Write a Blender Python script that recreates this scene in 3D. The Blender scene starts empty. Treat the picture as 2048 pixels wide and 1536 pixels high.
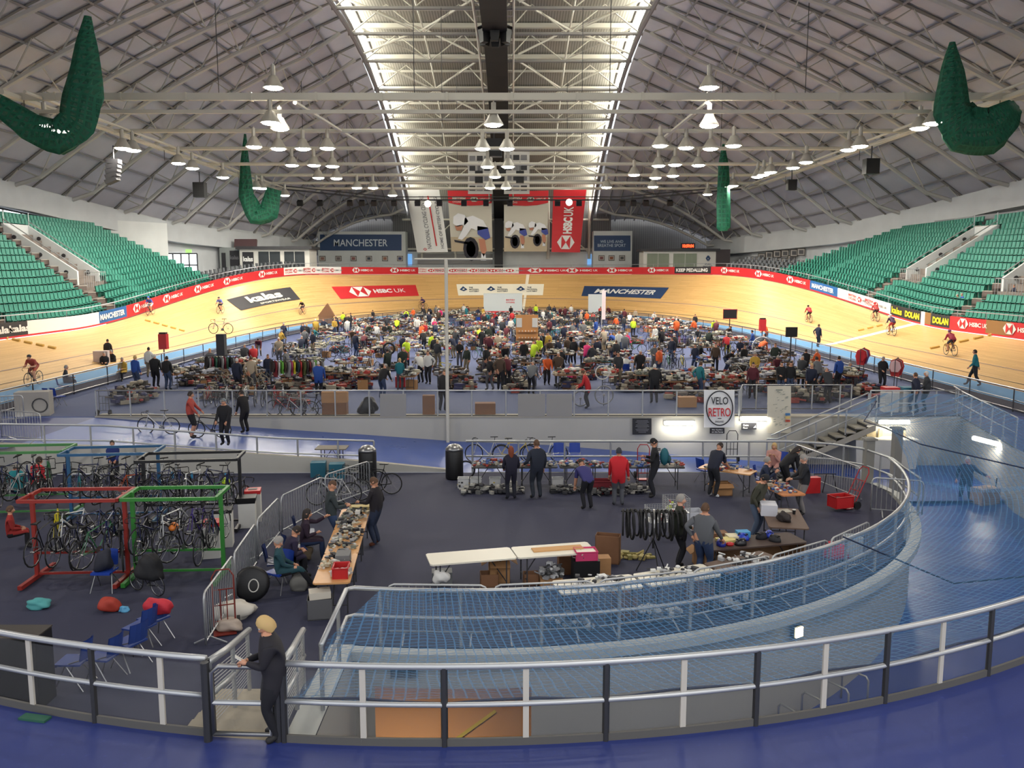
import bpy, bmesh, math, random
from mathutils import Vector, Matrix
random.seed(7)
R = math.radians
C = bpy.context.scene.collection
SC = bpy.context.scene
# ---------------------------------------------------------------- camera
FPX = 1700.0
PITCH = math.atan(223 / 1700.0)
CAMZ = 5.9
cam_data = bpy.data.cameras.new('camera')
cam = bpy.data.objects.new('camera', cam_data)
C.objects.link(cam)
cam_data.sensor_fit = 'HORIZONTAL'
cam_data.sensor_width = 36.0
cam_data.lens = 36.0 * FPX / 2048.0
cam_data.clip_end = 500
cam.location = (0, 0, CAMZ)
cam.rotation_euler = (math.pi / 2 - PITCH, 0, 0)
SC.camera = cam
SC.view_settings.view_transform = 'Standard'
SC.view_settings.look = 'None'
SC.view_settings.gamma = 1.0
SC.view_settings.use_curve_mapping = False
SC.view_settings.exposure = 0.0
SC.cycles.max_bounces = 5; SC.cycles.diffuse_bounces = 2; SC.cycles.glossy_bounces = 1; SC.cycles.transmission_bounces = 2; SC.cycles.transparent_max_bounces = 10
SC.cycles.use_adaptive_sampling = True; SC.cycles.adaptive_threshold = 0.1; SC.cycles.use_denoising = True
SC.cycles.caustics_reflective = False; SC.cycles.caustics_refractive = False
# ---------------------------------------------------------------- world: overcast daylight outside the hall
world = bpy.data.worlds.new('sky')
SC.world = world
world.use_nodes = True
bg = world.node_tree.nodes['Background']
bg.inputs[0].default_value = (0.93, 0.95, 1.0, 1)
bg.inputs[1].default_value = 1.45
LAMP_W = 130.0         # power of one high bay lamp
TUBE_W = 34.0           # fluorescent battens on the ramp walls
FILL_LAMPS = [(-24, 18, 17.0, 1500), (0, 26, 19.0, 800), (24, 18, 17.0, 1800), (6, 4, 13.0, 500)]   # added fill lights out of view, brightening the pit and near floor
for fx, fy, fz, fw in FILL_LAMPS:
    ld = bpy.data.lights.new('fill_light', 'AREA'); ld.shape = 'DISK'; ld.size = 1.5; ld.energy = fw; ld.color = (1.0, 0.93, 0.82)
    lo = bpy.data.objects.new('fill_light', ld); C.objects.link(lo); lo.location = (fx, fy, fz)

_c, _s = math.cos(PITCH), math.sin(PITCH)
def G(px, py, z=0.0):
    """place on the level z that lies under the photo's pixel px, py"""
    a = (px - 1024) / FPX; b = (768 - py) / FPX
    dy = _c + b * _s; dz = -_s + b * _c
    t = (z - CAMZ) / dz
    return (a * t, dy * t)
def DY(px, py, y):
    a = (px - 1024) / FPX; b = (768 - py) / FPX
    dy = _c + b * _s; dz = -_s + b * _c
    t = y / dy
    return (a * t, CAMZ + dz * t)
def PR(p):
    zz = p[2] - CAMZ; d = p[1] * _c - zz * _s
    if d < 0.1: return (1e6, 1e6)
    return (1024 + FPX * p[0] / d, 768 - FPX * (p[1] * _s + zz * _c) / d)

# ---------------------------------------------------------------- materials
def lin(c):
    return tuple(((v / 255.0) / 12.92 if v <= 10 else (((v / 255.0) + 0.055) / 1.055) ** 2.4) for v in c)
_M = {}
def mat(name, rgb=(128, 128, 128), rough=0.6, metal=0.0, emit=0.0, noise=0.0, nscale=8.0, alpha=None, spec=None, ecol=None):
    """procedural material; colour in 0-255 sRGB, optional noise mottling"""
    if name in _M: return _M[name]
    m = bpy.data.materials.new(name); m.use_nodes = True
    nt = m.node_tree; b = nt.nodes['Principled BSDF']
    col = (*lin(rgb), 1)
    b.inputs['Base Color'].default_value = col
    b.inputs['Roughness'].default_value = rough
    b.inputs['Metallic'].default_value = metal
    if spec is not None: b.inputs['Specular IOR Level'].default_value = spec
    if emit:
        b.inputs['Emission Color'].default_value = (*lin(ecol or rgb), 1)
        b.inputs['Emission Strength'].default_value = emit
    if noise:
        tc = nt.nodes.new('ShaderNodeTexCoord'); n = nt.nodes.new('ShaderNodeTexNoise')
        n.inputs['Scale'].default_value = nscale; n.inputs['Detail'].default_value = 3
        nt.links.new(tc.outputs['Object'], n.inputs['Vector'])
        mx = nt.nodes.new('ShaderNodeMix'); mx.data_type = 'RGBA'
        mx.inputs['A'].default_value = tuple(v * (1 - noise) for v in col[:3]) + (1,)
        mx.inputs['B'].default_value = tuple(min(1, v * (1 + noise)) for v in col[:3]) + (1,)
        nt.links.new(n.outputs['Fac'], mx.inputs['Factor']); nt.links.new(mx.outputs['Result'], b.inputs['Base Color'])
    if alpha is not None:
        out = nt.nodes['Material Output']; tr = nt.nodes.new('ShaderNodeBsdfTransparent'); ms = nt.nodes.new('ShaderNodeMixShader')
        ms.inputs[0].default_value = alpha
        nt.links.new(tr.outputs[0], ms.inputs[1]); nt.links.new(b.outputs[0], ms.inputs[2]); nt.links.new(ms.outputs[0], out.inputs['Surface'])
    _M[name] = m
    return m
def cm(rgb, rough=0.7):
    """cloth / paint of one colour"""
    return mat('cloth_%02x%02x%02x' % tuple(rgb), rgb, rough)

M_SKIN = mat('skin', (205, 150, 120), 0.55)
M_STEEL = mat('steel', (150, 150, 150), 0.32, 0.85)
M_STEEL_L = mat('galvanised', (185, 187, 188), 0.4, 0.6)
M_POST = mat('dark_post', (70, 70, 72), 0.4, 0.5)
M_WHITE = mat('white_paint', (214, 212, 204), 0.55, noise=0.04)
M_BLACK = mat('black', (18, 18, 20), 0.5)
M_RUBBER = mat('rubber', (22, 22, 24), 0.75)
M_DGREY = mat('dark_grey', (55, 55, 58), 0.6)
M_CONC = mat('concrete', (170, 164, 150), 0.8, noise=0.12, nscale=3)
M_CARD = mat('cardboard', (172, 128, 84), 0.8, noise=0.08)
M_CARD2 = mat('cardboard_dark', (128, 90, 62), 0.8, noise=0.08)
M_TABLE = mat('table_wood', (214, 160, 104), 0.45, noise=0.08)
M_TWHITE = mat('table_white', (232, 226, 208), 0.4)
M_RED = mat('red_plastic', (190, 35, 38), 0.45)
M_BLUE = mat('blue_plastic', (32, 66, 160), 0.45)

def wallmat(name, rgb, rough=0.75, lines=0.0, lscale=6.0, axis='X', noise=0.06, nscale=0.6):
    m = bpy.data.materials.new(name); m.use_nodes = True
    nt = m.node_tree; b = nt.nodes['Principled BSDF']; b.inputs['Roughness'].default_value = rough
    tc = nt.nodes.new('ShaderNodeTexCoord'); n = nt.nodes.new('ShaderNodeTexNoise')
    n.inputs['Scale'].default_value = nscale; n.inputs['Detail'].default_value = 5
    nt.links.new(tc.outputs['Object'], n.inputs['Vector'])
    col = lin(rgb)
    mx = nt.nodes.new('ShaderNodeMix'); mx.data_type = 'RGBA'
    mx.inputs['A'].default_value = tuple(v * (1 - noise * 2) for v in col) + (1,)
    mx.inputs['B'].default_value = tuple(min(1, v * (1 + noise * 2)) for v in col) + (1,)
    nt.links.new(n.outputs['Fac'], mx.inputs['Factor'])
    last = mx.outputs['Result']
    if lines:
        w = nt.nodes.new('ShaderNodeTexWave'); w.wave_type = 'BANDS'; w.bands_direction = axis
        w.inputs['Scale'].default_value = lscale
        nt.links.new(tc.outputs['Object'], w.inputs['Vector'])
        m2 = nt.nodes.new('ShaderNodeMix'); m2.data_type = 'RGBA'; m2.blend_type = 'MULTIPLY'
        rr = nt.nodes.new('ShaderNodeMapRange'); rr.inputs['To Min'].default_value = 1 - lines; rr.inputs['To Max'].default_value = 1.0
        nt.links.new(w.outputs['Fac'], rr.inputs['Value'])
        m2.inputs['Factor'].default_value = 1.0
        nt.links.new(last, m2.inputs['A']); nt.links.new(rr.outputs['Result'], m2.inputs['B'])
        last = m2.outputs['Result']
    nt.links.new(last, b.inputs['Base Color'])
    return m

# ---------------------------------------------------------------- mesh builder
class MB:
    def __init__(s): s.v = []; s.f = []; s.m = []; s.uv = None
    def add(s, vs, fs, mi=0):
        o = len(s.v); s.v.extend([tuple(v) for v in vs]); s.f.extend([tuple(i + o for i in f) for f in fs]); s.m.extend([mi] * len(fs)); return s
    def box(s, c, d, rz=0.0, mi=0, taper=1.0, rx=0.0, ry=0.0):
        """c = centre of the box, d = full sizes"""
        x, y, z = d[0] / 2, d[1] / 2, d[2] / 2; t = taper
        vs = [(-x * t, -y * t, -z), (x * t, -y * t, -z), (x * t, y * t, -z), (-x * t, y * t, -z), (-x, -y, z), (x, -y, z), (x, y, z), (-x, y, z)]
        if rx or ry:
            mm = Matrix.Rotation(rz, 3, 'Z') @ Matrix.Rotation(ry, 3, 'Y') @ Matrix.Rotation(rx, 3, 'X')
            vs = [tuple(mm @ Vector(v)) for v in vs]
        elif rz:
            ca, sa = math.cos(rz), math.sin(rz); vs = [(a * ca - b * sa, a * sa + b * ca, e) for a, b, e in vs]
        vs = [(a + c[0], b + c[1], e + c[2]) for a, b, e in vs]
        return s.add(vs, [(0, 3, 2, 1), (4, 5, 6, 7), (0, 1, 5, 4), (1, 2, 6, 5), (2, 3, 7, 6), (3, 0, 4, 7)], mi)
    def tube(s, pts, r, n=6, mi=0, closed=False, cap=True):
        pts = [Vector(p) for p in pts]; rs = r if isinstance(r, (list, tuple)) else [r] * len(pts)
        N = len(pts); rings = []; up = None
        for i, p in enumerate(pts):
            if closed: d = pts[(i + 1) % N] - pts[i - 1]
            else: d = pts[min(i + 1, N - 1)] - pts[max(i - 1, 0)]
            if d.length < 1e-9: d = Vector((0, 0, 1))
            d.normalize()
            if up is None:
                up = Vector((0, 0, 1)) if abs(d.z) < 0.9 else Vector((1, 0, 0))
            a = up - d * up.dot(d)
            if a.length < 1e-4: a = Vector((1, 0, 0)) - d * d.x
            if a.length < 1e-4: a = Vector((0, 1, 0))
            a.normalize(); b = d.cross(a); up = a
            rings.append([p + a * (rs[i] * math.cos(2 * math.pi * k / n)) + b * (rs[i] * math.sin(2 * math.pi * k / n)) for k in range(n)])
        vs = [v for rg in rings for v in rg]; fs = []
        for i in range(N if closed else N - 1):
            j = (i + 1) % N
            for k in range(n): fs.append((i * n + k, i * n + (k + 1) % n, j * n + (k + 1) % n, j * n + k))
        if cap and not closed: fs.append(tuple(range(n))[::-1]); fs.append(tuple((N - 1) * n + k for k in range(n)))
        return s.add(vs, fs, mi)
    def lathe(s, prof, c=(0, 0, 0), n=12, mi=0, M=None, cap=True):
        """prof = [(radius, z)...]"""
        vs = []
        for r, z in prof:
            for k in range(n):
                v = Vector((r * math.cos(2 * math.pi * k / n), r * math.sin(2 * math.pi * k / n), z))
                if M is not None: v = M @ v
                vs.append((v.x + c[0], v.y + c[1], v.z + c[2]))
        fs = []
        for i in range(len(prof) - 1):
            for k in range(n): fs.append((i * n + k, i * n + (k + 1) % n, (i + 1) * n + (k + 1) % n, (i + 1) * n + k))
        if cap: fs.append(tuple(range(n))[::-1]); fs.append(tuple((len(prof) - 1) * n + k for k in range(n)))
        return s.add(vs, fs, mi)
    def ball(s, c, r, n=10, mi=0, jit=0.0, rnd=None):
        r = r if isinstance(r, (tuple, list)) else (r, r, r); m = max(4, n // 2); vs = []
        for i in range(m + 1):
            th = math.pi * i / m
            for k in range(n):
                q = 1 + (((rnd or random).random() - .5) * jit if jit else 0)
                vs.append((c[0] + r[0] * q * math.sin(th) * math.cos(2 * math.pi * k / n), c[1] + r[1] * q * math.sin(th) * math.sin(2 * math.pi * k / n), c[2] + r[2] * q * math.cos(th)))
        fs = [(i * n + k, (i + 1) * n + k, (i + 1) * n + (k + 1) % n, i * n + (k + 1) % n) for i in range(m) for k in range(n)]
        return s.add(vs, fs, mi)
    def torus(s, c, Rr, r, axis='Y', n=20, k=6, mi=0, M=None):
        pts = []
        for i in range(n):
            a = 2 * math.pi * i / n
            p = Vector((Rr * math.cos(a), 0, Rr * math.sin(a))) if axis == 'Y' else (Vector((0, Rr * math.cos(a), Rr * math.sin(a))) if axis == 'X' else Vector((Rr * math.cos(a), Rr * math.sin(a), 0)))
            if M is not None: p = M @ p
            pts.append(p + Vector(c))
        return s.tube(pts, r, k, mi, closed=True)
    def grid(s, rows, mi=0, flip=False):
        """rows = list of equally long rows of points"""
        n = len(rows[0]); vs = [p for r_ in rows for p in r_]
        fs = []
        for i in range(len(rows) - 1):
            for k in range(n - 1):
                q = (i * n + k, i * n + k + 1, (i + 1) * n + k + 1, (i + 1) * n + k)
                fs.append(q[::-1] if flip else q)
        return s.add(vs, fs, mi)
    def quad(s, a, b, c, d, mi=0): return s.add([a, b, c, d], [(0, 1, 2, 3)], mi)
    def prism(s, poly, z0, z1, mi=0):
        n = len(poly); vs = [(x, y, z0) for x, y in poly] + [(x, y, z1) for x, y in poly]
        fs = [tuple(range(n))[::-1], tuple(range(n, 2 * n))] + [(i, (i + 1) % n, n + (i + 1) % n, n + i) for i in range(n)]
        return s.add(vs, fs, mi)
    def mesh(s, name, mats, smooth=False):
        me = bpy.data.meshes.new(name); me.from_pydata(s.v, [], s.f)
        for m in (mats if isinstance(mats, (list, tuple)) else [mats]): me.materials.append(m)
        me.polygons.foreach_set('material_index', s.m)
        if smooth: me.polygons.foreach_set('use_smooth', [True] * len(s.f))
        if s.uv:
            ul = me.uv_layers.new(name='UVMap'); flat = []
            for p in me.polygons:
                for li in p.loop_indices: flat.extend(s.uv[me.loops[li].vertex_index])
            ul.data.foreach_set('uv', flat)
        me.update(); return me
    def build(s, name, mats, parent=None, loc=(0, 0, 0), rz=0.0, smooth=False):
        return put(name, s.mesh(name, mats, smooth), parent, loc, rz)
def put(name, me, parent=None, loc=(0, 0, 0), rz=0.0):
    o = bpy.data.objects.new(name, me); C.objects.link(o); o.location = loc; o.rotation_euler = (0, 0, rz)
    if parent is not None: o.parent = parent
    return o
def tag(o, label=None, cat=None, group=None, kind=None):
    if label: o['label'] = label
    if cat: o['category'] = cat
    if group: o['group'] = group
    if kind: o['kind'] = kind
    return o
def struct(o, label=None): o['kind'] = 'structure'; 
def thing(name, label, cat, loc=(0, 0, 0), rz=0.0, group=None):
    o = bpy.data.objects.new(name, None); C.objects.link(o); o.empty_display_size = .1
    o.location = loc; o.rotation_euler = (0, 0, rz)
    return tag(o, label, cat, group)
def dup(o, loc=None, rz=None, label=None, group=None, mats=None, scale=None):
    """a copy of a thing with copies of its parts and sub-parts (mats: {part name: material} repaints)"""
    def cp(a, par):
        b = a.copy(); C.objects.link(b); b.parent = par
        base = a.name.split('.')[0]
        if mats and base in mats and b.type == 'MESH':
            b.material_slots[0].link = 'OBJECT'; b.material_slots[0].material = mats[base]
        for ch in a.children: cp(ch, b)
        return b
    r = cp(o, None)
    if loc is not None: r.location = loc
    if rz is not None: r.rotation_euler = (0, 0, rz)
    if scale is not None: r.scale = (scale, scale, scale) if not isinstance(scale, tuple) else scale
    if label: r['label'] = label
    if group: r['group'] = group
    return r

# ---------------------------------------------------------------- lettering as flat shapes
_TXT = {}
def glyphs(s, bold=0.0, shear=0.0):
    k = (s, bold, shear)
    if k in _TXT: return _TXT[k]
    cu = bpy.data.curves.new('t', 'FONT'); cu.body = s; cu.align_x = 'LEFT'; cu.offset = bold; cu.resolution_u = 3; cu.shear = shear
    o = bpy.data.objects.new('t', cu); C.objects.link(o)
    dg = bpy.context.evaluated_depsgraph_get(); me = o.evaluated_get(dg).to_mesh()
    vs = [(v.co.x, v.co.y) for v in me.vertices]; fs = [tuple(p.vertices) for p in me.polygons]
    o.evaluated_get(dg).to_mesh_clear(); bpy.data.objects.remove(o); bpy.data.curves.remove(cu)
    x0 = min(v[0] for v in vs); x1 = max(v[0] for v in vs); y0 = min(v[1] for v in vs); y1 = max(v[1] for v in vs)
    vs = [((x - x0) / (x1 - x0), (y - y0) / (y1 - y0)) for x, y in vs]
    _TXT[k] = (vs, fs, (x1 - x0) / (y1 - y0)); return _TXT[k]
def write(mb, f, s, u0, v0, u1, v1, mi=0, bold=0.02, shear=0.0):
    """letters of s filling the box u0..v1 of the surface f(u, v)"""
    vs, fs, _ = glyphs(s, bold, shear)
    mb.add([f(u0 + (u1 - u0) * x, v0 + (v1 - v0) * y) for x, y in vs], fs, mi)
def poly(mb, f, pts, mi=0): mb.add([f(u, v) for u, v in pts], [tuple(range(len(pts)))], mi)
def hexmark(mb, f, u0, v0, u1, v1, white=0, red=1):
    """hexagon mark of red and white triangles"""
    um, vm = (u0 + u1) / 2, (v0 + v1) / 2; q = (u1 - u0) * .25
    L = u0 + q; Rr = u1 - q
    poly(mb, f, [(u0, vm), (L, v0), (Rr, v0), (u1, vm), (Rr, v1), (L, v1)], white)
    g = lambda u, v: f(u, v, 1)
    poly(mb, g, [(L, v0), (um, vm), (L, v1)], red); poly(mb, g, [(Rr, v1), (um, vm), (Rr, v0)], red)
def plane_f(o, ux, vx, n, e=0.004):
    """flat surface: origin o, u axis ux, v axis vx, raised e per layer along n"""
    o, ux, vx, n = Vector(o), Vector(ux), Vector(vx), Vector(n)
    return lambda u, v, l=0: tuple(o + ux * u + vx * v + n * (e * (l + 1)))
# ================================================================ the hall: floors, track, walls, roof
PC = (-1.0, 28.0)          # centre of the round pit
def arc(cx, cy, r, a0, a1, n): return [(cx + r * math.cos(R(a0 + (a1 - a0) * i / n)), cy + r * math.sin(R(a0 + (a1 - a0) * i / n))) for i in range(n + 1)]
RO, RI = 18.0, 13.0
def gloss_floor(name, rgb, rough, noise=.1, nscale=.5, scuff=.15):
    m = bpy.data.materials.new(name); m.use_nodes = True; nt = m.node_tree; b = nt.nodes['Principled BSDF']
    tc = nt.nodes.new('ShaderNodeTexCoord'); n = nt.nodes.new('ShaderNodeTexNoise'); n.inputs['Scale'].default_value = nscale; n.inputs['Detail'].default_value = 6
    n2 = nt.nodes.new('ShaderNodeTexNoise'); n2.inputs['Scale'].default_value = nscale * 25; n2.inputs['Detail'].default_value = 3
    nt.links.new(tc.outputs['Object'], n.inputs['Vector']); nt.links.new(tc.outputs['Object'], n2.inputs['Vector'])
    c = lin(rgb); mx = nt.nodes.new('ShaderNodeMix'); mx.data_type = 'RGBA'
    mx.inputs['A'].default_value = tuple(v * (1 - noise) for v in c) + (1,); mx.inputs['B'].default_value = tuple(v * (1 + noise) for v in c) + (1,)
    nt.links.new(n.outputs['Fac'], mx.inputs['Factor'])
    m2 = nt.nodes.new('ShaderNodeMix'); m2.data_type = 'RGBA'; m2.inputs['B'].default_value = tuple(min(1, v * 1.5) for v in c) + (1,)
    mr = nt.nodes.new('ShaderNodeMapRange'); mr.inputs['From Min'].default_value = .62; mr.inputs['From Max'].default_value = .75; mr.inputs['To Max'].default_value = scuff * 3
    nt.links.new(n2.outputs['Fac'], mr.inputs['Value']); nt.links.new(mr.outputs['Result'], m2.inputs['Factor']); nt.links.new(mx.outputs['Result'], m2.inputs['A'])
    nt.links.new(m2.outputs['Result'], b.inputs['Base Color'])
    mr2 = nt.nodes.new('ShaderNodeMapRange'); mr2.inputs['To Min'].default_value = rough - .08; mr2.inputs['To Max'].default_value = rough + .08
    nt.links.new(n.outputs['Fac'], mr2.inputs['Value']); nt.links.new(mr2.outputs['Result'], b.inputs['Roughness'])
    return m
M_PLAT = gloss_floor('platform_blue', (46, 58, 118), .42)
M_PIT = gloss_floor('pit_carpet', (50, 52, 74), .85, .08, .4)
M_INF = gloss_floor('infield_blue', (60, 72, 110), .8, .08, .3)
M_RAMP = gloss_floor('ramp_blue', (52, 82, 160), .3)
M_TUNF = gloss_floor('tunnel_floor', (168, 118, 70), .5)
M_GWALL = wallmat('grey_wall', (182, 180, 172), .7)
M_GWALL2 = wallmat('upper_grey_wall', (196, 200, 202), .7)
# pit floor
arcO = arc(*PC, RO, 262, 180, 40)
arcI = arc(*PC, RI, 261, 355, 44)
pit_poly = [(-3.06, 10.2)] + arcO + [(-19.0, 28.6), (-5, 28.9), (9.6, 28.9)] + [(10.9, 28.5), (11.6, 27.9), (11.85, 27.2)] + arcI[::-1] + [(-3.06, 15.14)]
mb = MB(); mb.prism(pit_poly, -1.3, -1.0); o = mb.build('floor', M_PIT); struct(o)
# near platform and the aprons beside the pit, at infield level
mb = MB()
outer = arc(*PC, RO, 180, 360, 60)
for i in range(60):
    a, b = outer[i], outer[i + 1]
    def out(p):
        dx, dy = p[0] - PC[0], p[1] - PC[1]; k = min(abs((22.4 - .0) / dx) if abs(dx) > 1e-6 else 99, abs(30 / dy) if abs(dy) > 1e-6 else 99)
        return (PC[0] + dx * max(1, k * 1.0), PC[1] + dy * max(1, k))
    A, B = out(a), out(b)
    mb.add([(a[0], a[1], 0), (b[0], b[1], 0), (B[0], B[1], 0), (A[0], A[1], 0)], [(0, 1, 2, 3)][::-1])
mb.quad((-23.4, 28, 0), (-19, 28, 0), (-17.1, 34.4, 0), (-23.4, 34.4, 0)); mb.quad((17, 28, 0), (22.4, 28, 0), (22.4, 34.4, 0), (18.5, 34.4, 0))
mb.quad((-19, 28, 0), (-17.1, 28.2, 0), (-17.1, 34.4, 0), (-17.1, 34.4, 0))
o = mb.build('floor', M_PLAT); struct(o)
# retaining walls
mb = MB()
for a, b in zip(outer, outer[1:]): mb.quad((a[0], a[1], 0), (b[0], b[1], 0), (b[0], b[1], -5), (a[0], a[1], -5))
for a, b in zip([(17, 28), (18.5, 34.4)], [(18.5, 34.4), (19, 36)]): mb.quad((*a, 0), (*b, 0), (*b, -5), (*a, -5))
o = mb.build('wall_right', M_GWALL); struct(o)
mb = MB()
xs = [-17.1, 14.5, 18.5]
mb.box(((-17.1 + 18.5) / 2, 34.55, -2.5), (35.6, .3, 5.0)); mb.box((-1.3, 34.68, .03), (31.6, .62, .06), mi=1)
o = mb.build('wall_back', [M_GWALL, M_CONC]); struct(o)
# inner retaining wall under the pit floor, with the tunnel mouth and a concrete curb
mb = MB()
full = [(-3.06, 10.3), (-3.06, 12.6), (-3.06, 15.1)] + arcI[1:] + [(11.85, 27.2), (11.6, 27.9), (10.9, 28.5), (9.6, 28.9), (4, 28.9), (-1.2, 28.9)]
def offs(i):
    a, b = full[max(0, i - 1)], full[min(len(full) - 1, i + 1)]; d = Vector((b[0] - a[0], b[1] - a[1])).normalized(); return Vector((d.y, -d.x, 0)) * .12
for i_ in range(len(full) - 1):
    a, b = full[i_], full[i_ + 1]; na, nb_ = offs(i_), offs(i_ + 1)
    zb = -5.2; zt = -1.0
    mid = ((a[0] + b[0]) / 2, (a[1] + b[1]) / 2)
    if 14.8 < mid[1] < 15.6 and -2.6 < mid[0] < .55: zb = -1.75
    mb.quad((a[0] + na.x, a[1] + na.y, zt), (a[0] + na.x, a[1] + na.y, zb), (b[0] + nb_.x, b[1] + nb_.y, zb), (b[0] + nb_.x, b[1] + nb_.y, zt))
o = mb.build('wall_front', M_GWALL); struct(o)
M_CURB = mat('curb_white', (196, 198, 192), .6, noise=.1, nscale=2)
mb = MB()
cu = [(-2.95, 15.05)] + arc(*PC, RI + .1, 261.5, 352, 44) + [(11.8, 27.4)]
mb.grid([[(p[0], p[1], -.98) for p in cu], [(PC[0] + (p[0] - PC[0]) * 1.02, PC[1] + (p[1] - PC[1]) * 1.02, -.98) for p in cu], [(PC[0] + (p[0] - PC[0]) * 1.02, PC[1] + (p[1] - PC[1]) * 1.02, -1.16) for p in cu]])
mb.quad((-3.4, 10.4, -.985), (-2.95, 10.4, -.985), (-2.95, 15.1, -.985), (-3.4, 15.1, -.985))
o = mb.build('trim_1', M_CURB); struct(o)
# ramp: falls from the pit's back left, round the right side, down to the tunnel
def ramp_z(t): return t
mb = MB(); rows = []
for x, y0, y1, z in [(-17.1, 29.0, 34.4, 0), (-12, 29.0, 34.4, -.32), (-6, 29.0, 34.4, -.72), (-2.2, 29.0, 34.4, -1.0), (1.5, 29.0, 34.4, -1.15), (6, 29.0, 34.4, -1.5), (9.8, 29.0, 34.4, -1.8), (11.5, 28.6, 34.4, -1.95)]:
    rows.append([(x, y0, z), (x, y1, z)])
for a in range(0, 100, 5):
    ang = 5 - a; z = -2.05 - 2.1 * max(0, a) / 95
    rows.append([(PC[0] + 12.9 * math.cos(R(ang)), PC[1] + 12.9 * math.sin(R(ang)), z), (PC[0] + (19.6 if a < 10 else 18.1) * math.cos(R(ang)), PC[1] + (19.6 if a < 10 else 18.1) * math.sin(R(ang)), z)])
mb.grid(rows); mb.quad((11.5, 34.4, -1.95), (11.5, 28.6, -1.95), (18.6, 29, -2.02), (19, 34.6, -2.02))
o = mb.build('floor', M_RAMP); struct(o)
mb = MB(); mb.box((-2, 18, -4.3), (10, 20, .1)); o = mb.build('floor', M_TUNF); struct(o)
mb = MB(); mb.box((-6.2, 19.6, -2.9), (.2, 9, 2.6)); mb.box((.62, 19.3, -2.9), (.2, 8, 2.6)); mb.box((-2.8, 24, -2.9), (7, .2, 2.8)); mb.box((-2.8, 19.7, -1.5), (7, 8.8, .2)); mb.box((-4.6, 15.35, -3), (3.2, .2, 2.8)); o = mb.build('wall_left', M_GWALL); struct(o)
mb = MB(); mb.tube([(-2.2, 16.0, -4.22), (-.4, 18.6, -4.22)], .05, 4); o = mb.build('trim_2', cm((200, 180, 60))); struct(o)
ld = bpy.data.lights.new('tunnel_fill', 'AREA'); ld.shape = 'RECTANGLE'; ld.size = 2.2; ld.size_y = .2; ld.energy = 75; ld.color = (1, .9, .75); lo = bpy.data.objects.new('tunnel_fill', ld); C.objects.link(lo); lo.location = (-2.4, 17.5, -1.7)  # added fill light, unseen, brightens the tunnel floor
# concrete steps between gate and pit with a landing beside them
M_STEP = mat('stair_concrete', (176, 164, 142), .8, noise=.18, nscale=2.5)
mb = MB()
for i in range(6): mb.box((-3.75 - .1 * i, 10.55 + .5 * i, -.09 - .17 * i - .25), (1.15, .52, .5))
o = mb.build('floor', M_STEP); struct(o)
mb = MB(); mb.box((-2.2, 11.4, -2.7), (1.7, 2.2, .3)); mb.box((-2.2, 13.0, -3.3), (1.7, 1.4, .3)); o = mb.build('floor', M_STEP); struct(o)
# front parapet of the left ramp
mb = MB(); pts = [(-19, 28.6, .12), (-12, 28.8, -.1), (-5, 28.95, -.62), (-1.9, 29.0, -.95)]
for a, b in zip(pts, pts[1:]):
    for dy in (0, .2): mb.quad((a[0], a[1] + dy, a[2]), (b[0], b[1] + dy, b[2]), (b[0], b[1] + dy, -1), (a[0], a[1] + dy, -1))
    mb.add([(a[0], a[1], a[2]), (b[0], b[1], b[2]), (b[0], b[1] + .2, b[2]), (a[0], a[1] + .2, a[2])], [(0, 1, 2, 3)], 1)
o = mb.build('wall_pit', [M_GWALL, M_CONC]); struct(o)

# ---------------------------------------------------------------- the wooden track
TA, TY, TB = 22.4, 70.0, 50.3
def smooth(t): t = max(0, min(1, t)); return t * t * (3 - 2 * t)
_tr = [(-TA, y) for y in range(-6, 70, 4)]
_tr += [(-TA * math.cos(math.pi * i / 90), TY + TB * math.sin(math.pi * i / 90)) for i in range(91)]
_tr += [(TA, y) for y in range(66, -8, -4)]
_len = [0]
for a, b in zip(_tr, _tr[1:]): _len.append(_len[-1] + math.hypot(b[0] - a[0], b[1] - a[1]))
TL = _len[-1]
def tr_at(s):
    s = max(0, min(TL - 1e-6, s))
    lo, hi = 0, len(_len) - 1
    while hi - lo > 1:
        m = (lo + hi) // 2
        if _len[m] <= s: lo = m
        else: hi = m
    t = (s - _len[lo]) / (_len[hi] - _len[lo])
    def tang(i):
        i0, i1 = max(0, i - 1), min(len(_tr) - 1, i + 1); d = Vector((_tr[i1][0] - _tr[i0][0], _tr[i1][1] - _tr[i0][1])); return d.normalized()
    p = Vector(_tr[lo]).lerp(Vector(_tr[hi]), t); d = tang(lo).lerp(tang(hi), t).normalized()
    n = Vector((-d.y, d.x))           # outwards (travelling left straight -> far curve -> right straight)
    return p, n
def bank(y): return R(12.5 + 30.5 * smooth((y - 58) / 44))
def T(s, t, lift=0.0):
    """the track surface: s along the inner edge, t in metres up the slope (0 = inner edge, 1 = foot of the boards, 8.4 = rail)"""
    p, n = tr_at(s); b = bank(p.y); W = 1.0 + .12 * smooth((p.y - 58) / 44)
    fl = min(t, 1.0); up = max(0, t - 1.0) * W; be = min(up, .8); 
    h = fl + .8 * math.cos(b * .6) * (be / .8) + max(0, up - .8) * math.cos(b); z = .42 + .05 * fl + .8 * math.sin(b * .6) * (be / .8) + max(0, up - .8) * math.sin(b)
    nx = Vector((n.x * -math.sin(b), n.y * -math.sin(b), math.cos(b))) * lift
    return (p.x + n.x * h + nx.x, p.y + n.y * h + nx.y, z + nx.z)
TW = 8.0
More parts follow.
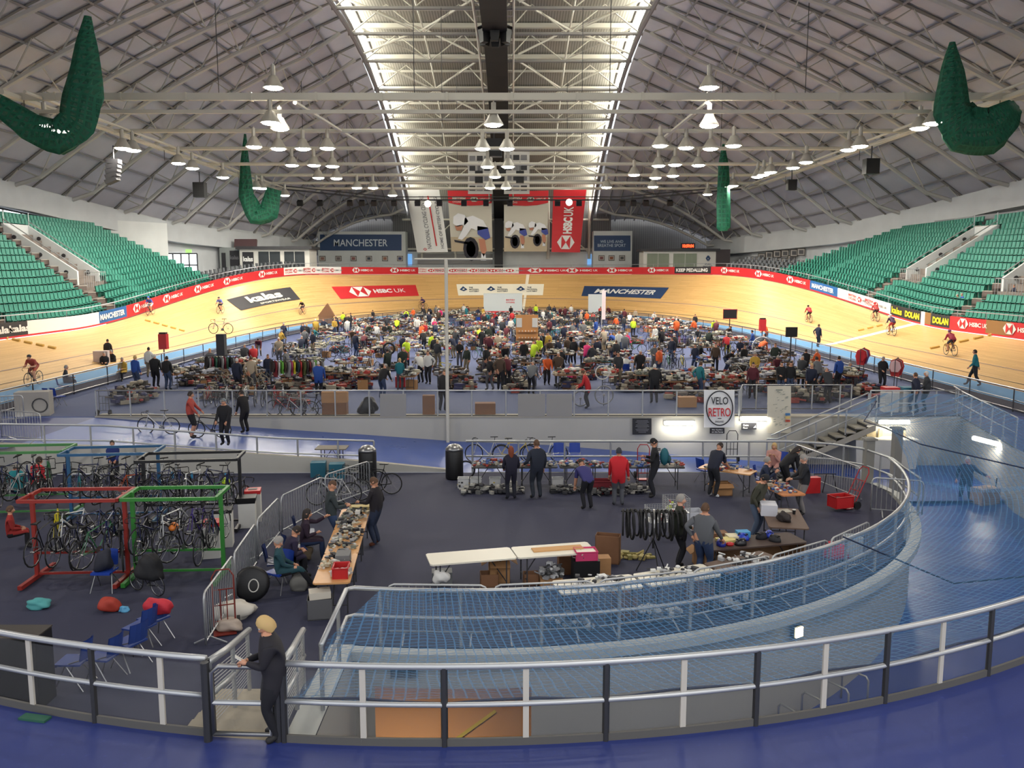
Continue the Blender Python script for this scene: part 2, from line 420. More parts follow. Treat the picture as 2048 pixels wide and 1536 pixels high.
def woodmat():
    m = bpy.data.materials.new('track_pine'); m.use_nodes = True; nt = m.node_tree; b = nt.nodes['Principled BSDF']; b.inputs['Roughness'].default_value = .38
    uv = nt.nodes.new('ShaderNodeUVMap'); uv.uv_map = 'UVMap'
    mp = nt.nodes.new('ShaderNodeMapping'); mp.inputs['Scale'].default_value = (.25, 25, 1)
    n = nt.nodes.new('ShaderNodeTexNoise'); n.inputs['Scale'].default_value = 1.0; n.inputs['Detail'].default_value = 4
    nt.links.new(uv.outputs[0], mp.inputs[0]); nt.links.new(mp.outputs[0], n.inputs['Vector'])
    br = nt.nodes.new('ShaderNodeTexBrick'); br.inputs['Scale'].default_value = 1.0; br.inputs['Mortar Size'].default_value = .004
    br.inputs['Brick Width'].default_value = 4.0; br.inputs['Row Height'].default_value = .08
    c1, c2 = lin((226, 184, 120)), lin((208, 164, 100))
    br.inputs['Color1'].default_value = (*c1, 1); br.inputs['Color2'].default_value = (*c2, 1); br.inputs['Mortar'].default_value = (*lin((150, 112, 66)), 1)
    nt.links.new(uv.outputs[0], br.inputs['Vector'])
    mx = nt.nodes.new('ShaderNodeMix'); mx.data_type = 'RGBA'; mx.blend_type = 'MULTIPLY'; mx.inputs['Factor'].default_value = 1
    mr = nt.nodes.new('ShaderNodeMapRange'); mr.inputs['To Min'].default_value = .86; mr.inputs['To Max'].default_value = 1.08
    nt.links.new(n.outputs['Fac'], mr.inputs['Value']); nt.links.new(br.outputs['Color'], mx.inputs['A']); nt.links.new(mr.outputs['Result'], mx.inputs['B'])
    nt.links.new(mx.outputs['Result'], b.inputs['Base Color']); return m
M_WOOD = woodmat()
NS = 320
mb = MB(); rows = []; uvs = []
for j, t in enumerate([1.0, 1.2, 1.5, 1.8, 3.8, 6, TW]):
    rows.append([T(TL * i / NS, t) for i in range(NS + 1)]); uvs += [(TL * i / NS, t) for i in range(NS + 1)]
mb.grid(rows, flip=True); mb.uv = uvs
TRACK = mb.build('cycling_track', M_WOOD, smooth=True); tag(TRACK, 'pale wooden banked cycling track sweeping around the whole infield', 'track', kind='structure'); TRACK.name = 'floor'
mb = MB(); mb.grid([[T(TL * i / NS, t) for i in range(NS + 1)] for t in (-.8, 1.0)], flip=True)
mb.grid([[(*T(TL * i / NS, -.8)[:2], -.02) for i in range(NS + 1)], [T(TL * i / NS, -.8) for i in range(NS + 1)]], mi=1, flip=True)
o = mb.build('floor', [mat('pale_blue_band', (92, 166, 220), .6), cm((96, 96, 106))]); struct(o)
def band(t, w, m, s0=0, s1=None, n=NS, name='trim_3', dash=None):
    s1 = TL if s1 is None else s1; mb = MB()
    mb.grid([[T(s0 + (s1 - s0) * i / n, tt, .012) for i in range(n + 1)] for tt in (t - w / 2, t + w / 2)], flip=True)
    o = mb.build(name, m); struct(o); return o
M_LINE = cm((96, 78, 62)); band(1.25, .06, M_LINE); band(1.95, .06, M_LINE, name='trim_4'); band(3.5, .06, cm((104, 96, 120)), name='trim_5')
# infield floor
mb = MB(); cen = (0, 60)
inn = [(_tr[i]) for i in range(len(_tr)) if _tr[i][1] >= 34.6]
inn = [(-TA, 34.6)] + [p for p in inn] + [(TA, 34.6)]
mb.prism([(x * 1.0, y) for x, y in inn][::-1], -.2, 0.0); o = mb.build('floor', M_INF); struct(o)

# find where a photo column meets the track edge
def s_of_px(px, t=TW, lift=0, lo=0.0, hi=None):
    best = None; hi = TL if hi is None else hi; N = 900
    for i in range(N + 1):
        s = lo + (hi - lo) * i / N; p = T(s, t)
        if p[1] < 8: continue
        q = PR(p); e = abs(q[0] - px)
        if best is None or e < best[0]: best = (e, s)
    return best[1]
def st_of(px, py):
    best = (1e9, 0, 0)
    for i in range(0, 400):
        s = TL * i / 400
        for j in range(0, 29):
            t = 1 + j * .25; p = T(s, t)
            if p[1] < 10: continue
            q = PR(p); e = (q[0] - px) ** 2 + 2 * (q[1] - py) ** 2
            if e < best[0]: best = (e, s, t)
    e, s, t = best; h, k = TL / 400, .25
    for _ in range(6):
        for ds in (-h, -h / 2, 0, h / 2, h):
            for dt in (-k, -k / 2, 0, k / 2, k):
                q = PR(T(s + ds, t + dt)); e2 = (q[0] - px) ** 2 + 2 * (q[1] - py) ** 2
                if e2 < best[0]: best = (e2, s + ds, t + dt)
        _, s, t = best; h /= 2; k /= 2
    return s, t
def decal(quad, base, draw, name, label, cat, mats):
    """painted panel on the boards; quad = four photo corners TL TR BR BL"""
    c = [st_of(*q) for q in quad]
    # keep the top and bottom edges parallel to the boards
    tt = (c[0][1] + c[1][1]) / 2; tb = (c[2][1] + c[3][1]) / 2
    def f(u, v, l=0):
        st = c[0][0] + (c[1][0] - c[0][0]) * u; sb = c[3][0] + (c[2][0] - c[3][0]) * u
        return T(sb + (st - sb) * v, tb + (tt - tb) * v, .03 + .035 * l)
    mb = MB(); n = 40
    mb.grid([[f(i / n, v) for i in range(n + 1)] for v in (0, .1, .2, .35, .5, .65, .8, .9, 1)], 0)
    g = lambda u, v, l=0: f(u, v, l + 1)
    draw(mb, g); o = mb.build(name, mats); tag(o, label, cat); return o
M_SRED = mat('sign_red', (204, 36, 44), .5); M_SWHITE = mat('sign_white', (236, 236, 232), .5); M_SNAVY = mat('sign_navy', (30, 62, 104), .5); M_SBLACK = mat('sign_black', (42, 42, 46), .55); M_SGREY = mat('sign_grey', (120, 120, 124), .55); M_SBLUE = mat('sign_blue', (30, 96, 160), .5)
def d_kalas(mb, g):
    write(mb, g, 'kalas', .24, .34, .78, .86, 1, .04); write(mb, g, 'SPORTSWEAR', .36, .1, .86, .22, 1)
def d_hsbc(mb, g):
    hexmark(mb, g, .18, .1, .47, .92, 1, 2); write(mb, g, 'HSBC', .5, .34, .72, .68, 1, .04); write(mb, g, 'UK', .75, .34, .87, .68, 1, .0)
def d_man(mb, g): write(mb, g, 'MANCHESTER', .12, .3, .86, .72, 1, .03, .25)
def d_lot(mb, g):
    for k in range(3):
        u = .03 + .33 * k
        poly(mb, g, [(u, .5), (u + .05, .36), (u + .1, .5), (u + .05, .8)], 1); poly(mb, lambda a, b, l=0: g(a, b, 1), [(u + .03, .5), (u + .06, .45), (u + .06, .62)], 0)
        for j, w in enumerate(('THE', 'NATIONAL', 'LOTTERY')): write(mb, g, w, u + .12, .62 - .17 * j, u + (.17 if j == 0 else .24), .74 - .17 * j, 2, .03)
# ================================================================ roof, trusses, rig and lamps
XC = -1.6
def zs(y): return 32.15 - (.00535 if y > 81 else .0025) * (y - 81) ** 2
def interp(tab, y):
    if y <= tab[0][0]: return tab[0][1]
    for (a, b), (c, d) in zip(tab, tab[1:]):
        if y <= c: return b + (d - b) * (y - a) / (c - a)
    return tab[-1][1]
def xe(y): return 46.0 if y < 60 else (46.0 * math.sqrt(1 - ((y - 60) / 84.0) ** 2) if y < 118 else 33.25 - .1 * (y - 118))
def ze(y): return interp([(0, 14.5), (76, 13.9), (88, 12.8), (100, 11.7), (118, 10.9), (150, 10.8)], y)
HW = 14.2
def roof_pt(sg, y, f, drop=0.0):
    """f = 0 at the roof light, 1 at the eave"""
    x0, z0 = HW + .5, zs(y) - 2.1; x1, z1 = xe(y), ze(y)
    return (XC * (1 - f) + sg * (x0 + (x1 - x0) * f), y, z0 + (z1 - z0) * f + 1.6 * math.sin(math.pi * f) - drop)
M_ROOFG = wallmat('roof_lining', (206, 206, 216), .8, noise=.12, nscale=.25)
M_CORR = wallmat('corrugated_roof', (176, 172, 160), .6, lines=.42, lscale=1.1, axis='X', noise=.1, nscale=.3)
M_TRUSS = mat('truss_cream', (206, 202, 188), .5)
M_TRUSS2 = mat('truss_grey', (196, 194, 188), .6)
M_PURL = mat('purlin_grey', (150, 148, 150), .6)
M_BEAM = mat('beam_grey', (140, 137, 133), .55)
M_SKYL = mat('skylight_glass', (255, 252, 238), .5, emit=22.0)
YS = [4 + 4 * i for i in range(34)]
for sg, nm in ((-1, 'ceiling'), (1, 'ceiling')):
    mb = MB(); mb.grid([[roof_pt(sg, y, f / 12) for f in range(13)] for y in YS], flip=(sg < 0)); o = mb.build(nm, M_ROOFG); struct(o)
mb = MB(); mb.grid([[(XC + sx * HW, y, zs(y)) for sx in (-1, 1)] for y in YS]); o = mb.build('ceiling', M_CORR); struct(o)
n = 1
for sg in (-1, 1):
    mb = MB(); mb.grid([[(XC + sg * HW, y, zs(y)), (XC + sg * (HW + .4), y, zs(y) - 1.5)] for y in YS if y > 30]); o = mb.build('window_%d' % n, M_SKYL); struct(o); n += 1
    mb = MB()
    for y in YS[8:]:
        mb.box((XC + sg * HW, y, zs(y) - .75), (.12, .16, 1.5))
    mb.tube([(XC + sg * (HW - .1), y, zs(y) - .1) for y in YS], .14, 6); mb.tube([(XC + sg * (HW + .2), y, zs(y) - 1.7) for y in YS], .2, 6); mb.tube([(XC + sg * (HW - .3), y, zs(y) - 3.3) for y in YS], .22, 6)
    o = mb.build('trim_6', M_PURL); struct(o)
TY_ = [38 + 7.7 * i for i in range(13)]
for sg in (-1, 1):
    for k, y in enumerate(TY_):
        if y > 134: continue
        mb = MB(); nodes = 8
        lo = [roof_pt(sg, y, f / nodes, 2.3 if 0 < f < nodes else (1.6 if f == 0 else .7)) for f in range(nodes + 1)]
        mb.tube(lo, .19, 6)
        for f in range(nodes):
            a = roof_pt(sg, y, (f + .5) / nodes, .2); mb.tube([lo[f], a, lo[f + 1]], .07, 4)
            for dy in (-3.4, 3.4):
                if f in (2, 5): mb.tube([lo[f], roof_pt(sg, y + dy, f / nodes, .2)], .065, 4)
        o = mb.build('roof_truss', M_TRUSS2); struct(o)
        mb = MB(); up = [roof_pt(sg, y, f / nodes, .15) for f in range(nodes + 1)]
        mb.tube(up, .13, 4); up = [roof_pt(sg, y + 3.7, f / nodes, .12) for f in range(nodes + 1)]; mb.tube(up, .09, 4)
        o = mb.build('roof_beam', M_BEAM); struct(o)
    for j in range(1, 12):
        mb = MB(); mb.tube([roof_pt(sg, y, j / 12, .2) for y in YS], .11, 4); o = mb.build('roof_purlin', M_PURL); struct(o)
    mb = MB(); mb.tube([roof_pt(sg, y, 1, .3) for y in YS], .25, 6); o = mb.build('eave_beam', M_BEAM); struct(o)
# lattice under the roof light
for k, y in enumerate(TY_):
    if y > 128: continue
    mb = MB(); z = zs(y)
    mb.box((XC, y, z - .35), (2 * HW, .5, .45)); mb.box((XC, y + 3.7, zs(y + 3.7) - .25), (2 * HW, .2, .25), mi=0)
    o = mb.build('roof_beam', M_TRUSS); struct(o)
    mb = MB(); mb.tube([(XC - HW, y + 1.5, zs(y + 1.5) - 3.3), (XC + HW, y + 1.5, zs(y + 1.5) - 3.3)], .17, 6); o = mb.build('roof_beam', M_BEAM); struct(o)
    mb = MB()
    for sg in (-1, 1):
        P0 = lambda fx, dy, dz: (XC + sg * fx, y + dy, zs(y + dy) - dz)
        mb.tube([P0(14, 0, .6), P0(7.6, 3.6, 2.4), P0(2, 0, .6)], .13, 5) if k % 2 == 0 else mb.tube([P0(14, 0, 3.2), P0(7.6, 0, .6), P0(2.2, 0, 3.2)], .12, 5)
        mb.tube([P0(14, 1.5, 3.3), P0(10.5, 1.5, .6), P0(7, 1.5, 3.3), P0(3.5, 1.5, .6), P0(1, 1.5, 3.3)], .08, 4)
        mb.tube([P0(7.6, 0, .6), P0(7.6, 7.35, .6)], .1, 4); mb.tube([P0(14, 0, .6), P0(7.6, 7.35, .8)], .08, 4)
    o = mb.build('roof_truss', M_TRUSS); struct(o)
# dark ventilation duct hung under the ridge, with two rails
mb = MB()
yy = [y for y in YS if 40 <= y <= 132] + [133.0]
for y0, y1 in zip(yy, yy[1:]):
    for x0, x1 in ((-1.15, 1.15),):
        a, b = zs(y0) - 3.9, zs(y1) - 3.9
        mb.add([(XC + x0, y0, a), (XC + x1, y0, a), (XC + x1, y1, b), (XC + x0, y1, b), (XC + x0, y0, a + .9), (XC + x1, y0, a + .9), (XC + x1, y1, b + .9), (XC + x0, y1, b + .9)], [(0, 3, 2, 1), (4, 5, 6, 7), (0, 1, 5, 4), (2, 3, 7, 6), (1, 2, 6, 5), (3, 0, 4, 7)])
mb.box((XC - .45, 132.8, 12.2), (1.3, .8, 12.5))
o = mb.build('ceiling_duct', M_BLACK); tag(o, 'long black duct hanging under the ridge of the roof', 'duct')
p = MB()
for sg in (-1, 1): p.tube([(XC + sg * 1.75, y, zs(y) - 3.4) for y in yy], .13, 6)
for y in yy[::1]: p.tube([(XC - 1.75, y, zs(y) - 3.4), (XC + 1.75, y, zs(y) - 3.4)], .06, 4)
p.build('hanger_rail', M_TRUSS, o)

# ---------------------------------------------------------------- lighting rig
ZR = 16.5
rig = thing('lighting_gantry', 'cream steel lighting gantry hung across the whole hall below the roof', 'lighting gantry', (0, 60, ZR))
BY = [G(1024, p, ZR)[1] for p in (197, 262, 297, 328, 350, 366, 377)]
def rp(x, y, z=0): return (x, y - 60, z)
for i, y in enumerate(BY):
    mb = MB(); X = 48 if i == 0 else 30.5
    if i == 0: mb.box(rp(0, y, .1), (2 * X, .35, .42)); mb.box(rp(0, y + .2, -.75), (2 * X, .2, .22)); [mb.box(rp(x, y - .02, .1), (.12, .42, .5)) for x in range(-44, 45, 4)]
    else: mb.tube([rp(-X, y), rp(X, y)], .16, 6)
    mb.build('cross_beam', M_TRUSS, rig)
for sg in (-1, 1):
    for dx, r in ((0, .2), (1.6, .14), (-1.4, .1)):
        mb = MB(); mb.tube([rp(sg * (30.2 + dx), BY[0] - (2 if sg < 0 else 5), dx * .3 if dx > 0 else 0), rp(sg * (30.2 + dx), 112, dx * .3 if dx > 0 else 0)], r, 6)
        for y in range(56, 112, 6): mb.tube([rp(sg * 30.2, y), rp(sg * (30.2 + dx), y + 3, dx * .3)], .05, 4)
        mb.build('rail', M_TRUSS, rig)
    mb = MB(); a = G(1415 if sg > 0 else 590, 205, ZR); b = G(1300 if sg > 0 else 740, 298, ZR); mb.tube([rp(*a), rp(*b)], .14, 6); mb.build('brace', M_TRUSS, rig)
for x in range(-42, 43, 12):
    for y in BY[:5:2]:
        if abs(x) < 32:
            zt = min(zs(y) - 4, 32 - abs(x) * .55); mb = MB(); mb.tube([rp(x, y), rp(x, y, zt - ZR)], .025, 4); mb.build('hanger_cable', M_DGREY, rig)
M_LAMPB = mat('lamp_housing', (190, 186, 176), .4, .3)
M_GLOW = mat('lamp_glow', (255, 250, 240), .5, emit=40.0)
def lamp_proto():
    t = thing('high_bay_lamp', '', 'lamp')
    mb = MB(); mb.lathe([(.1, .75), (.2, .7), (.3, .45), (.5, .05), (.52, 0), (.46, .02), (.2, .5), (.08, .6)], n=14, cap=False); mb.build('lamp_shade', M_LAMPB, t, smooth=True)
    mb = MB(); mb.lathe([(.12, .75), (.12, 1.35)], n=8); mb.tube([(0, 0, 1.3), (0, 0, 1.45)], .04, 5); mb.build('gear_housing', M_LAMPB, t)
    t.scale = (1.25, 1.25, 1.0)
    return t
LIT = [(90, 250), (120, 262), (245, 297), (266, 301), (357, 327), (385, 337), (446, 355), (513, 376), (524, 377), (570, 391), (541, 246), (560, 258), (547, 176), (557, 298), (606, 298), (584, 331), (665, 333), (673, 357), (714, 376), (746, 376), (785, 391),
 (987, 250), (965, 298), (1014, 298), (975, 334), (1016, 334), (980, 376), (1012, 376), (1418, 176), (1418, 252), (1421, 298), (1372, 296), (1397, 331), (1317, 332), (1311, 356), (1306, 374), (1213, 375), (1415, 389), (1466, 372), (1455, 375), (1586, 336), (1612, 325), (1720, 293), (1697, 300), (1839, 257), (1867, 247)]
OFF = [(508, 294), (655, 297), (628, 331), (637, 356), (1268, 350), (1467, 292), (1350, 330), (1541, 345), (1527, 350), (1515, 354), (1320, 292), (1346, 352), (990, 354)]
lp = lamp_proto(); first = True
_ord = {}; NTH = ['leftmost', 'second', 'third', 'fourth', 'fifth', 'sixth', 'seventh', 'eighth', 'ninth', 'tenth', 'eleventh', 'twelfth', 'thirteenth', 'fourteenth', 'fifteenth', 'sixteenth', 'seventeenth', 'eighteenth']
for lit, L in ((1, LIT), (0, OFF)):
    for (px, py) in sorted(L):
        z = 15.0 if py > 200 else 17.2
        x, y = G(px, py, z)
        reg = ('left rail' if px < 540 else ('left beams' if px < 800 else ('middle' if px < 1100 else ('right beams' if px < 1450 else 'right rail')))) , lit
        k = _ord[reg] = _ord.get(reg, 0) + 1
        l = '%s high bay lamp %s, %s from left of the %s' % ('lit' if lit else 'unlit', {'left rail': 'on the left rail', 'left beams': 'on the beams at left', 'middle': 'under the ridge', 'right beams': 'on the beams at right', 'right rail': 'on the right rail'}[reg[0]], NTH[k - 1].replace('leftmost', 'first'), 'lit' if lit else 'unlit')
        if first: t = lp; t.location = (x, y, z); t['label'] = l; t['group'] = 'high bay lamps of the gantry'; first = False
        else: t = dup(lp, (x, y, z), 0, l, 'high bay lamps of the gantry')
        if lit:
            mb = MB(); mb.ball((0, 0, .0), (.42, .42, .13), 12); g = mb.build('bulb', M_GLOW, t)
            ld = bpy.data.lights.new('lamp_light', 'AREA'); ld.shape = 'DISK'; ld.size = .8; ld.energy = LAMP_W * (2.6 if abs(x) > 25 else 1.0); ld.color = (1.0, .93, .82)
            lo = bpy.data.objects.new('lamp_light', ld); C.objects.link(lo); lo.parent = t; lo.location = (0, 0, -.18)
# loudspeakers and stage lamps
mb = MB(); x, z = DY(990, 72, 84)
sp = thing('speaker_cluster', 'black speaker cluster under the ridge duct at top of the roof', 'speaker', (x, 84, z))
for k in range(6):
    a = R(60 * k + 30); mb = MB(); mb.box((1.15 * math.cos(a), 1.15 * math.sin(a), 0), (.9, 1.1, 1.5), rz=a, taper=.62); mb.build('loudspeaker', M_BLACK, sp)
mb = MB(); mb.tube([(0, 0, .3), (0, 0, 2.5)], .3, 8); mb.build('hanger', M_DGREY, sp)
def hung(px, py, y, w, h, lab, name='loudspeaker', ry=0, seg=1):
    x, z = DY(px, py, y); t = thing(name, lab, 'speaker', (x, y, z)); 
    for k in range(seg):
        mb = MB(); hh = h / seg; mb.box((math.sin(ry * k / max(1, seg)) * h * .3, 0, h / 2 - hh * (k + .5)), (w, w * .8, hh * .95), ry=ry * k / max(1, seg)); mb.build('speaker_box', M_BLACK if seg == 1 else M_DGREY, t)
    mb = MB(); mb.tube([(0, 0, h / 2), (0, 0, h / 2 + 1.0)], .05, 4); mb.build('hanger', M_DGREY, t)
hung(229, 342, 65, .9, 1.7, 'curved grey line array speaker below the left rail', seg=5, ry=-.5)
hung(400, 380, 85, 1.1, 1.5, 'black loudspeaker beyond the line array on the left rail')
hung(988, 296, 77, 1.4, 1.6, 'square black loudspeaker below the ridge between two lit lamps')
hung(1000, 357, 108, 1.5, 2.2, 'tall black loudspeaker hanging above the cyclist banners')
hung(958, 354, 100, .9, 1.4, 'tilted black loudspeaker above the banners, left of the tall one', ry=.5)
hung(1040, 354, 100, .9, 1.4, 'tilted black loudspeaker above the banners, right of the tall one', ry=-.5)
hung(1742, 333, 72, 1.1, 1.3, 'black loudspeaker below the right rail')
hung(1583, 370, 88, .9, 1.1, 'small black loudspeaker at the far part of right rail')
tr = thing('stage_lighting_truss', 'dark slim truss carrying stage lamps in front of the banners', 'lighting truss', (0, 112, DY(1024, 400, 112)[1]))
mb = MB(); mb.tube([(-28, -6, .8), (-16, 0, 0), (14, 0, 0), (28, -6, .8)], .1, 5); mb.tube([(-28, -6, 1.2), (-16, 0, .4), (14, 0, .4), (28, -6, 1.2)], .06, 4); mb.build('truss_bar', M_DGREY, tr)
k = 0
for px in (600, 640, 700, 724, 748, 788, 835, 879, 928, 972, 1020, 1115, 1158, 1245, 1267, 1292, 1340):
    x, z = DY(px, 408, 112); k += 1
    t = thing('stage_lamp', 'small black stage lamp on the dark truss, %s' % (NTH[k - 1] + (' from left' if k > 1 else '')), 'stage lamp', (x, 112 if 0 < k < 99 else 0, z + .1), 0, 'stage lamps on the dark truss')
    mb = MB(); mb.box((0, 0, 0), (.7, .6, .6), rx=.4); mb.build('lamp_body', M_BLACK, t); mb = MB(); mb.tube([(-.3, 0, 0), (-.3, 0, .4), (.3, 0, .4), (.3, 0, 0)], .04, 4); mb.build('yoke', M_BLACK, t)
for px, py in ((856, 408), (1138, 405)):
    x, z = DY(px, py, 111.5)
    t = thing('floodlight', 'bright round floodlight in front of the %s banner' % ('white' if px < 1000 else 'red'), 'floodlight', (x, 111.5, z))
    mb = MB(); mb.lathe([(.35, -.1), (.45, 0), (.45, .35)], n=12, M=Matrix.Rotation(R(90), 3, 'X')); mb.build('lamp_body', M_LAMPB, t); mb = MB(); mb.lathe([(.02, 0), (.38, 0.02)], n=12, M=Matrix.Rotation(R(90), 3, 'X'), c=(0, -.38, 0)); mb.build('bulb', M_GLOW, t)

# green nets gathered up under the roof
def netmat(name, rgb, a, line, sc, dark=None, warp=.15):
    """knotted net: open squares (transparent) between strands, from the surface's own UVs"""
    m = bpy.data.materials.new(name); m.use_nodes = True; nt = m.node_tree; b = nt.nodes['Principled BSDF']
    b.inputs['Base Color'].default_value = (*lin(rgb), 1); b.inputs['Roughness'].default_value = .7
    uv = nt.nodes.new('ShaderNodeUVMap'); uv.uv_map = 'UVMap'; sp = nt.nodes.new('ShaderNodeSeparateXYZ')
    nz = nt.nodes.new('ShaderNodeTexNoise'); nz.inputs['Scale'].default_value = .6; ad = nt.nodes.new('ShaderNodeVectorMath'); ad.operation = 'SCALE'; ad.inputs['Scale'].default_value = warp
    a2 = nt.nodes.new('ShaderNodeVectorMath'); a2.operation = 'ADD'
    nt.links.new(uv.outputs[0], nz.inputs['Vector']); nt.links.new(nz.outputs['Color'], ad.inputs[0]); nt.links.new(uv.outputs[0], a2.inputs[0]); nt.links.new(ad.outputs[0], a2.inputs[1]); nt.links.new(a2.outputs[0], sp.inputs[0])
    outs = []
    for ax in ('X', 'Y'):
        f = nt.nodes.new('ShaderNodeMath'); f.operation = 'MULTIPLY'; f.inputs[1].default_value = sc; nt.links.new(sp.outputs[ax], f.inputs[0])
        g = nt.nodes.new('ShaderNodeMath'); g.operation = 'FRACT'; nt.links.new(f.outputs[0], g.inputs[0])
        h = nt.nodes.new('ShaderNodeMath'); h.operation = 'LESS_THAN'; h.inputs[1].default_value = line; nt.links.new(g.outputs[0], h.inputs[0]); outs.append(h)
    mxm = nt.nodes.new('ShaderNodeMath'); mxm.operation = 'MAXIMUM'; nt.links.new(outs[0].outputs[0], mxm.inputs[0]); nt.links.new(outs[1].outputs[0], mxm.inputs[1])
    mr = nt.nodes.new('ShaderNodeMapRange'); mr.inputs['To Min'].default_value = a; mr.inputs['To Max'].default_value = min(1, a + .42); nt.links.new(mxm.outputs[0], mr.inputs['Value'])
    out = nt.nodes['Material Output']; tr = nt.nodes.new('ShaderNodeBsdfTransparent'); ms = nt.nodes.new('ShaderNodeMixShader')
    nt.links.new(mr.outputs['Result'], ms.inputs[0]); nt.links.new(tr.outputs[0], ms.inputs[1]); nt.links.new(b.outputs[0], ms.inputs[2]); nt.links.new(ms.outputs[0], out.inputs['Surface'])
    return m
M_GNET = netmat('green_net', (16, 96, 70), .78, .3, 2.0)
def gathered(y, pts, lab):
    P = [(*DY(px, py, y), r * y / FPX) for px, py, r in pts]; n = 22; rows = []; uv = []
    # resample the hanging line
    Q = []
    for (a, b) in zip(P, P[1:]):
        for k in range(6): f = k / 6; Q.append(tuple(u + (v - u) * f for u, v in zip(a, b)))
    Q.append(P[-1])
    for i, (x, z, r) in enumerate(Q):
        a, b = Q[max(0, i - 1)], Q[min(len(Q) - 1, i + 1)]; d = Vector((b[0] - a[0], 0, b[1] - a[1])).normalized(); s1 = Vector((-d.z, 0, d.x)); s2 = Vector((0, 1, 0)); row = []
        for k in range(n + 1):
            an = 2 * math.pi * k / n; q = r * (1 + .16 * math.sin(7 * an + i * .22) + .1 * math.sin(3 * an + 1 + i * .1)); row.append(Vector((x, y, z)) + s1 * (q * math.cos(an)) + s2 * (q * .6 * math.sin(an)))
            uv.append((k * r * .3, i * .5))
        rows.append(row)
    mb = MB(); mb.grid(rows); mb.uv = uv; o = mb.build('safety_net', M_GNET, smooth=True); tag(o, lab, 'net')
gathered(50, [(175, 32, 6), (172, 90, 18), (168, 190, 34), (156, 245, 33), (120, 278, 30), (60, 255, 26), (-10, 205, 18)], 'large dark green net gathered up high beside the left rail, in a broad hook')
gathered(92, [(490, 268, 2), (489, 330, 8), (492, 390, 13), (512, 432, 17), (538, 424, 17), (548, 378, 13)], 'green net looped below the far left rail in a u shape')
gathered(92, [(1447, 288, 2), (1446, 330, 9), (1446, 400, 12), (1446, 455, 12), (1446, 462, 7)], 'slim green net hanging straight down below the far right rail')
gathered(52, [(1905, 84, 5), (1903, 140, 20), (1902, 220, 32), (1925, 262, 40), (1975, 262, 40), (2010, 232, 30), (2030, 212, 16)], 'large green net gathered up beside the right rail, sagging into a wide pouch')

# ---------------------------------------------------------------- far end: gable, banners, wall, sign blocks
M_GABLE = wallmat('gable_cladding', (120, 120, 122), .7, lines=.3, lscale=.9, axis='X')
mb = MB(); mb.box((XC, 134.6, 14), (34, .2, 20)); o = mb.build('wall_gable', M_GABLE); struct(o)
mb = MB()
for x in (-14, -8.8, 5.6, 12): mb.tube([(x, 133.8, 8), (x, 133.8, 20)], .25, 6)
for z in (9.5, 14): mb.tube([(-17, 133.8, z), (15, 133.8, z)], .16, 6)
mb.tube([(-14, 133.8, 9), (-8.8, 133.8, 14), (-3, 133.8, 9)], .12, 5); mb.tube([(12, 133.8, 9), (5.6, 133.8, 14), (0, 133.8, 9)], .12, 5)
o = mb.build('gable_truss', M_TRUSS); struct(o)
def flatpanel(name, q, y, mats, draw, lab, cat, th=.05, curve=0.0, group=None, n=8):
    """flat printed panel; q = (px0, py_top, px1, py_bottom) seen at distance y, optional 4 corners"""
    if not isinstance(q[0], tuple): q = ((q[0], q[1]), (q[2], q[1]), (q[2], q[3]), (q[0], q[3]))
    c = [DY(a, b, y) for a, b in q]
    def f(u, v, l=0):
        xt = c[0][0] + (c[1][0] - c[0][0]) * u; xb = c[3][0] + (c[2][0] - c[3][0]) * u; zt = c[0][1] + (c[1][1] - c[0][1]) * u; zb = c[3][1] + (c[2][1] - c[3][1]) * u
        return (xb + (xt - xb) * v, y - .06 * (l + 1) + curve * math.sin(math.pi * v), zb + (zt - zb) * v)
    mb = MB()
    mb.grid([[f(i / n, j / 12, -1) for i in range(n + 1)] for j in range(13)], 0)
    mb.grid([[(lambda p: (p[0], p[1] + th, p[2]))(f(i / n, j / 12, -1)) for i in range(n + 1)] for j in range(13)], 0, flip=True)
    for u in (0, 1): mb.grid([[f(u, j / 12, -1) for j in range(13)], [(lambda p: (p[0], p[1] + th, p[2]))(f(u, j / 12, -1)) for j in range(13)]])
    for v in (0, 1): mb.grid([[f(i / n, v, -1) for i in range(n + 1)], [(lambda p: (p[0], p[1] + th, p[2]))(f(i / n, v, -1)) for i in range(n + 1)]])
    if draw: draw(mb, f)
    o = mb.build(name, mats); tag(o, lab, cat, group); return o
def rot(f): return lambda u, v, l=0: f(1 - v, u, l)          # lettering that runs upwards
def d_ncc(mb, f):
    g = rot(f); write(mb, g, 'NATIONAL CYCLING CENTRE', .06, .5, .9, .63, 2, .01); poly(mb, f, [(.64, .1), (.68, .1), (.66, .9), (.62, .9)], 1)
    write(mb, g, 'HOME OF BRITISH CYCLING', .06, .1, .88, .2, 2); hexmark(mb, f, .22, .03, .34, .07, 1, 0)
flatpanel('banner', ((810, 379), (878, 379), (896, 504), (834, 505)), 129, [M_SWHITE, M_SRED, M_SGREY], d_ncc, 'tall white hanging banner reading NATIONAL CYCLING CENTRE, left of the cyclist banners', 'banner', curve=.5)
M_SKY2 = cm((204, 200, 186)); M_HEL = cm((232, 234, 238)); M_SUIT = cm((70, 82, 160)); M_FACE = cm((190, 130, 104)); M_TRI = cm((36, 34, 44)); M_BOARD = cm((190, 174, 146))
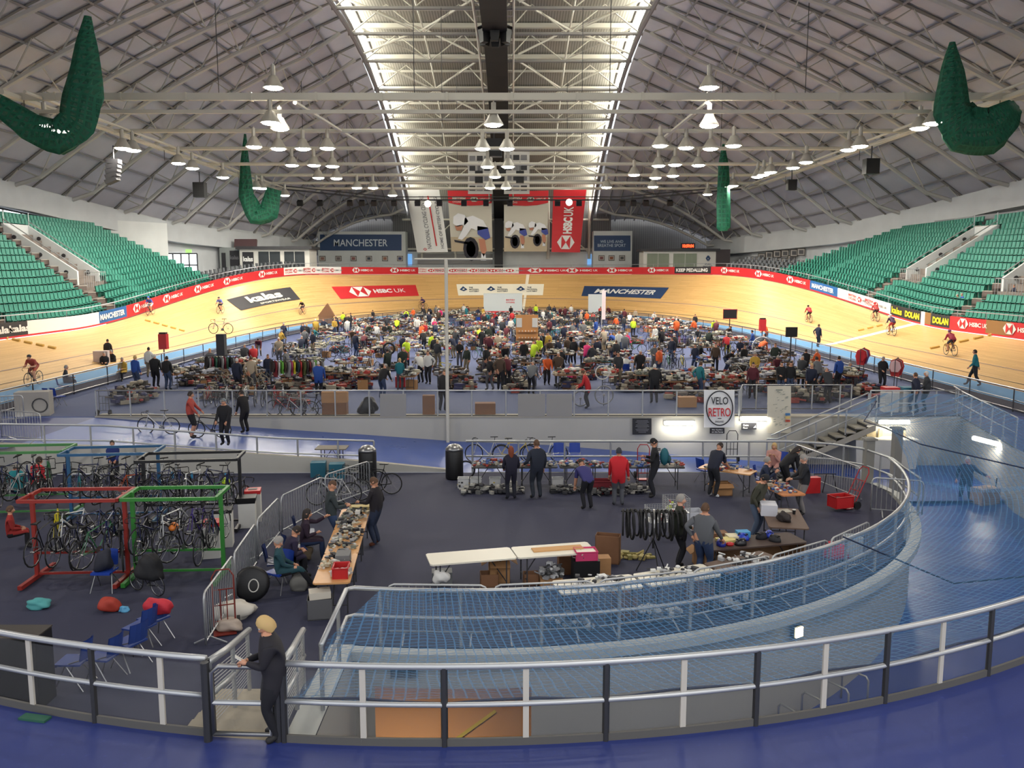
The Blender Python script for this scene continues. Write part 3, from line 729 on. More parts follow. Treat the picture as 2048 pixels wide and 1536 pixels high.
def rider(mb, f, u, v, k, frame=5):
    # helmet, face, back, shorts, leg, wheel: flat shapes printed on the banner
    S = lambda pts, m: poly(mb, f, [(u + a * k, v + b * k) for a, b in pts], m)
    S([(0, .02), (.02, .14), (.14, .2), (.3, .17), (.38, .06), (.3, .0), (.1, -.03)], 3)
    f1 = lambda a, b, l=0: f(a, b, 1); f2 = lambda a, b, l=0: f(a, b, 2)
    poly(mb, f1, [(u + a * k, v + b * k) for a, b in [(.04, -.02), (.24, 0), (.2, -.1), (.08, -.1)]], 5)
    poly(mb, f, [(u + a * k, v + b * k) for a, b in [(.3, .12), (.5, .16), (.75, .08), (.86, -.06), (.6, -.1), (.45, -.06), (.3, -.2), (.2, -.26), (.1, -.24), (.26, -.04)]], 3)
    poly(mb, f1, [(u + a * k, v + b * k) for a, b in [(.6, -.02), (.86, -.04), (.92, -.22), (.8, -.26), (.6, -.16)]], 4)
    poly(mb, f1, [(u + a * k, v + b * k) for a, b in [(.62, -.24), (.78, -.25), (.82, -.44), (.74, -.56), (.66, -.44)]], 5)
    poly(mb, f2, [(u + a * k, v + b * k) for a, b in [(.68, -.5), (.78, -.5), (.8, -.62), (.66, -.62)]], 3)
    poly(mb, f1, [(u + (.42 + .2 * math.cos(t * .5236)) * k, v + (-.42 + .21 * math.sin(t * .5236)) * k) for t in range(12)], 6)
    poly(mb, f2, [(u + (.42 + .12 * math.cos(t * .5236)) * k, v + (-.42 + .14 * math.sin(t * .5236)) * k) for t in range(12)], 2)
    poly(mb, f2, [(u + a * k, v + b * k) for a, b in [(.0, -.26), (.36, -.3), (.36, -.34), (.02, -.3)]], 6)
def d_photo(rs):
    def d(mb, f):
        poly(mb, f, [(0, .24), (1, .24), (1, 0), (0, 0)], 2)
        poly(mb, f, [(0, 1), (0, .8), (.25, .765), (.5, .755), (.75, .765), (1, .8), (1, 1)][::-1], 1)
        g = lambda u, v, l=0: f(u, v, 1)
        write(mb, g, 'BRITISH', .1, .84, .4, .9, 0, .05); write(mb, g, 'CYCLING', .1, .8, .3, .83, 0); hexmark(mb, g, .5, .82, .7, .9, 0, 1); write(mb, g, 'HSBC UK', .73, .84, .95, .88, 0, .03)
        for (u, v, k) in rs: rider(mb, g, u, v, k)
    return d
PM = [M_SKY2, M_SRED, M_BOARD, M_HEL, M_SUIT, M_FACE, M_TRI]
def seamat(): pass
flatpanel('banner', ((895, 381), (983, 382), (985, 503), (903, 503)), 129, PM, d_photo([(.08, .44, .95)]), 'hanging banner with one white-helmeted racing cyclist, left of the black duct', 'banner')
flatpanel('banner', ((1008, 383), (1097, 381), (1094, 503), (1008, 503)), 129, PM, d_photo([(.02, .4, .56), (.56, .4, .5)]), 'hanging banner with two white-helmeted racing cyclists, right of the black duct', 'banner')
def d_hv(mb, f):
    write(mb, rot(f), 'HSBC', .3, .34, .56, .64, 1, .05); write(mb, rot(f), 'UK', .58, .34, .73, .64, 1)
    hexmark(mb, f, .18, .05, .78, .27, 1, 0)
flatpanel('banner', ((1107, 379), (1173, 379), (1160, 505), (1103, 504)), 129, [M_SRED, M_SWHITE], d_hv, 'tall red hanging banner reading HSBC UK upwards with hexagon mark', 'banner', curve=.5)
# sponsor boards above the cyclist banners
def d_spon(mb, f):
    for r in range(4):
        for c_ in range(3): poly(mb, f, [(.06 + .3 * c_, .08 + .24 * r), (.3 + .3 * c_, .08 + .24 * r), (.3 + .3 * c_, .2 + .24 * r), (.06 + .3 * c_, .2 + .24 * r)], 1 if (r + c_) % 2 else 2)
for q, w in (((936, 305, 985, 388), 'left'), ((1008, 303, 1059, 388), 'right')):
    flatpanel('sponsor_board', q, 113, [cm((196, 194, 190)), M_SGREY, M_SBLACK], d_spon, 'pale board with small sponsor panels above the banners, %s of the duct' % w, 'sign')
# far wall and the two sign blocks
def blk(name, px0, px1, py0, py1, y, depth, m, kind='structure'):
    a = DY(px0, py0, y); b = DY(px1, py1, y); mb = MB(); mb.box(((a[0] + b[0]) / 2, y + depth / 2, (a[1] + b[1]) / 2), (abs(b[0] - a[0]), depth, abs(a[1] - b[1]))); o = mb.build(name, m); struct(o); return o
M_WWALL = wallmat('white_wall', (214, 218, 216), .7)
mb = MB(); mb.box((-30, 137.5, 9), (26, .3, 18)); mb.box((28, 137.5, 9), (28, .3, 18)); o = mb.build('wall_far', M_GABLE); struct(o)
blk('wall_far', 812, 1187, 503, 560, 134, .3, M_WWALL)
blk('wall_left', 635, 812, 463, 560, 131, 3, M_WWALL); blk('wall_right', 1187, 1263, 462, 560, 131, 3, M_WWALL)
def d_mc(mb, f): write(mb, f, 'MANCHESTER', .17, .26, .83, .7, 1, .01)
flatpanel('sign_board', (640, 469, 803, 501), 130.95, [M_SNAVY, cm((214, 224, 232))], d_mc, 'wide navy sign reading MANCHESTER on the white wall beside the banners', 'sign')
def d_wl(mb, f): write(mb, f, 'WE LIVE AND', .17, .52, .8, .7, 1, .01); write(mb, f, 'BREATHE SPORT', .1, .26, .87, .46, 1, .01)
flatpanel('sign_board', (1188, 471, 1261, 502), 130.95, [M_SNAVY, cm((190, 206, 220))], d_wl, 'navy sign reading WE LIVE AND BREATHE SPORT on white wall', 'sign')
def frame_pic(px, py, y, w, h, rgb, lab, group):
    x, z = DY(px, py, y); t = thing('framed_picture', lab, 'picture', (x, y, z), 0, group)
    mb = MB(); mb.box((0, 0, 0), (w, .06, h)); mb.build('frame', cm((70, 64, 60)), t); mb = MB(); mb.box((0, -.04, 0), (w * .84, .03, h * .8)); mb.build('mount', cm((190, 184, 176)), t)
    mb = MB(); mb.box((0, -.065, 0), (w * .55, .03, h * .5)); mb.build('print', cm(rgb), t)
for k, px in enumerate((645, 677, 707, 738, 770, 800)):
    frame_pic(px, 517, 130.96, .9, .8, [(150, 110, 100), (120, 110, 110), (140, 90, 90), (70, 80, 90), (160, 110, 90), (60, 70, 110)][k], 'small framed picture below the MANCHESTER sign, %s' % ['leftmost', 'second from left', 'third from left', 'third from right', 'second from right', 'rightmost'][k], 'pictures below the wide navy sign')
for k, px in enumerate((1203, 1223, 1244)):
    frame_pic(px, 516, 130.96, .9, .8, [(130, 80, 80), (150, 90, 60), (90, 90, 90)][k], 'small framed picture below the small navy sign, %s of three' % ['left', 'middle', 'right'][k], 'pictures below the small navy sign')
for px, w in ((818, 'left'), (1181, 'right')):
    blk('door_%d' % (1 if w == 'left' else 2), px - 6, px + 6, 508, 531, 133.8, .1, mat('daylit_glass', (110, 170, 230), .3, emit=.8))
flatpanel('cabinet', (835, 508, 985, 528), 133.6, [cm((150, 148, 146)), M_SGREY], None, 'low grey counter below the cyclist banner, left of the duct', 'counter', th=.4)
# commentary boxes
M_WIN = mat('dark_window', (62, 66, 70), .15)
def box_room(px0, px1, pyt, pyb, y, lab, extras):
    a = DY(px0, pyt, y); b = DY(px1, pyb, y); t = thing('commentary_box', lab, 'cabin', ((a[0] + b[0]) / 2, y, b[1]))
    w = b[0] - a[0]; h = a[1] - b[1]; mb = MB(); mb.box((0, 2, h / 2), (w, 4, h)); mb.build('cabin_wall', M_WHITE, t); mb = MB(); mb.box((0, 1.9, h + .15), (w + .8, 4.6, .35)); mb.build('roof', M_DGREY, t)
    for (q0, q1, r0, r1, m) in extras:
        mb = MB(); mb.box((-w / 2 + w * (q0 + q1) / 2, -.03, h * (r0 + r1) / 2), (w * (q1 - q0), .08, h * (r1 - r0))); wn = mb.build('window', m, t)
        mb = MB(); mb.box((-w / 2 + w * (q0 + q1) / 2, -.08, h * (r0 + r1) / 2), (.06, .05, h * (r1 - r0))); mb.build('mullion', M_WHITE, wn)
    return t, w, h
M_CURT = wallmat('curtain', (150, 160, 140), .8, lines=.3, lscale=1.5)
t, w, h = box_room(479, 620, 498, 548, 107, 'white commentary box with two dark windows and a kalas poster', [(.27, .58, .15, .9, M_WIN), (.64, .93, .15, .9, M_WIN)])
mb = MB(); fx = plane_f((-w / 2, -.04, 0), (w, 0, 0), (0, 0, h), (0, -1, 0), .03); poly(mb, fx, [(.04, .2), (.2, .2), (.2, .88), (.04, .88)], 0); write(mb, lambda u, v, l=0: fx(u, v, 1), 'kalas', .05, .5, .19, .7, 1, .04); mb.build('poster', [M_SBLACK, M_SWHITE], t)
t2 = thing('commentary_box', 'grey side cabin of the left commentary box with a faded kalas poster', 'cabin', (DY(461, 540, 108)[0], 108, DY(461, 548, 108)[1]))
mb = MB(); mb.box((0, 1, 1.65), (2.6, 2, 3.3)); mb.build('cabin_wall', cm((150, 156, 154)), t2); mb = MB(); fx = plane_f((-1.3, -.02, 0), (2.6, 0, 0), (0, 0, 3.3), (0, -1, 0), .03); poly(mb, fx, [(.1, .1), (.3, .1), (.3, .8), (.1, .8)], 0); poly(mb, fx, [(.5, .3), (.95, .3), (.95, .88), (.5, .88)], 0); write(mb, lambda u, v, l=0: fx(u, v, 1), 'kalas', .52, .55, .93, .7, 1); mb.build('poster', [M_SBLACK, M_SGREY], t2)
mb = MB(); x, z = DY(490, 488, 109); mb.box((x, 109.3, z), (2.8, .4, 1.2), rx=-.3); tag(mb.build('sign_board', cm((84, 60, 62))), 'dark red board leaning on the commentary box roof', 'sign')
t, w, h = box_room(1287, 1432, 502, 544, 119.3, 'white commentary box with curtained windows and a SPORT ENGLAND panel', [(.05, .35, .15, .88, M_CURT), (.41, .73, .15, .88, M_CURT)])
mb = MB(); fx = plane_f((-w / 2, -.04, 0), (w, 0, 0), (0, 0, h), (0, -1, 0), .03); write(mb, fx, 'SPORT', .84, .34, .93, .42, 0, .02); write(mb, fx, 'ENGLAND', .82, .22, .95, .3, 0, .02)
poly(mb, fx, [(.885 + .02 * math.cos(i * .7854), .72 + .07 * math.sin(i * .7854)) for i in range(8)], 0); poly(mb, fx, [(.85, .66), (.88, .5), (.885, .6), (.865, .72)], 0); poly(mb, fx, [(.92, .66), (.89, .5), (.885, .6), (.905, .72)], 0); mb.build('poster', [M_SNAVY], t)
mb = MB(); x, z = DY(1448, 522, 118.5); mb.box((x, 120.5, z), (1.9, 3, 3.2)); tag(mb.build('storage_unit', cm((72, 64, 66))), 'dark cabin with tarpaulin side beside the curtained commentary box', 'cabin')
x, z = DY(1376, 492, 119.8); t = thing('led_display', 'glowing red digital time display on a commentary box roof', 'display', (x, 119.8, z))
mb = MB(); mb.box((0, 0, 0), (1.9, .3, .8)); mb.build('case', M_BLACK, t); mb = MB(); fx = plane_f((-.85, -.16, -.32), (1.7, 0, 0), (0, 0, .64), (0, -1, 0), .02); write(mb, fx, '10:59:04', .04, .15, .96, .85, 0, .04); mb.build('digits', mat('led_red', (255, 50, 20), .5, emit=9), t)
# ================================================================ hoardings, stands, side walls
HB = .95
def hp(s, v, off=0.0):
    p, n = tr_at(s); b = T(s, TW)
    return (b[0] + n.x * (.06 - off), b[1] + n.y * (.06 - off), b[2] + .04 + HB * v)
def hoarding(px0, px1, mats, draw, lab, s0=None, s1=None):
    s0 = s_of_px(px0) if s0 is None else s0; s1 = s_of_px(px1) if s1 is None else s1
    n = max(2, int((s1 - s0) / .6)); f = lambda u, v, l=0: hp(s0 + (s1 - s0) * u, v, .03 * (l + 1))
    mb = MB(); F = lambda u, v: hp(s0 + (s1 - s0) * u, v, 0); B = lambda u, v: hp(s0 + (s1 - s0) * u, v, -.08)
    mb.grid([[F(i / n, v) for i in range(n + 1)] for v in (0, .12)], 1, flip=False); mb.grid([[F(i / n, v) for i in range(n + 1)] for v in (.12, 1)], 0)
    mb.grid([[B(i / n, v) for i in range(n + 1)] for v in (0, 1)], 0, flip=True); mb.grid([[F(i / n, 1) for i in range(n + 1)], [B(i / n, 1) for i in range(n + 1)]], 0)
    for u in (0, 1): mb.quad(F(u, 0), F(u, 1), B(u, 1), B(u, 0))
    if draw: draw(mb, f, s0, s1)
    o = mb.build('advertising_hoarding', mats); tag(o, lab, 'hoarding'); return o
def logos(pxs, kind):
    def d(mb, f, s0, s1):
        for px in pxs:
            s = s_of_px(px); u = (s - s0) / (s1 - s0); k = 1.0 / (s1 - s0)
            if kind == 'hsbc': hexmark(mb, f, u - .75 * k, .22, u + .65 * k, .92, 2, 0); write(mb, f, 'HSBC', u + .8 * k, .42, u + 2.2 * k, .72, 2, .04); write(mb, f, 'UK', u + 2.35 * k, .42, u + 2.9 * k, .72, 2)
            elif kind == 'bc': write(mb, f, 'BRITISH', u - 1.9 * k, .6, u - .5 * k, .82, 1, .02); write(mb, f, 'CYCLING', u - 1.9 * k, .3, u - .5 * k, .52, 1, .02); hexmark(mb, f, u - .3 * k, .32, u + .5 * k, .78, 1, 0); write(mb, f, 'HSBC UK', u + .65 * k, .45, u + 2 * k, .65, 2)
            else: write(mb, f, kind[0], u - kind[1] / 2 * k, .34, u + kind[1] / 2 * k, .8, 2, .04)
    return d
RW = [M_SRED, M_SRED, M_SWHITE]; WR = [M_SWHITE, M_SRED, M_SGREY]; BW = [M_SBLACK, M_SRED, M_SWHITE]; BLW = [M_SBLUE, M_SRED, M_SWHITE]; BY_ = [M_SBLACK, M_SRED, cm((240, 226, 40))]
hoarding(0, 60, BW, logos([8, 40], ('kalas', 2.2)), 'black kalas hoarding at the near end of the left straight', s0=max(0, s_of_px(0) - 8))
hoarding(60, 200, WR, None, 'plain white hoarding along the left straight')
hoarding(200, 256, BLW, logos([229], ('MANCHESTER', 4)), 'blue MANCHESTER hoarding on the left straight')
hoarding(256, 569, RW, logos([275, 335, 398, 455, 525], 'hsbc'), 'long red HSBC UK hoarding around the left of the far bend')
hoarding(569, 682, WR, logos([592, 628, 665], 'bc'), 'white British Cycling hoarding below the MANCHESTER sign block')
hoarding(682, 838, RW, logos([712, 790], 'hsbc'), 'red HSBC UK hoarding with two logos, left of the banners')
hoarding(838, 1037, WR, logos([860, 905, 945, 983, 1020], 'bc'), 'white British Cycling hoarding at the centre of the far bend')
hoarding(1037, 1348, RW, logos([1068, 1147, 1226, 1303], 'hsbc'), 'long red HSBC UK hoarding right of the centre of the far bend')
hoarding(1348, 1420, BW, logos([1385], ('KEEP PEDALLING', 6)), 'black KEEP PEDALLING hoarding below the right commentary box')
hoarding(1420, 1618, RW, logos([1448, 1517, 1581], 'hsbc'), 'red HSBC UK hoarding around the right of the far bend')
hoarding(1618, 1673, BLW, logos([1645], ('MANCHESTER', 4)), 'blue MANCHESTER hoarding on the right straight')
hoarding(1673, 1778, WR, logos([1715, 1750], 'bc'), 'white hoarding with small logos on the right straight')
hoarding(1778, 1838, BY_, lambda mb, f, a, b: (write(mb, f, 'kalas', .05, .3, .4, .85, 2, .03), write(mb, f, 'DOLAN', .5, .3, .96, .8, 2, .06)), 'black hoarding with kalas and yellow DOLAN lettering, left of the finish line')
hoarding(1838, 1848, [M_SWHITE] * 3, None, 'plain white board at the end of the finish line')
hoarding(1848, 1860, [M_WOOD, M_SRED, M_SWHITE], None, 'narrow bare wooden board beside the finish line')
hoarding(1860, 1895, BY_, lambda mb, f, a, b: write(mb, f, 'DOLAN', .12, .3, .95, .8, 2, .06), 'black hoarding with yellow DOLAN lettering, right of the finish line')
hoarding(1895, 1970, RW, logos([1923], 'hsbc'), 'red HSBC UK hoarding right of the DOLAN board')
hoarding(1970, 2015, [M_WOOD, M_SRED, M_SWHITE], None, 'bare wooden gate in the hoarding on the right straight')
hoarding(2015, 2048, RW, logos([2018], 'hsbc'), 'red hoarding at the near end of the right straight', s1=min(TL, s_of_px(2048) + 8))
mb = MB(); mb.tube([(lambda p: (p[0], p[1], p[2] + .38))(hp(TL * i / 150, 1, -.5)) for i in range(151)], .035, 5)
for i in range(0, 150, 2):
    p = hp(TL * i / 150, 1, -.5); mb.tube([(p[0], p[1], p[2] - .9), (p[0], p[1], p[2] + .38)], .03, 4)
tag(mb.build('safety_rail', M_STEEL_L), 'thin grey safety rail running all along behind the hoardings', 'railing')
# finish line, decals
sF = st_of(1640, 691)[0]
def stripe(s, w, t0, t1, m, name='trim_7'):
    mb = MB(); n = 8; mb.grid([[T(s + ds, t0 + (t1 - t0) * i / n, .014) for i in range(n + 1)] for ds in (-w / 2, w / 2)]); o = mb.build(name, m); struct(o)
stripe(sF, .75, 1.0, TW, cm((238, 238, 234)), 'trim_7'); s2 = st_of(1052, 580)[0]; stripe(s2, .28, 1.0, TW, cm((238, 230, 210)), 'trim_8')
def foam(px, py, px2, py2, n, lab):
    a, b = st_of(px, py), st_of(px2, py2)
    for k in range(n):
        f0, f1 = k / n, (k + .62) / n; P0 = T(a[0] + (b[0] - a[0]) * f0, a[1] + (b[1] - a[1]) * f0, .06); P1 = T(a[0] + (b[0] - a[0]) * f1, a[1] + (b[1] - a[1]) * f1, .06)
        mb = MB(); mb.tube([P0, P1], .09, 6); tag(mb.build('marker_strip', cm((206, 168, 88))), lab, 'marker', lab + 's')
foam(0, 673, 120, 700, 5, 'yellow foam strip lying on left straight'); foam(290, 641, 375, 665, 5, 'yellow foam strip lying at entry of left bend'); foam(1995, 668, 1850, 701, 5, 'yellow foam strip lying on the right straight'); foam(1765, 651, 1710, 664, 3, 'yellow foam strip just beyond the finish line')
decal([(445, 595), (586, 580), (605, 603), (476, 618)], 0, d_kalas, 'track_decal', 'dark kalas SPORTSWEAR panel painted on the left bend', 'painted sign', [M_SBLACK, cm((230, 226, 204)), M_SRED])
decal([(663, 574), (831, 570), (838, 592), (681, 598)], 0, d_hsbc, 'track_decal', 'red HSBC UK panel painted on the far bend', 'painted sign', [M_SRED, M_SWHITE, M_SRED])
decal([(913, 569), (1088, 568), (1086, 590), (917, 592)], 0, d_lot, 'track_decal', 'white panel with THE NATIONAL LOTTERY three times on the far bend', 'painted sign', [cm((240, 234, 214)), M_SNAVY, cm((70, 80, 90))])
decal([(1170, 570), (1336, 578), (1321, 598), (1163, 592)], 0, d_man, 'track_decal', 'navy MANCHESTER panel painted on the right of the far bend', 'painted sign', [M_SNAVY, M_SWHITE])

# grandstands
M_TREAD = mat('stand_tread', (128, 118, 110), .8, noise=.1)
NR = 15; XTOP, ZTOP = 41.0, 9.9
def xo(y): # outer rail of the boards at distance y
    best = None
    for i in range(0, 61):
        s = TL * .5 * i / 60; p = T(s, TW)
        if best is None or abs(p[1] - y) < best[0]: best = (abs(p[1] - y), p)
    return best[1]
_xo = {y: xo(y) for y in range(14, 121, 2)}
def xoz(y):
    a = max(14, min(118, int(y // 2) * 2)); f = (y - a) / 2; p, q = _xo[a], _xo[a + 2]
    return abs(p[0] + (q[0] - p[0]) * f), p[2] + (q[2] - p[2]) * f
def row_at(y, r):
    x0, z0 = xoz(y); x0 += 1.1; z0 += .55; f = r / (NR - 1)
    return x0 + (XTOP - x0) * f, z0 + (ZTOP - z0) * f
SEAT = MB()
SEAT.box((0, .05, .43), (.44, .4, .06), rx=-.1); SEAT.grid([[(-.22 + .11 * i, .24 + .04 * math.cos((i - 2) * .7) - .04, .42), ] * 1 + [(-.22 + .11 * i, .3 + .05 * math.cos((i - 2) * .7) - .05, .86)] for i in range(5)]); SEAT.grid([[(-.22 + .11 * i, .28, .42), (-.22 + .11 * i, .34, .86)] for i in range(5)], flip=True); SEAT.box((0, .31, .86), (.44, .07, .04)); SEAT.box((0, .1, .2), (.08, .2, .4))
M_TEAL = mat('teal_plastic', (54, 132, 114), .5); M_GSEAT = mat('grey_seat', (84, 88, 92), .4)
SEATME = SEAT.mesh('seat', M_TEAL)
def merged(base, places, m, name):
    mb = MB()
    for (x, y, z, rz) in places:
        ca, sa = math.cos(rz), math.sin(rz); mb.add([(x + a * ca - b * sa, y + a * sa + b * ca, z + c) for a, b, c in base.v], base.f)
    return mb.build(name, m)
allseats = []
for sg, yend, aisles, voms in ((-1, 87, [(66, 67.3), (51.5, 52.7), (37, 38.2)], [(67.3, 70.8)]), (1, 94, [(74, 75.3), (59.5, 60.8), (45, 46.2)], [(70.5, 74), (56, 59.5)])):
    mb = MB(); ys = [16 + 2 * i for i in range(int((yend - 16) / 2) + 1)]
    for r in range(NR):
        def pr_(y, dx, z): x, _ = row_at(y, r); return (sg * (x + dx), y, z)
        pitch = .68
        mb.grid([[pr_(y, -.34, row_at(y, r)[1] - .5) for y in ys], [pr_(y, -.34, row_at(y, r)[1]) for y in ys], [pr_(y, .5, row_at(y, r)[1]) for y in ys]], flip=(sg < 0))
    x1 = XTOP
    mb.quad((sg * 41.5, 16, ZTOP), (sg * 46.5, 16, ZTOP), (sg * 46.5, yend + 4, ZTOP), (sg * 41.5, yend + 4, ZTOP))
    # closed end of the stand
    endp = [(sg * (row_at(yend, r)[0] + (.5 if k else -.34)), yend, row_at(yend, r)[1]) for r in range(NR) for k in (0, 1)]
    mb.add(endp + [(endp[-1][0], yend, 0), (endp[0][0], yend, 0)], [tuple(range(len(endp) + 2))])
    o = mb.build('floor', M_TREAD); struct(o)
    # steps in the aisles
    for (a0, a1) in aisles + [(yend - 1.5, yend - .2)]:
        mb = MB()
        for r in range(NR):
            x, z = row_at((a0 + a1) / 2, r); mb.box((sg * (x - .5), (a0 + a1) / 2, z - .18), (.3, a1 - a0, .34)); mb.box((sg * (x - .66), (a0 + a1) / 2, z + .0), (.03, a1 - a0, .04), mi=1)
        o = mb.build('stairs', [cm((96, 82, 76)), cm((190, 184, 170))]); struct(o)
    for (a0, a1) in voms:
        t = thing('stand_entrance', 'white walled entrance cut into the %s' % ('left grandstand' if sg < 0 else ('right grandstand, near the finish line' if a0 < 60 else 'right grandstand, beyond the finish line')), 'entrance', (sg * 34.5, (a0 + a1) / 2, 0))
        ym = (a0 + a1) / 2; x4, z4 = row_at(ym, 4); x12, z12 = row_at(ym, 12); X = lambda x: sg * x - sg * 34.5
        for yy_ in (a0 - ym, a1 - ym):
            mb = MB(); mb.add([(X(x4), yy_ - .12, z4 - .8), (X(x12), yy_ - .12, z12 - .8), (X(x12), yy_ - .12, z12 + .75), (X(x4), yy_ - .12, z4 + .95), (X(x4), yy_ + .12, z4 - .8), (X(x12), yy_ + .12, z12 - .8), (X(x12), yy_ + .12, z12 + .75), (X(x4), yy_ + .12, z4 + .95)], [(0, 1, 2, 3), (7, 6, 5, 4), (0, 4, 5, 1), (1, 5, 6, 2), (2, 6, 7, 3), (3, 7, 4, 0)])
            mb.build('side_wall', M_WWALL, t)
            mb = MB(); mb.tube([(X(x4), yy_, z4 + 1.25), (X(x12), yy_, z12 + 1.1)], .04, 5); mb.tube([(X(x12), yy_, z12 + .7), (X(x12), yy_, z12 + 1.8)], .04, 5); mb.build('handrail', M_STEEL_L, t)
            for q in (.15, .5, .85):
                mb = MB(); xx = x4 + (x12 - x4) * q; zz = z4 + (z12 - z4) * q; mb.lathe([(.16, -.05), (.16, .05)], n=8, c=(X(xx), yy_ - .16, zz + .3), M=Matrix.Rotation(R(90), 3, 'X')); mb.build('lamp', M_DGREY, t)
        mb = MB(); mb.box((X(x12 + .1), 0, z12), (.2, a1 - a0, 1.6)); mb.build('back_wall', M_WWALL, t)
        mb = MB(); mb.quad((X(x4), a0 - ym, z4 - .75), (X(x12), a0 - ym, z4 - .75), (X(x12), a1 - ym, z4 - .75), (X(x4), a1 - ym, z4 - .75)); mb.build('landing', M_DGREY, t)
        mb = MB(); mb.tube([(X(x4 - .5), a0 - ym, z4 + .9), (X(x4 - .5), a1 - ym, z4 + .9)], .04, 5); [mb.tube([(X(x4 - .5), a0 - ym + k * .35, z4 - .3), (X(x4 - .5), a0 - ym + k * .35, z4 + .9)], .02, 4) for k in range(11)]; mb.build('barrier', M_STEEL_L, t)
    for r in range(NR):
        y = 18.0
        while y < yend - 1.7:
            if not any(a0 - .2 < y < a1 + .2 for a0, a1 in aisles) and not (r >= 3 and r <= 12 and any(a0 - .2 < y < a1 + .2 for a0, a1 in voms)):
                x, z = row_at(y, r); p = (sg * (x - .02), y, z); q = PR(p)
                if -30 < q[0] < 2078 and q[1] < 900: allseats.append((p[0], p[1], p[2], -R(90) * sg if sg > 0 else R(90), sg))
            y += .52
allseats.sort(key=lambda a: math.hypot(a[0], a[1]))
for i, (x, y, z, rz, sg) in enumerate(allseats[:298]):
    o = put('stadium_seat', SEATME, None, (x, y, z), rz); tag(o, 'teal plastic seat in the near rows of the %s grandstand' % ('left' if sg < 0 else 'right'), 'seat', 'teal seats of the %s grandstand' % ('left' if sg < 0 else 'right'))
o = merged(SEAT, [a[:4] for a in allseats[298:]], M_TEAL, 'stadium_seats'); tag(o, 'teal plastic seats filling the farther rows of both grandstands', 'seats', kind='stuff')
# grey seats around the far bend
gseats = []
for px0, px1, rows, w in ((352, 620, 2, 'left'), (1432, 1640, 4, 'right')):
    sa, sb = s_of_px(px0), s_of_px(px1)
    mb = MB()
    n = int((sb - sa) / .75)
    for r in range(rows):
        A = []; B = []; 
        for i in range(n + 1):
            s = sa + (sb - sa) * i / n; p, nn = tr_at(s); b = T(s, TW); off = 1.2 + .85 * r; x, y, z = b[0] + nn.x * off, b[1] + nn.y * off, b[2] + .45 + .28 * r
            A.append((b[0] + nn.x * (off - .45), b[1] + nn.y * (off - .45), z)); B.append((b[0] + nn.x * (off + .45), b[1] + nn.y * (off + .45), z))
            gseats.append((x, y, z, math.atan2(nn.y, nn.x) - math.pi / 2))
        mb.grid([A, B]); mb.grid([[(a[0], a[1], a[2] - .5) for a in A], A])
    o = mb.build('floor', M_TREAD); struct(o)
o = merged(SEAT, gseats, M_GSEAT, 'grey_seats'); tag(o, 'dark grey seats in rows behind the far bend hoardings', 'seats', kind='stuff')
# outer concourse floor and side walls under the eaves
mb = MB(); ring_in = [T(TL * i / 100, TW) for i in range(101)]
rowa = []; rowb = []
for i in range(101):
    s = TL * i / 100; p, nn = tr_at(s); b = T(s, TW); rowa.append((b[0] + nn.x * .2, b[1] + nn.y * .2, b[2] + .2)); rowb.append((b[0] + nn.x * 22, b[1] + nn.y * 22, b[2] + .25))
mb.grid([rowa, rowb]); o = mb.build('floor', mat('concourse', (120, 122, 126), .7)); struct(o)
for sg, nm in ((-1, 'wall_left'), (1, 'wall_right')):
    mb = MB(); ys = [10 + 4 * i for i in range(32)]
    mb.grid([[(sg * (xe(y) - .3), y, z) for y in ys] for z in (2, 5, 8)] + [[(sg * (xe(y) - .3), y, ze(y) + 0.35) for y in ys]]); o = mb.build(nm, M_GWALL2); struct(o)
    # ledge: the deep fascia that hangs below the eave
    mb = MB(); mb.grid([[(sg * (xe(y) - 1.4), y, ze(y) - .1) for y in ys], [(sg * (xe(y) - 1.4), y, ze(y) - 2.3) for y in ys], [(sg * (xe(y) - .3), y, ze(y) - 2.3) for y in ys]]); o = mb.build(nm, M_GWALL2); struct(o)
# the solid white walls at the ends of the stands and the lit doorways
def wall_slab(p0, p1, z0, z1, m, name, th=.25):
    d = Vector((p1[0] - p0[0], p1[1] - p0[1])); L = d.length; a = math.atan2(d.y, d.x); mb = MB(); mb.box(((p0[0] + p1[0]) / 2, (p0[1] + p1[1]) / 2, (z0 + z1) / 2), (L, th, z1 - z0), rz=a); o = mb.build(name, m); struct(o); return o
def slabpx(px0, px1, y0, y1, pyt, pyb, m, name):
    x0 = DY(px0, 500, y0)[0]; x1 = DY(px1, 500, y1)[0]; z1 = DY(px0, pyt, y0)[1]; z0 = DY(px0, pyb, y0)[1]; return wall_slab((x0, y0), (x1, y1), z0, z1, m, name)
slabpx(222, 335, 90, 96, 440, 560, M_WWALL, 'wall_left')
slabpx(1756, 1706, 98, 104, 500, 585, M_WWALL, 'wall_right')
M_DAY = mat('daylit_window', (236, 242, 248), .4, emit=2.4)
def on_wall(px, py, off=.45):
    """point on the curved outer wall seen at a photo pixel"""
    k = abs(px - 1024) / FPX; lo, hi = 55.0, 136.0
    for _ in range(40):
        m = (lo + hi) / 2
        if (xe(m) - off) / m > k: lo = m
        else: hi = m
    return (math.copysign(xe(lo) - off, px - 1024), lo, CAMZ + (545 - py) * lo / FPX)
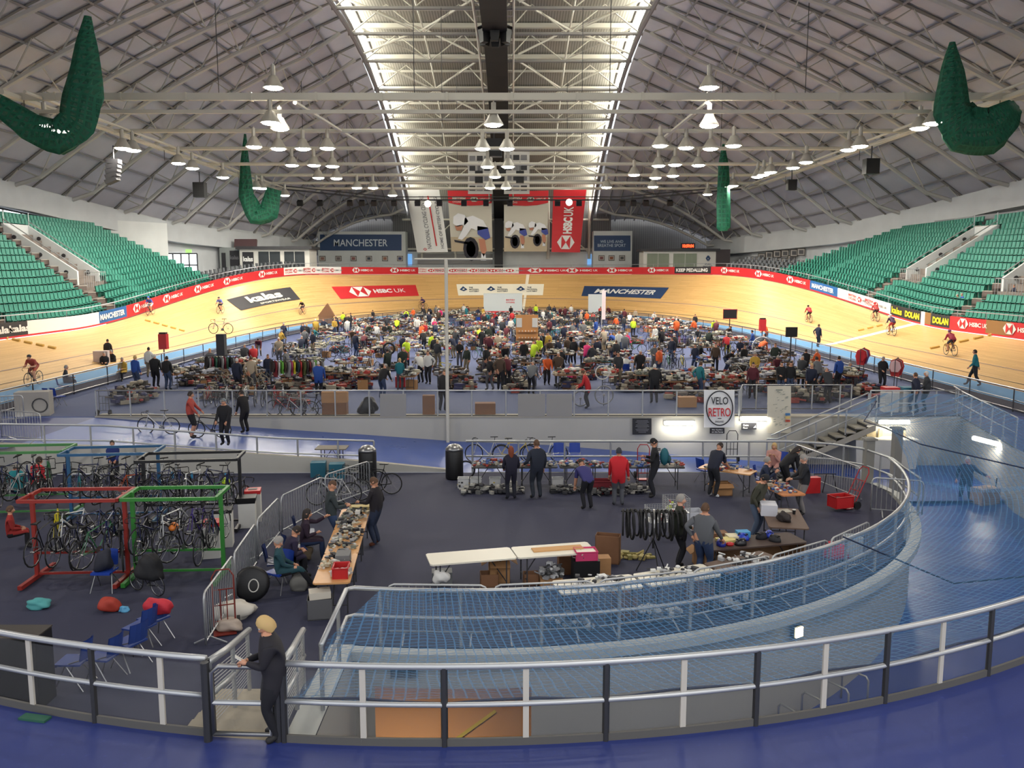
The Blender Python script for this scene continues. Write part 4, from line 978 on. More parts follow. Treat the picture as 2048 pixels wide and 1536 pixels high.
def wglaze(px0, px1, pyt, pyb, num, nx=4, tilt=0):
    n = nx * 2; T0 = [on_wall(px0 + (px1 - px0) * i / n, pyt + (tilt * 22 * i / n)) for i in range(n + 1)]; B0 = [on_wall(px0 + (px1 - px0) * i / n, pyb + (tilt * 6 * i / n)) for i in range(n + 1)]
    mb = MB(); mb.grid([B0, T0]); o = mb.build('window_%d' % num, M_DAY); struct(o); mb = MB()
    for i in range(0, n + 1, 2): mb.tube([V3(B0[i]), V3(T0[i])], .09, 4)
    for f in (0, .5, 1): mb.tube([V3([a + (b - a) * f for a, b in zip(p, q)]) for p, q in zip(B0, T0)], .08, 4)
    o2 = mb.build('window_frame', M_DGREY); o2.parent = o; o2['kind'] = 'structure'
V3 = lambda p: (p[0] * .998, p[1] * .998, p[2])
wglaze(337, 401, 508, 553, 3); wglaze(1641, 1706, 509, 549, 4)
wglaze(-12, 95, 414, 433, 5, 3, tilt=1)
for sg, px, py, y, lab in ((-1, 384, 503, 105.5, 'small green exit sign over the daylit doors'),):
    x, y, z = on_wall(px, py, .6); mb = MB(); mb.box((x, y, z), (.8, .1, .4)); tag(mb.build('exit_sign', mat('exit_green', (150, 200, 110), .5, emit=1.2)), lab, 'sign')
# gallery of framed pictures on the far right wall
gp = [(1508, 520), (1523, 514), (1538, 510), (1537, 524), (1554, 508), (1556, 523), (1570, 507), (1570, 523), (1583, 518), (1588, 506), (1602, 504)]
for k, (px, py) in enumerate(gp):
    px_, py_ = px, py; W_ = on_wall(px, py, .7); frame_pic(px, py, W_[1], 1.0, .95, (100, 98, 100), 'black framed photograph on the right gallery wall, %s' % (NTH[k] + (' from left' if k else '')), 'framed photographs on the gallery wall')
# corridor behind the top right seats
mb = MB(); mb.box((42.2, 68, ZTOP + .55), (.3, 36, 1.1)); o = mb.build('wall_balcony', cm((150, 152, 156))); struct(o)
# ================================================================ railings, nets, stairs
def resample(pts, step):
    out = []; acc = 0; nxt = 0
    for a, b in zip(pts, pts[1:]):
        L = (Vector(b) - Vector(a)).length
        while nxt <= acc + L + 1e-6:
            out.append(tuple(Vector(a).lerp(Vector(b), (nxt - acc) / max(L, 1e-6)))); nxt += step
        acc += L
    if (Vector(out[-1]) - Vector(pts[-1])).length > step * .4: out.append(tuple(pts[-1]))
    return out
def M_glass_():
    m = bpy.data.materials.new('railing_glass'); m.use_nodes = True; nt = m.node_tree; b = nt.nodes['Principled BSDF']; b.inputs['Base Color'].default_value = (.5, .5, .5, 1); b.inputs['Roughness'].default_value = .15
    out = nt.nodes['Material Output']; tr = nt.nodes.new('ShaderNodeBsdfTransparent'); tr.inputs[0].default_value = (.93, .94, .94, 1); ms = nt.nodes.new('ShaderNodeMixShader'); ms.inputs[0].default_value = .09
    nt.links.new(tr.outputs[0], ms.inputs[1]); nt.links.new(b.outputs[0], ms.inputs[2]); nt.links.new(ms.outputs[0], out.inputs['Surface']); return m
M_GLASS = M_glass_()
def railing(name, pts, lab, h=1.05, step=1.2, rr=.05, glass=True, mid=(.52,), kick=.1, zfoot=None, light_every=0, postr=.035, rm=None, bars=0, cat='railing', inward=0):
    """pts = foot line (x, y, z)"""
    rm = rm or M_STEEL_L; t = thing(name, lab, cat, (pts[0][0], pts[0][1], pts[0][2])); O = Vector(pts[0])
    L = lambda p, dz=0: tuple(Vector(p) - O + Vector((0, 0, dz)))
    mb = MB(); mb.tube([L(p, h) for p in pts], rr, 8); mb.build('handrail', rm, t, smooth=True)
    for m_ in mid: mb = MB(); mb.tube([L(p, h * m_) for p in pts], rr * .8, 8); mb.build('mid_rail', rm, t, smooth=True)
    P = resample(pts, step)
    for i, p in enumerate(P):
        zf = (zfoot if zfoot is not None else p[2]); mb = MB()
        if light_every and i % light_every == light_every - 1:
            a = P[min(i + 1, len(P) - 1)]; b = P[max(0, i - 1)]; rz = math.atan2(a[1] - b[1], a[0] - b[0]); mb.box(L(p, h * .5), (.075, .03, h * .92), rz=rz); mb.build('post', cm((196, 190, 178)), t)
        else: mb.tube([L((p[0], p[1], zf)), L(p, h - .01)], postr, 6); mb.build('post', M_POST if light_every else rm, t)
    if kick:
        mb = MB(); up = (0, 0, kick)
        for a, b in zip(pts, pts[1:]):
            d = (Vector(b) - Vector(a)).normalized(); n = Vector((-d.y, d.x, 0)) * .02
            A, B = Vector(L(a)), Vector(L(b)); U = Vector(up); mb.add([A + n, B + n, B + n + U, A + n + U, A - n, B - n, B - n + U, A - n + U], [(0, 1, 2, 3), (7, 6, 5, 4), (3, 2, 6, 7)])
        mb.build('kick_plate', cm((92, 90, 86)), t)
    if glass:
        for a, b in zip(P, P[1:]):
            a, b = Vector(L(a)), Vector(L(b)); d = (b - a).normalized() * .05; mb = MB(); mb.quad(a + d + Vector((0, 0, kick + .02)), b - d + Vector((0, 0, kick + .02)), b - d + Vector((0, 0, h - .08)), a + d + Vector((0, 0, h - .08))); mb.build('glass_panel', M_GLASS, t)
    if bars:
        for a, b in zip(P, P[1:]):
            a, b = Vector(L(a)), Vector(L(b)); mb = MB()
            for j in range(1, bars): mb.tube([a + Vector((0, 0, .1 + (h - .2) * j / bars)), b + Vector((0, 0, .1 + (h - .2) * j / bars))], .008, 4)
            n = max(2, int((b - a).length / .12))
            mb.build('mesh_panel', M_STEEL_L, t)
    return t
A3 = lambda r, a0, a1, n, z=0.0: [(x, y, z) for x, y in arc(*PC, r, a0, a1, n)]
railing('railing', A3(18.0, 236, 260.8, 14), 'steel and glass railing of the near walkway, left of the gate', light_every=2, step=1.02, postr=.045, rr=.043)
railing('railing', A3(18.0, 264.0, 359, 60), 'long curved steel and glass railing of the near walkway, right of the gate', light_every=2, step=1.02, postr=.045, rr=.043)
g = thing('gate', 'rounded steel gate in the near railing in front of the blonde woman', 'gate', (-3.78, 10.12, 0))
mb = MB(); mb.tube([(0, 0, .1), (0, 0, .92), (.1, 0, 1.0), (.62, -.03, 1.0), (.74, -.03, .9), (.74, -.03, .1), (0, 0, .1)], .035, 8); mb.build('gate_frame', M_STEEL, g, smooth=True)
mb = MB(); mb.tube([(0, 0, .52), (.74, -.03, .52)], .035, 8); mb.build('mid_rail', M_STEEL_L, g)
for x in (-.08, .82): mb = MB(); mb.tube([(x, 0, 0), (x, 0, 1.05)], .055, 8); mb.build('post', M_POST, g)
mb = MB(); mb.quad((.04, 0, .15), (.7, 0, .15), (.7, 0, .95), (.04, 0, .95)); mb.build('glass_panel', M_GLASS, g)
# stair rails between gate and pit: sloping with wire mesh
for dx, w in ((-.0, 'left'), (.95, 'right')):
    railing('stair_railing', [(-3.85 + dx, 10.25, 0), (-4.0 + dx * .96, 11.4, -.35), (-4.38 + dx * .95, 13.5, -1.0)], 'sloping mesh-filled stair railing %s the blonde woman' % ('left of' if w == 'left' else 'right of'), h=1.0, step=1.6, rr=.05, glass=False, mid=(.55,), bars=16, kick=0)
rin = [(-3.0, 12.7, -1), (-3.06, 15.05, -1)] + A3(13.0, 261.5, 352, 44, -1)
railing('railing', rin, 'curved steel railing on the white curb around the lower market floor', h=1.1, step=1.5, rr=.045, glass=False, kick=.0)
railing('railing', [(11.6, 23.6, -1), (11.95, 26.2, -1), (11.7, 27.6, -1), (10.9, 28.5, -1), (9.6, 28.95, -1), (-1.6, 28.95, -1)], 'straight steel railing behind the far tables of the lower floor, with curved end', h=1.1, step=1.6, rr=.04, glass=False, kick=0)
railing('railing', [(-24, 27.3, -.15), (-16.9, 27.6, -.15), (-14, 28.7, -.4), (-8.1, 29.0, -.9), (-4.8, 29.0, -1.0)], 'steel railing along the left ramp down to the lower floor', h=1.1, step=1.4, rr=.035, glass=False, kick=0, zfoot=-1.0)
railing('railing', [(-17.05, 34.45, .06), (9.3, 34.45, .06)], 'long glazed steel railing along the front edge of the market hall floor', h=1.05, step=1.4, rr=.03, mid=(), kick=.04)
railing('railing', [(9.35, 34.5, .06), (9.9, 36.2, .06), (14.6, 36.2, .06)], 'short glazed steel railing set back beside the round poster', h=1.05, step=1.2, rr=.03, mid=(), kick=.04)
railing('railing', [(17.0, 28.2, 0), (18.45, 34.4, 0), (19, 36.2, 0)], 'glazed railing above the grey ramp wall at the right', h=1.05, step=1.3, rr=.03, kick=.04, mid=(.5,))
railing('railing', [(14.7, 34.5, .05), (18.4, 34.5, .05)], 'steel railing at the top of the stairs beside the white bins', h=1.05, step=.9, rr=.03, kick=.04, mid=(.5,))
railing('stair_railing', [(14.5, 33.4, 0), (10.6, 33.4, -1.75), (10.2, 33.4, -1.75)], 'steel handrail of the side stairs down from the hall floor', h=1.05, step=1.3, rr=.035, glass=False, kick=0)
railing('stair_railing', [(14.5, 34.2, 0), (10.6, 34.2, -1.75)], 'inner handrail of the side stairs against the grey wall', h=1.05, step=1.3, rr=.03, glass=False, kick=0, mid=())
mb = MB()
for i in range(10): mb.box((14.3 - .39 * i, 33.8, -.09 - .175 * i), (.4, .9, .06)); mb.box((14.12 - .39 * i, 33.8, -.17 - .175 * i), (.03, .9, .12), mi=1)
mb.add([(14.5, 33.35, -.1), (10.6, 33.35, -1.85), (10.6, 33.35, -2.1), (14.5, 33.35, -.35), (14.5, 34.25, -.1), (10.6, 34.25, -1.85), (10.6, 34.25, -2.1), (14.5, 34.25, -.35)], [(0, 1, 2, 3), (7, 6, 5, 4), (3, 2, 6, 7)])
tag(mb.build('staircase', [M_CONC, M_DGREY]), 'side staircase from the hall floor down to the ramp', 'stairs')
# right side column, beams beside the skip
for k, (px, pyb, yb) in enumerate(((1744, 1000, 27.6), (1800, 985, 29.5))):
    x = (px - 1024) / FPX * yb * 1.01; mb = MB(); mb.box((x, yb, -.8), (.28, .28, 2.6)); mb.box((x, yb, .45), (.4, .4, .06)); tag(mb.build('steel_column', cm((140, 138, 130))), 'grey square steel column %s the white skip' % ('in front of' if k == 0 else 'at the right end of'), 'column')
# inner fence of the track
for sg, w in ((0, 'left'), (1, 'right')):
    sa, sb = (12, TL / 2 - 2) if not sg else (TL / 2 + 2, TL - 12); t = thing('track_fence', 'grey post and rail fence between the market floor and the pale blue band, %s side' % w, 'fence', (0, 60, 0))
    pts = []
    for i in range(70):
        p, n = tr_at(sa + (sb - sa) * i / 69); pts.append((p.x - n.x * 1.0, p.y - n.y * 1.0 - 60, 0))
    for hh, r in ((1.0, .04), (.5, .025), (.12, .03)): mb = MB(); mb.tube([(a, b, hh) for a, b, c in pts], r, 5); mb.build('rail', M_STEEL, t)
    mb = MB(); mb.grid([[(a, b, .12) for a, b, c in pts], [(a, b, .95) for a, b, c in pts]]); mb.build('infill_panel', mat('fence_panel', (120, 116, 122), .5, alpha=.45), t)
    for a, b, c in pts[::2]: mb = MB(); mb.tube([(a, b, 0), (a, b, 1.0)], .03, 5); mb.build('post', M_POST, t)
# blue nets over the ramp
M_BNET = netmat('blue_net', (62, 122, 172), .20, .17, 8.0)
def netsheet(rows, name, lab, sag=.25):
    mb = MB(); out = []; uv = []
    R_ = len(rows[0])
    for i, (a, b) in enumerate(zip(rows[0], rows[1])):
        r = []
        for k in range(13):
            f = k / 12; p = Vector(a).lerp(Vector(b), f); p.z -= sag * 4 * f * (1 - f) + .04 * math.sin(i * 1.3 + k); r.append(tuple(p)); uv.append(((Vector(a) - Vector(rows[0][0])).length if i == 0 else i * SP, f * (Vector(a) - Vector(b)).length))
        out.append(r)
    mb.grid(out); mb.uv = uv; o = mb.build(name, M_BNET, smooth=True); tag(o, lab, 'net'); return o
SP = .42
n = 44
a_ = [(x, y, .56) for x, y in arc(*PC, 17.93, 264.5, 340, n)]; b_ = [(x, y, .14) for x, y in arc(*PC, 13.05, 262, 338, n)]
a_[0] = (-2.9, 10.3, .5); b_[0] = (-3.0, 13.2, -.05)
netsheet((a_, b_), 'safety_net', 'blue net stretched over the ramp between the two curved railings', .22)
a_ = [(x, y, .56 + .5 * i / 12) for i, (x, y) in enumerate(arc(*PC, 17.93, 340, 359, 12))] + [(17.3, 29.5, 1.06), (17.8, 31.5, 1.06), (18.3, 33.8, 1.06), (15.0, 34.35, 1.06)]
b_ = [(x, y, .14 + .9 * i / 12) for i, (x, y) in enumerate(arc(*PC, 13.05, 338, 354, 12))] + [(12.2, 27.6, .9), (12.4, 29, .8), (12.0, 31, .7), (11.6, 32.6, .5)]
netsheet((a_, b_), 'safety_net', 'blue net hung over the right side of the ramp above the man with the suitcase', .35)
mb = MB(); mb.tube([(-2.9, 10.25, .5)] + [(x, y, .54 + .03 * math.sin(i * 1.7)) for i, (x, y) in enumerate(arc(*PC, 17.9, 265, 358, 50))], .018, 5); tag(mb.build('net_cord', cm((22, 40, 70))), 'dark cord lacing the blue net to the near middle rail', 'cord')
mb = MB(); q = [(15.0, 34.3, .9), (12.6, 30, .62), (12.2, 27.4, .86), (12.0, 24.5, .9), (14.5, 22.5, .5), (16.6, 22.0, .9)]; mb.tube(q, .02, 5); tag(mb.build('net_cord', cm((22, 40, 70))), 'dark cord hanging across the right side of the blue net', 'cord')
mb = MB(); mb.tube([(7.2, 17.9, .2), (8.6, 15.9, -.1), (11.2, 15.0, .55)], .018, 5); tag(mb.build('net_cord', cm((22, 40, 70))), 'dark cord crossing the net diagonally toward the near railing', 'cord')
# crowd barriers
def barrier_mesh(t, L, h=1.1, n=18):
    mb = MB(); r = .12; mb.tube([(0, 0, .12), (0, 0, h - r), (r * .3, 0, h - r * .3), (r, 0, h), (L - r, 0, h), (L - r * .3, 0, h - r * .3), (L, 0, h - r), (L, 0, .12)], .022, 6); mb.build('barrier_frame', M_STEEL_L, t, smooth=True)
    mb = MB(); mb.tube([(0, 0, .18), (L, 0, .18)], .018, 5); mb.build('bottom_rail', M_STEEL_L, t)
    mb = MB(); [mb.tube([(L * i / n, 0, .18), (L * i / n, 0, h)], .0085, 4) for i in range(1, n)]; mb.build('upright_bars', M_STEEL_L, t)
    for x in (.3, L - .3): mb = MB(); mb.tube([(x, -.3, .02), (x, 0, .15), (x, .3, .02)], .018, 5); mb.build('foot', M_STEEL_L, t)
def barrier(pa, pb, lab, z0=-1.0):
    d = math.hypot(pb[0] - pa[0], pb[1] - pa[1]); t = thing('crowd_barrier', lab, 'barrier', (pa[0], pa[1], z0), math.atan2(pb[1] - pa[1], pb[0] - pa[0])); barrier_mesh(t, d, n=max(6, int(d / .125))); return t
for (a, b, l) in (((407, 1187), (465, 1110), 'white steel crowd barrier nearest the stairs, beside the white sack'), ((468, 1106), (510, 1047), 'white steel crowd barrier second from the stairs, beside the two-part bin'), ((514, 1039), (557, 995), 'white steel crowd barrier third from the stairs, behind seated people'), ((562, 992), (643, 954), 'white steel crowd barrier behind the man in grey hoodie'), ((650, 950), (738, 922), 'white steel crowd barrier farthest from the stairs, by the parked bicycles')):
    barrier(G(*a, .1), G(*b, .1), l)
for k, a in enumerate((264, 273, 282, 291, 300, 309)):
    p, q = arc(*PC, 12.75, a, a + 8.4, 1); barrier(p, q, 'low steel barrier inside the curved curb railing, %s from its left end' % NTH[k].replace('leftmost', 'first'))
barrier(G(1590, 888, .1), G(1722, 935, .1), 'steel barrier at the right rear corner of the lower floor'); barrier(G(1745, 955, .1), G(1848, 962, .1), 'steel barrier beside the grey steel column')
barrier(G(0, 820, 1.1), G(80, 826, 1.1), 'white steel barrier at the far left before the yellow ramp', 0.0); barrier(G(-30, 795, 1.1), G(45, 790, 1.1), 'white steel barrier beside the flight case', 0.0)
# ================================================================ people, bicycles, tables, goods
V = Vector
def ik(a, tgt, l1, l2, bend):
    a, tgt = V(a), V(tgt); d = tgt - a; L = min(d.length, (l1 + l2) * .995); L = max(L, abs(l1 - l2) + .02); u = d.normalized(); tgt = a + u * L
    x = (l1 * l1 - l2 * l2 + L * L) / (2 * L); h = math.sqrt(max(0, l1 * l1 - x * x)); b = V(bend) - u * V(bend).dot(u)
    if b.length < 1e-4: b = V((0, 0, 1))
    return a + u * x + b.normalized() * h, tgt
_SKN = [0]
def skin_mesh(vs, es, rad, lvl):
    me = bpy.data.meshes.new('sk'); me.from_pydata([tuple(v) for v in vs], es, []); o = bpy.data.objects.new('sk', me); C.objects.link(o)
    o.modifiers.new('skin', 'SKIN'); 
    if not me.skin_vertices: raise RuntimeError('no skin layer')
    for i, r in enumerate(rad): me.skin_vertices[0].data[i].radius = r; me.skin_vertices[0].data[i].use_root = (i == 0)
    o.modifiers['skin'].use_smooth_shade = True
    if lvl: s = o.modifiers.new('sub', 'SUBSURF'); s.levels = lvl; s.render_levels = lvl
    dg = bpy.context.evaluated_depsgraph_get(); dg.update(); ev = o.evaluated_get(dg); m2 = ev.to_mesh(); v = [tuple(q.co) for q in m2.vertices]; f = [tuple(p.vertices) for p in m2.polygons]
    ev.to_mesh_clear(); bpy.data.objects.remove(o); bpy.data.meshes.remove(me); return v, f
def person_mesh(name, lean=.05, hip=.93, handL=(-.24, .05, .85), handR=(.24, .05, .85), footL=(-.11, 0, 0), footR=(.11, 0, 0), look=(0, 1, -.1), fat=1.0, hair='short', detail=0, sleeve=1.0, long=1.0, side=0.0, legcov=1.0, kneeout=0.0, hat=None, elb=-.5, twist=0):
    """slots: 0 top, 1 trousers, 2 skin, 3 shoes, 4 hair, 5 dark details"""
    k = 1.0; pel = V((0, 0, hip)); sd = V((side, math.sin(lean), math.cos(lean))).normalized(); bk = V((0, math.cos(lean), -math.sin(lean)))
    ch = pel + sd * .27; nb = pel + sd * .47; lk = V(look).normalized()
    nd = (sd * .6 + V((0, 0, .5)) + V((lk.x, lk.y, 0)) * .12).normalized(); nk = nb + nd * .10; hd = nk + nd * .12
    shv = V((math.cos(twist), math.sin(twist), 0)); sh = {s: nb - sd * .03 + shv * (.185 * s * (fat * .5 + .5)) for s in (-1, 1)}; hp_ = {s: pel + V((.095 * s, 0, -.03)) for s in (-1, 1)}
    vs = [pel, ch, nb, nk, hd]; es = [(0, 1), (1, 2), (2, 3), (3, 4)]; f = fat
    rad = [(.155 * f, .115 * f), (.165 * f, .12 * f), (.11, .085), (.052, .052), (.05, .05)]
    segs = [(pel, ch, 0), (ch, nb, 0), (nb, nk - nd * .04, 0), (nk, hd, 2)]
    tgt = {-1: V(handL), 1: V(handR)}; feet = {-1: V(footL), 1: V(footR)}; hands = {}
    for s in (-1, 1):
        el, wr = ik(sh[s], tgt[s], .29, .26, (.35 * s, elb, -.6)); i = len(vs)
        vs += [sh[s], sh[s].lerp(el, .5), el, el.lerp(wr, .5), wr]; es += [(2, i), (i, i + 1), (i + 1, i + 2), (i + 2, i + 3), (i + 3, i + 4)]
        rad += [(.066 * f, .07 * f), (.052 * f, .054 * f), (.044, .044), (.04, .04), (.029, .029)]
        segs += [(nb, sh[s], 0), (sh[s], sh[s].lerp(el, max(.45, min(1, sleeve * 2 if sleeve < .5 else 1))), 0)]
        if sleeve >= .9: segs += [(sh[s], el, 0), (el, el.lerp(wr, .88), 0), (el.lerp(wr, .97), wr, 2)]
        else: segs += [(sh[s].lerp(el, .8), wr, 2)]
        hands[s] = (wr, (wr - el).normalized())
        if detail == 0: i = len(vs); d_ = (wr - el).normalized(); vs += [wr + d_ * .05, wr + d_ * .12]; es += [(i - 1, i), (i, i + 1)]; rad += [(.036, .022), (.024, .014)]; segs.append((wr, wr + d_ * .12, 2))
        an = feet[s] + V((0, 0, .075)); kn, an = ik(hp_[s], an, .44, .43, (s * (.05 + kneeout), 1, .2)); i = len(vs)
        toe = an + V((.03 * s, .16, -.045)); heel = an + V((0, -.03, -.035))
        vs += [hp_[s], hp_[s].lerp(kn, .5), kn, kn.lerp(an, .45), an, toe]; es += [(0, i)] + [(i + j, i + j + 1) for j in range(5)]
        rad += [(.098 * f, .1 * f), (.082 * f, .084 * f), (.06, .06), (.058, .058), (.042, .045), (.04, .03)]
        segs += [(hp_[s], kn, 1), (kn, kn.lerp(an, legcov), 1 if legcov > .1 else 2), (an, toe, 3)]
        if legcov < .9: segs.append((kn.lerp(an, legcov + .05), an, 2))
    if long > 1: segs += [(hp_[s], hp_[s].lerp(hp_[s] + V((0, 0, -.4)), .5 * (long - 1) * 2), 0) for s in (-1, 1)]
    rad = [(a * 1.2, b * 1.2) for a, b in rad[:2]] + [(a * 1.1, b * 1.1) for a, b in rad[2:5]] + [(a * 1.24, b * 1.24) for a, b in rad[5:]]
    v, fc = skin_mesh(vs, es, rad, 2 if detail else 1)
    def near(p):
        best = (9, 0)
        for a, b, m in segs:
            d = b - a; t = max(0, min(1, (p - a).dot(d) / max(1e-9, d.length_squared))); q = (p - a - d * t).length
            if q < best[0] - 1e-4: best = (q, m)
        return best[1]
    mb = MB(); mids = []
    for q in fc:
        c = V((0, 0, 0))
        for j in q: c += V(v[j])
        c /= len(q); m = near(c)
        if m == 1 and c.z > hip - .02 * long - (.0 if long <= 1 else .16 * (long - 1)): m = 0
        mids.append(m)
    mb.v = list(v); mb.f = list(fc); mb.m = mids
    # head, sculpted from a sphere
    N, Mr = (20, 16) if detail else (10, 8); fw = V((lk.x, lk.y, 0)).normalized() if (abs(lk.x) + abs(lk.y)) > .01 else V((0, 1, 0)); fwd = lk; rt = fwd.cross(V((0, 0, 1))).normalized(); up = rt.cross(fwd).normalized(); hc = nk + nd * .10
    hv = []; hm = []; hairv = []
    for i in range(Mr + 1):
        th = math.pi * i / Mr
        for j in range(N):
            ph = 2 * math.pi * j / N; x, y, z = math.sin(th) * math.sin(ph), math.sin(th) * math.cos(ph), math.cos(th)
            X, Y, Z = x * .076, y * .098, z * .125
            if z < -.1: X *= 1 + .28 * (z + .1); Y = Y * (1 + .25 * (z + .1)) + (.012 if y > 0 else -.0)
            if y > .86 and -.35 < z < .15: Y += .022 * (1 - abs(z + .12) * 2.5)
            if detail and y > .55 and .0 < z < .3 and .25 < abs(x) < .6: Y -= .008
            if detail and abs(x) > .93 and abs(y) < .4 and -.2 < z < .2: X *= 1.18; Y -= .01
            hv.append(hc + rt * X + fwd * Y + up * Z); hm.append((x, y, z))
    hf = []; hmat = []
    for i in range(Mr):
        for j in range(N):
            q = (i * N + j, (i + 1) * N + j, (i + 1) * N + (j + 1) % N, i * N + (j + 1) % N); x = sum(hm[k_][0] for k_ in q) / 4; y = sum(hm[k_][1] for k_ in q) / 4; z = sum(hm[k_][2] for k_ in q) / 4
            hairy = (z > .5 or (y < .15 and z > -.35) or (y < .5 and z > .25)) if hair != 'bald' else False
            if hair == 'bald': hairy = y < .1 and -.35 < z < .2 and not (abs(x) < 0.0)
            if hat and z > .35: hairy = True
            hf.append(q); hmat.append(4 if (hairy and not detail) else 2)
    o_ = len(mb.v); mb.v += [tuple(a) for a in hv]; mb.f += [tuple(a + o_ for a in q) for q in hf]; mb.m += hmat
    HP = lambda a, b, c: tuple(hc + rt * a + fwd * b + up * c)
    if detail:
        for s in (-1, 1):
            mb.ball(HP(.03 * s, .086, .018), .0115, 8, 7); mb.ball(HP(.03 * s, .0945, .017), .006, 6, 5); mb.tube([HP(.014 * s, .098, .036), HP(.048 * s, .085, .038)], .004, 4, 4)
        mb.tube([HP(-.024, .092, -.055), HP(0, .1, -.053), HP(.024, .092, -.055)], .005, 5, 6); mb.tube([HP(0, .095, .015), HP(0, .118, -.022)], [.006, .012], 6, 2)
        # hands: palm and five unequal, curled fingers
        for s in (-1, 1):
            wr, d = hands[s]; sdv = d.cross(V((0, 0, 1))); sdv = sdv.normalized() if sdv.length > .1 else V((1, 0, 0)); dn = sdv.cross(d).normalized() * (-1 if sdv.cross(d).z > 0 else 1)
            mb.tube([wr - d * .01, wr + d * .03, wr + d * .085], [.024, .034, .034], 8, 2)
            for q, (off, ln) in enumerate(((-.03, .068), (-.01, .078), (.01, .073), (.029, .058))):
                b0 = wr + d * .075 + sdv * off; b1 = b0 + d * ln * .45 + dn * ln * .2; b2 = b1 + d * ln * .15 + dn * ln * .4; mb.tube([b0, b1, b2], [.0095, .0085, .0065], 6, 2)
            t0 = wr + d * .03 - sdv * s * .03; mb.tube([t0, t0 - sdv * s * .025 + d * .03, t0 - sdv * s * .022 + d * .058 + dn * .02], [.012, .01, .008], 6, 2)
    hairmb = None
    if detail and hair:
        hairmb = MB(); rows = []
        drop = {'short': -.25, 'bob': -.75, 'long': -.8, 'bald': -.1}.get(hair, -.25)
        N2 = 24
        for i in range(12):
            row = []
            for j in range(N2):
                ph = 2 * math.pi * j / N2; front = math.cos(ph)
                zl = (.55 if hair != 'bob' else .5) if front > .72 else ((.1 if hair in ('bob', 'long') else .25) if front > .35 else drop)
                if hair in ('bob', 'long') and .1 < front <= .35: zl = drop * .6
                th0 = math.acos(max(-1, min(1, zl))); th = .02 + (th0 - .02) * i / 11; x, y, z = math.sin(th) * math.sin(ph), math.sin(th) * math.cos(ph), math.cos(th)
                g_ = (1.12 if hair != 'bald' else 1.03) + .02 * math.sin(j * 5 + i) + (.16 * max(0, -z + .2) if hair in ('bob', 'long') else 0)
                zz = z * .125 * g_ - (.18 * max(0, -z) if hair == 'long' and front < 0 else 0)
                row.append(HP(x * .08 * g_, y * .1 * g_ - .004, zz))
            row.append(row[0]); rows.append(row)
        hairmb.grid(rows)
    me = mb.mesh(name, [M_DGREY] * 8, True); info = dict(head=hc, fwd=fwd, up=up, rt=rt, hands=hands, neck=nb, sd=sd, pel=pel, chest=ch)
    return me, hairmb, info
M_EYE = cm((240, 240, 238)); M_LIP = cm((170, 96, 88))
HAIRC = {'grey': (150, 146, 140), 'dark': (42, 34, 30), 'brown': (88, 62, 42), 'blonde': (196, 164, 108), 'white': (206, 204, 200), 'ginger': (128, 62, 34)}
def person(lab, px, pyh, h=1.75, z0=-1.0, rz=0.0, top=(40, 40, 44), leg=(48, 54, 74), shoe=(30, 28, 28), hairc='brown', skin=(200, 146, 116), at=None, group=None, hatc=None, headz=None, **kw):
    """a detailed person; pyh = photo row of the top of the head"""
    me, hmb, info = person_mesh('person', detail=1, **kw); sc = h / 1.74
    hx = info['head'] * sc
    if at is None:
        gx, gy = G(px, pyh, z0 + (info['head'].z + .12) * sc); ca, sa = math.cos(rz), math.sin(rz); at = (gx - (hx.x * ca - hx.y * sa), gy - (hx.x * sa + hx.y * ca))
    o = put('person', me, None, (at[0], at[1], z0), rz); o.scale = (sc, sc, sc); tag(o, lab, 'person', group)
    for i, m in enumerate((cm(top, .85), cm(leg, .85), mat('skin_%d' % skin[0], skin, .55), cm(shoe), cm(HAIRC[hairc]), M_BLACK, M_LIP, M_EYE)): me.materials[i] = m
    if hmb:
        hc_ = hatc or HAIRC[hairc]; hmb.build('hair' if not hatc else 'cap', cm(hc_, .8), o, smooth=True)
        if hatc:
            m2 = MB(); c = info['head'] + info['up'] * .06 + info['fwd'] * .12; m2.box(tuple(c), (.13, .11, .012), rz=math.atan2(-info['fwd'].x, info['fwd'].y)); m2.build('cap_peak', cm(hatc), o)
    o['_i'] = 0; del o['_i']; return o, info, sc
def world_of(o, p): return Matrix.Translation(o.location) @ Matrix.Rotation(o.rotation_euler[2], 4, 'Z') @ (V(p) * o.scale[0])

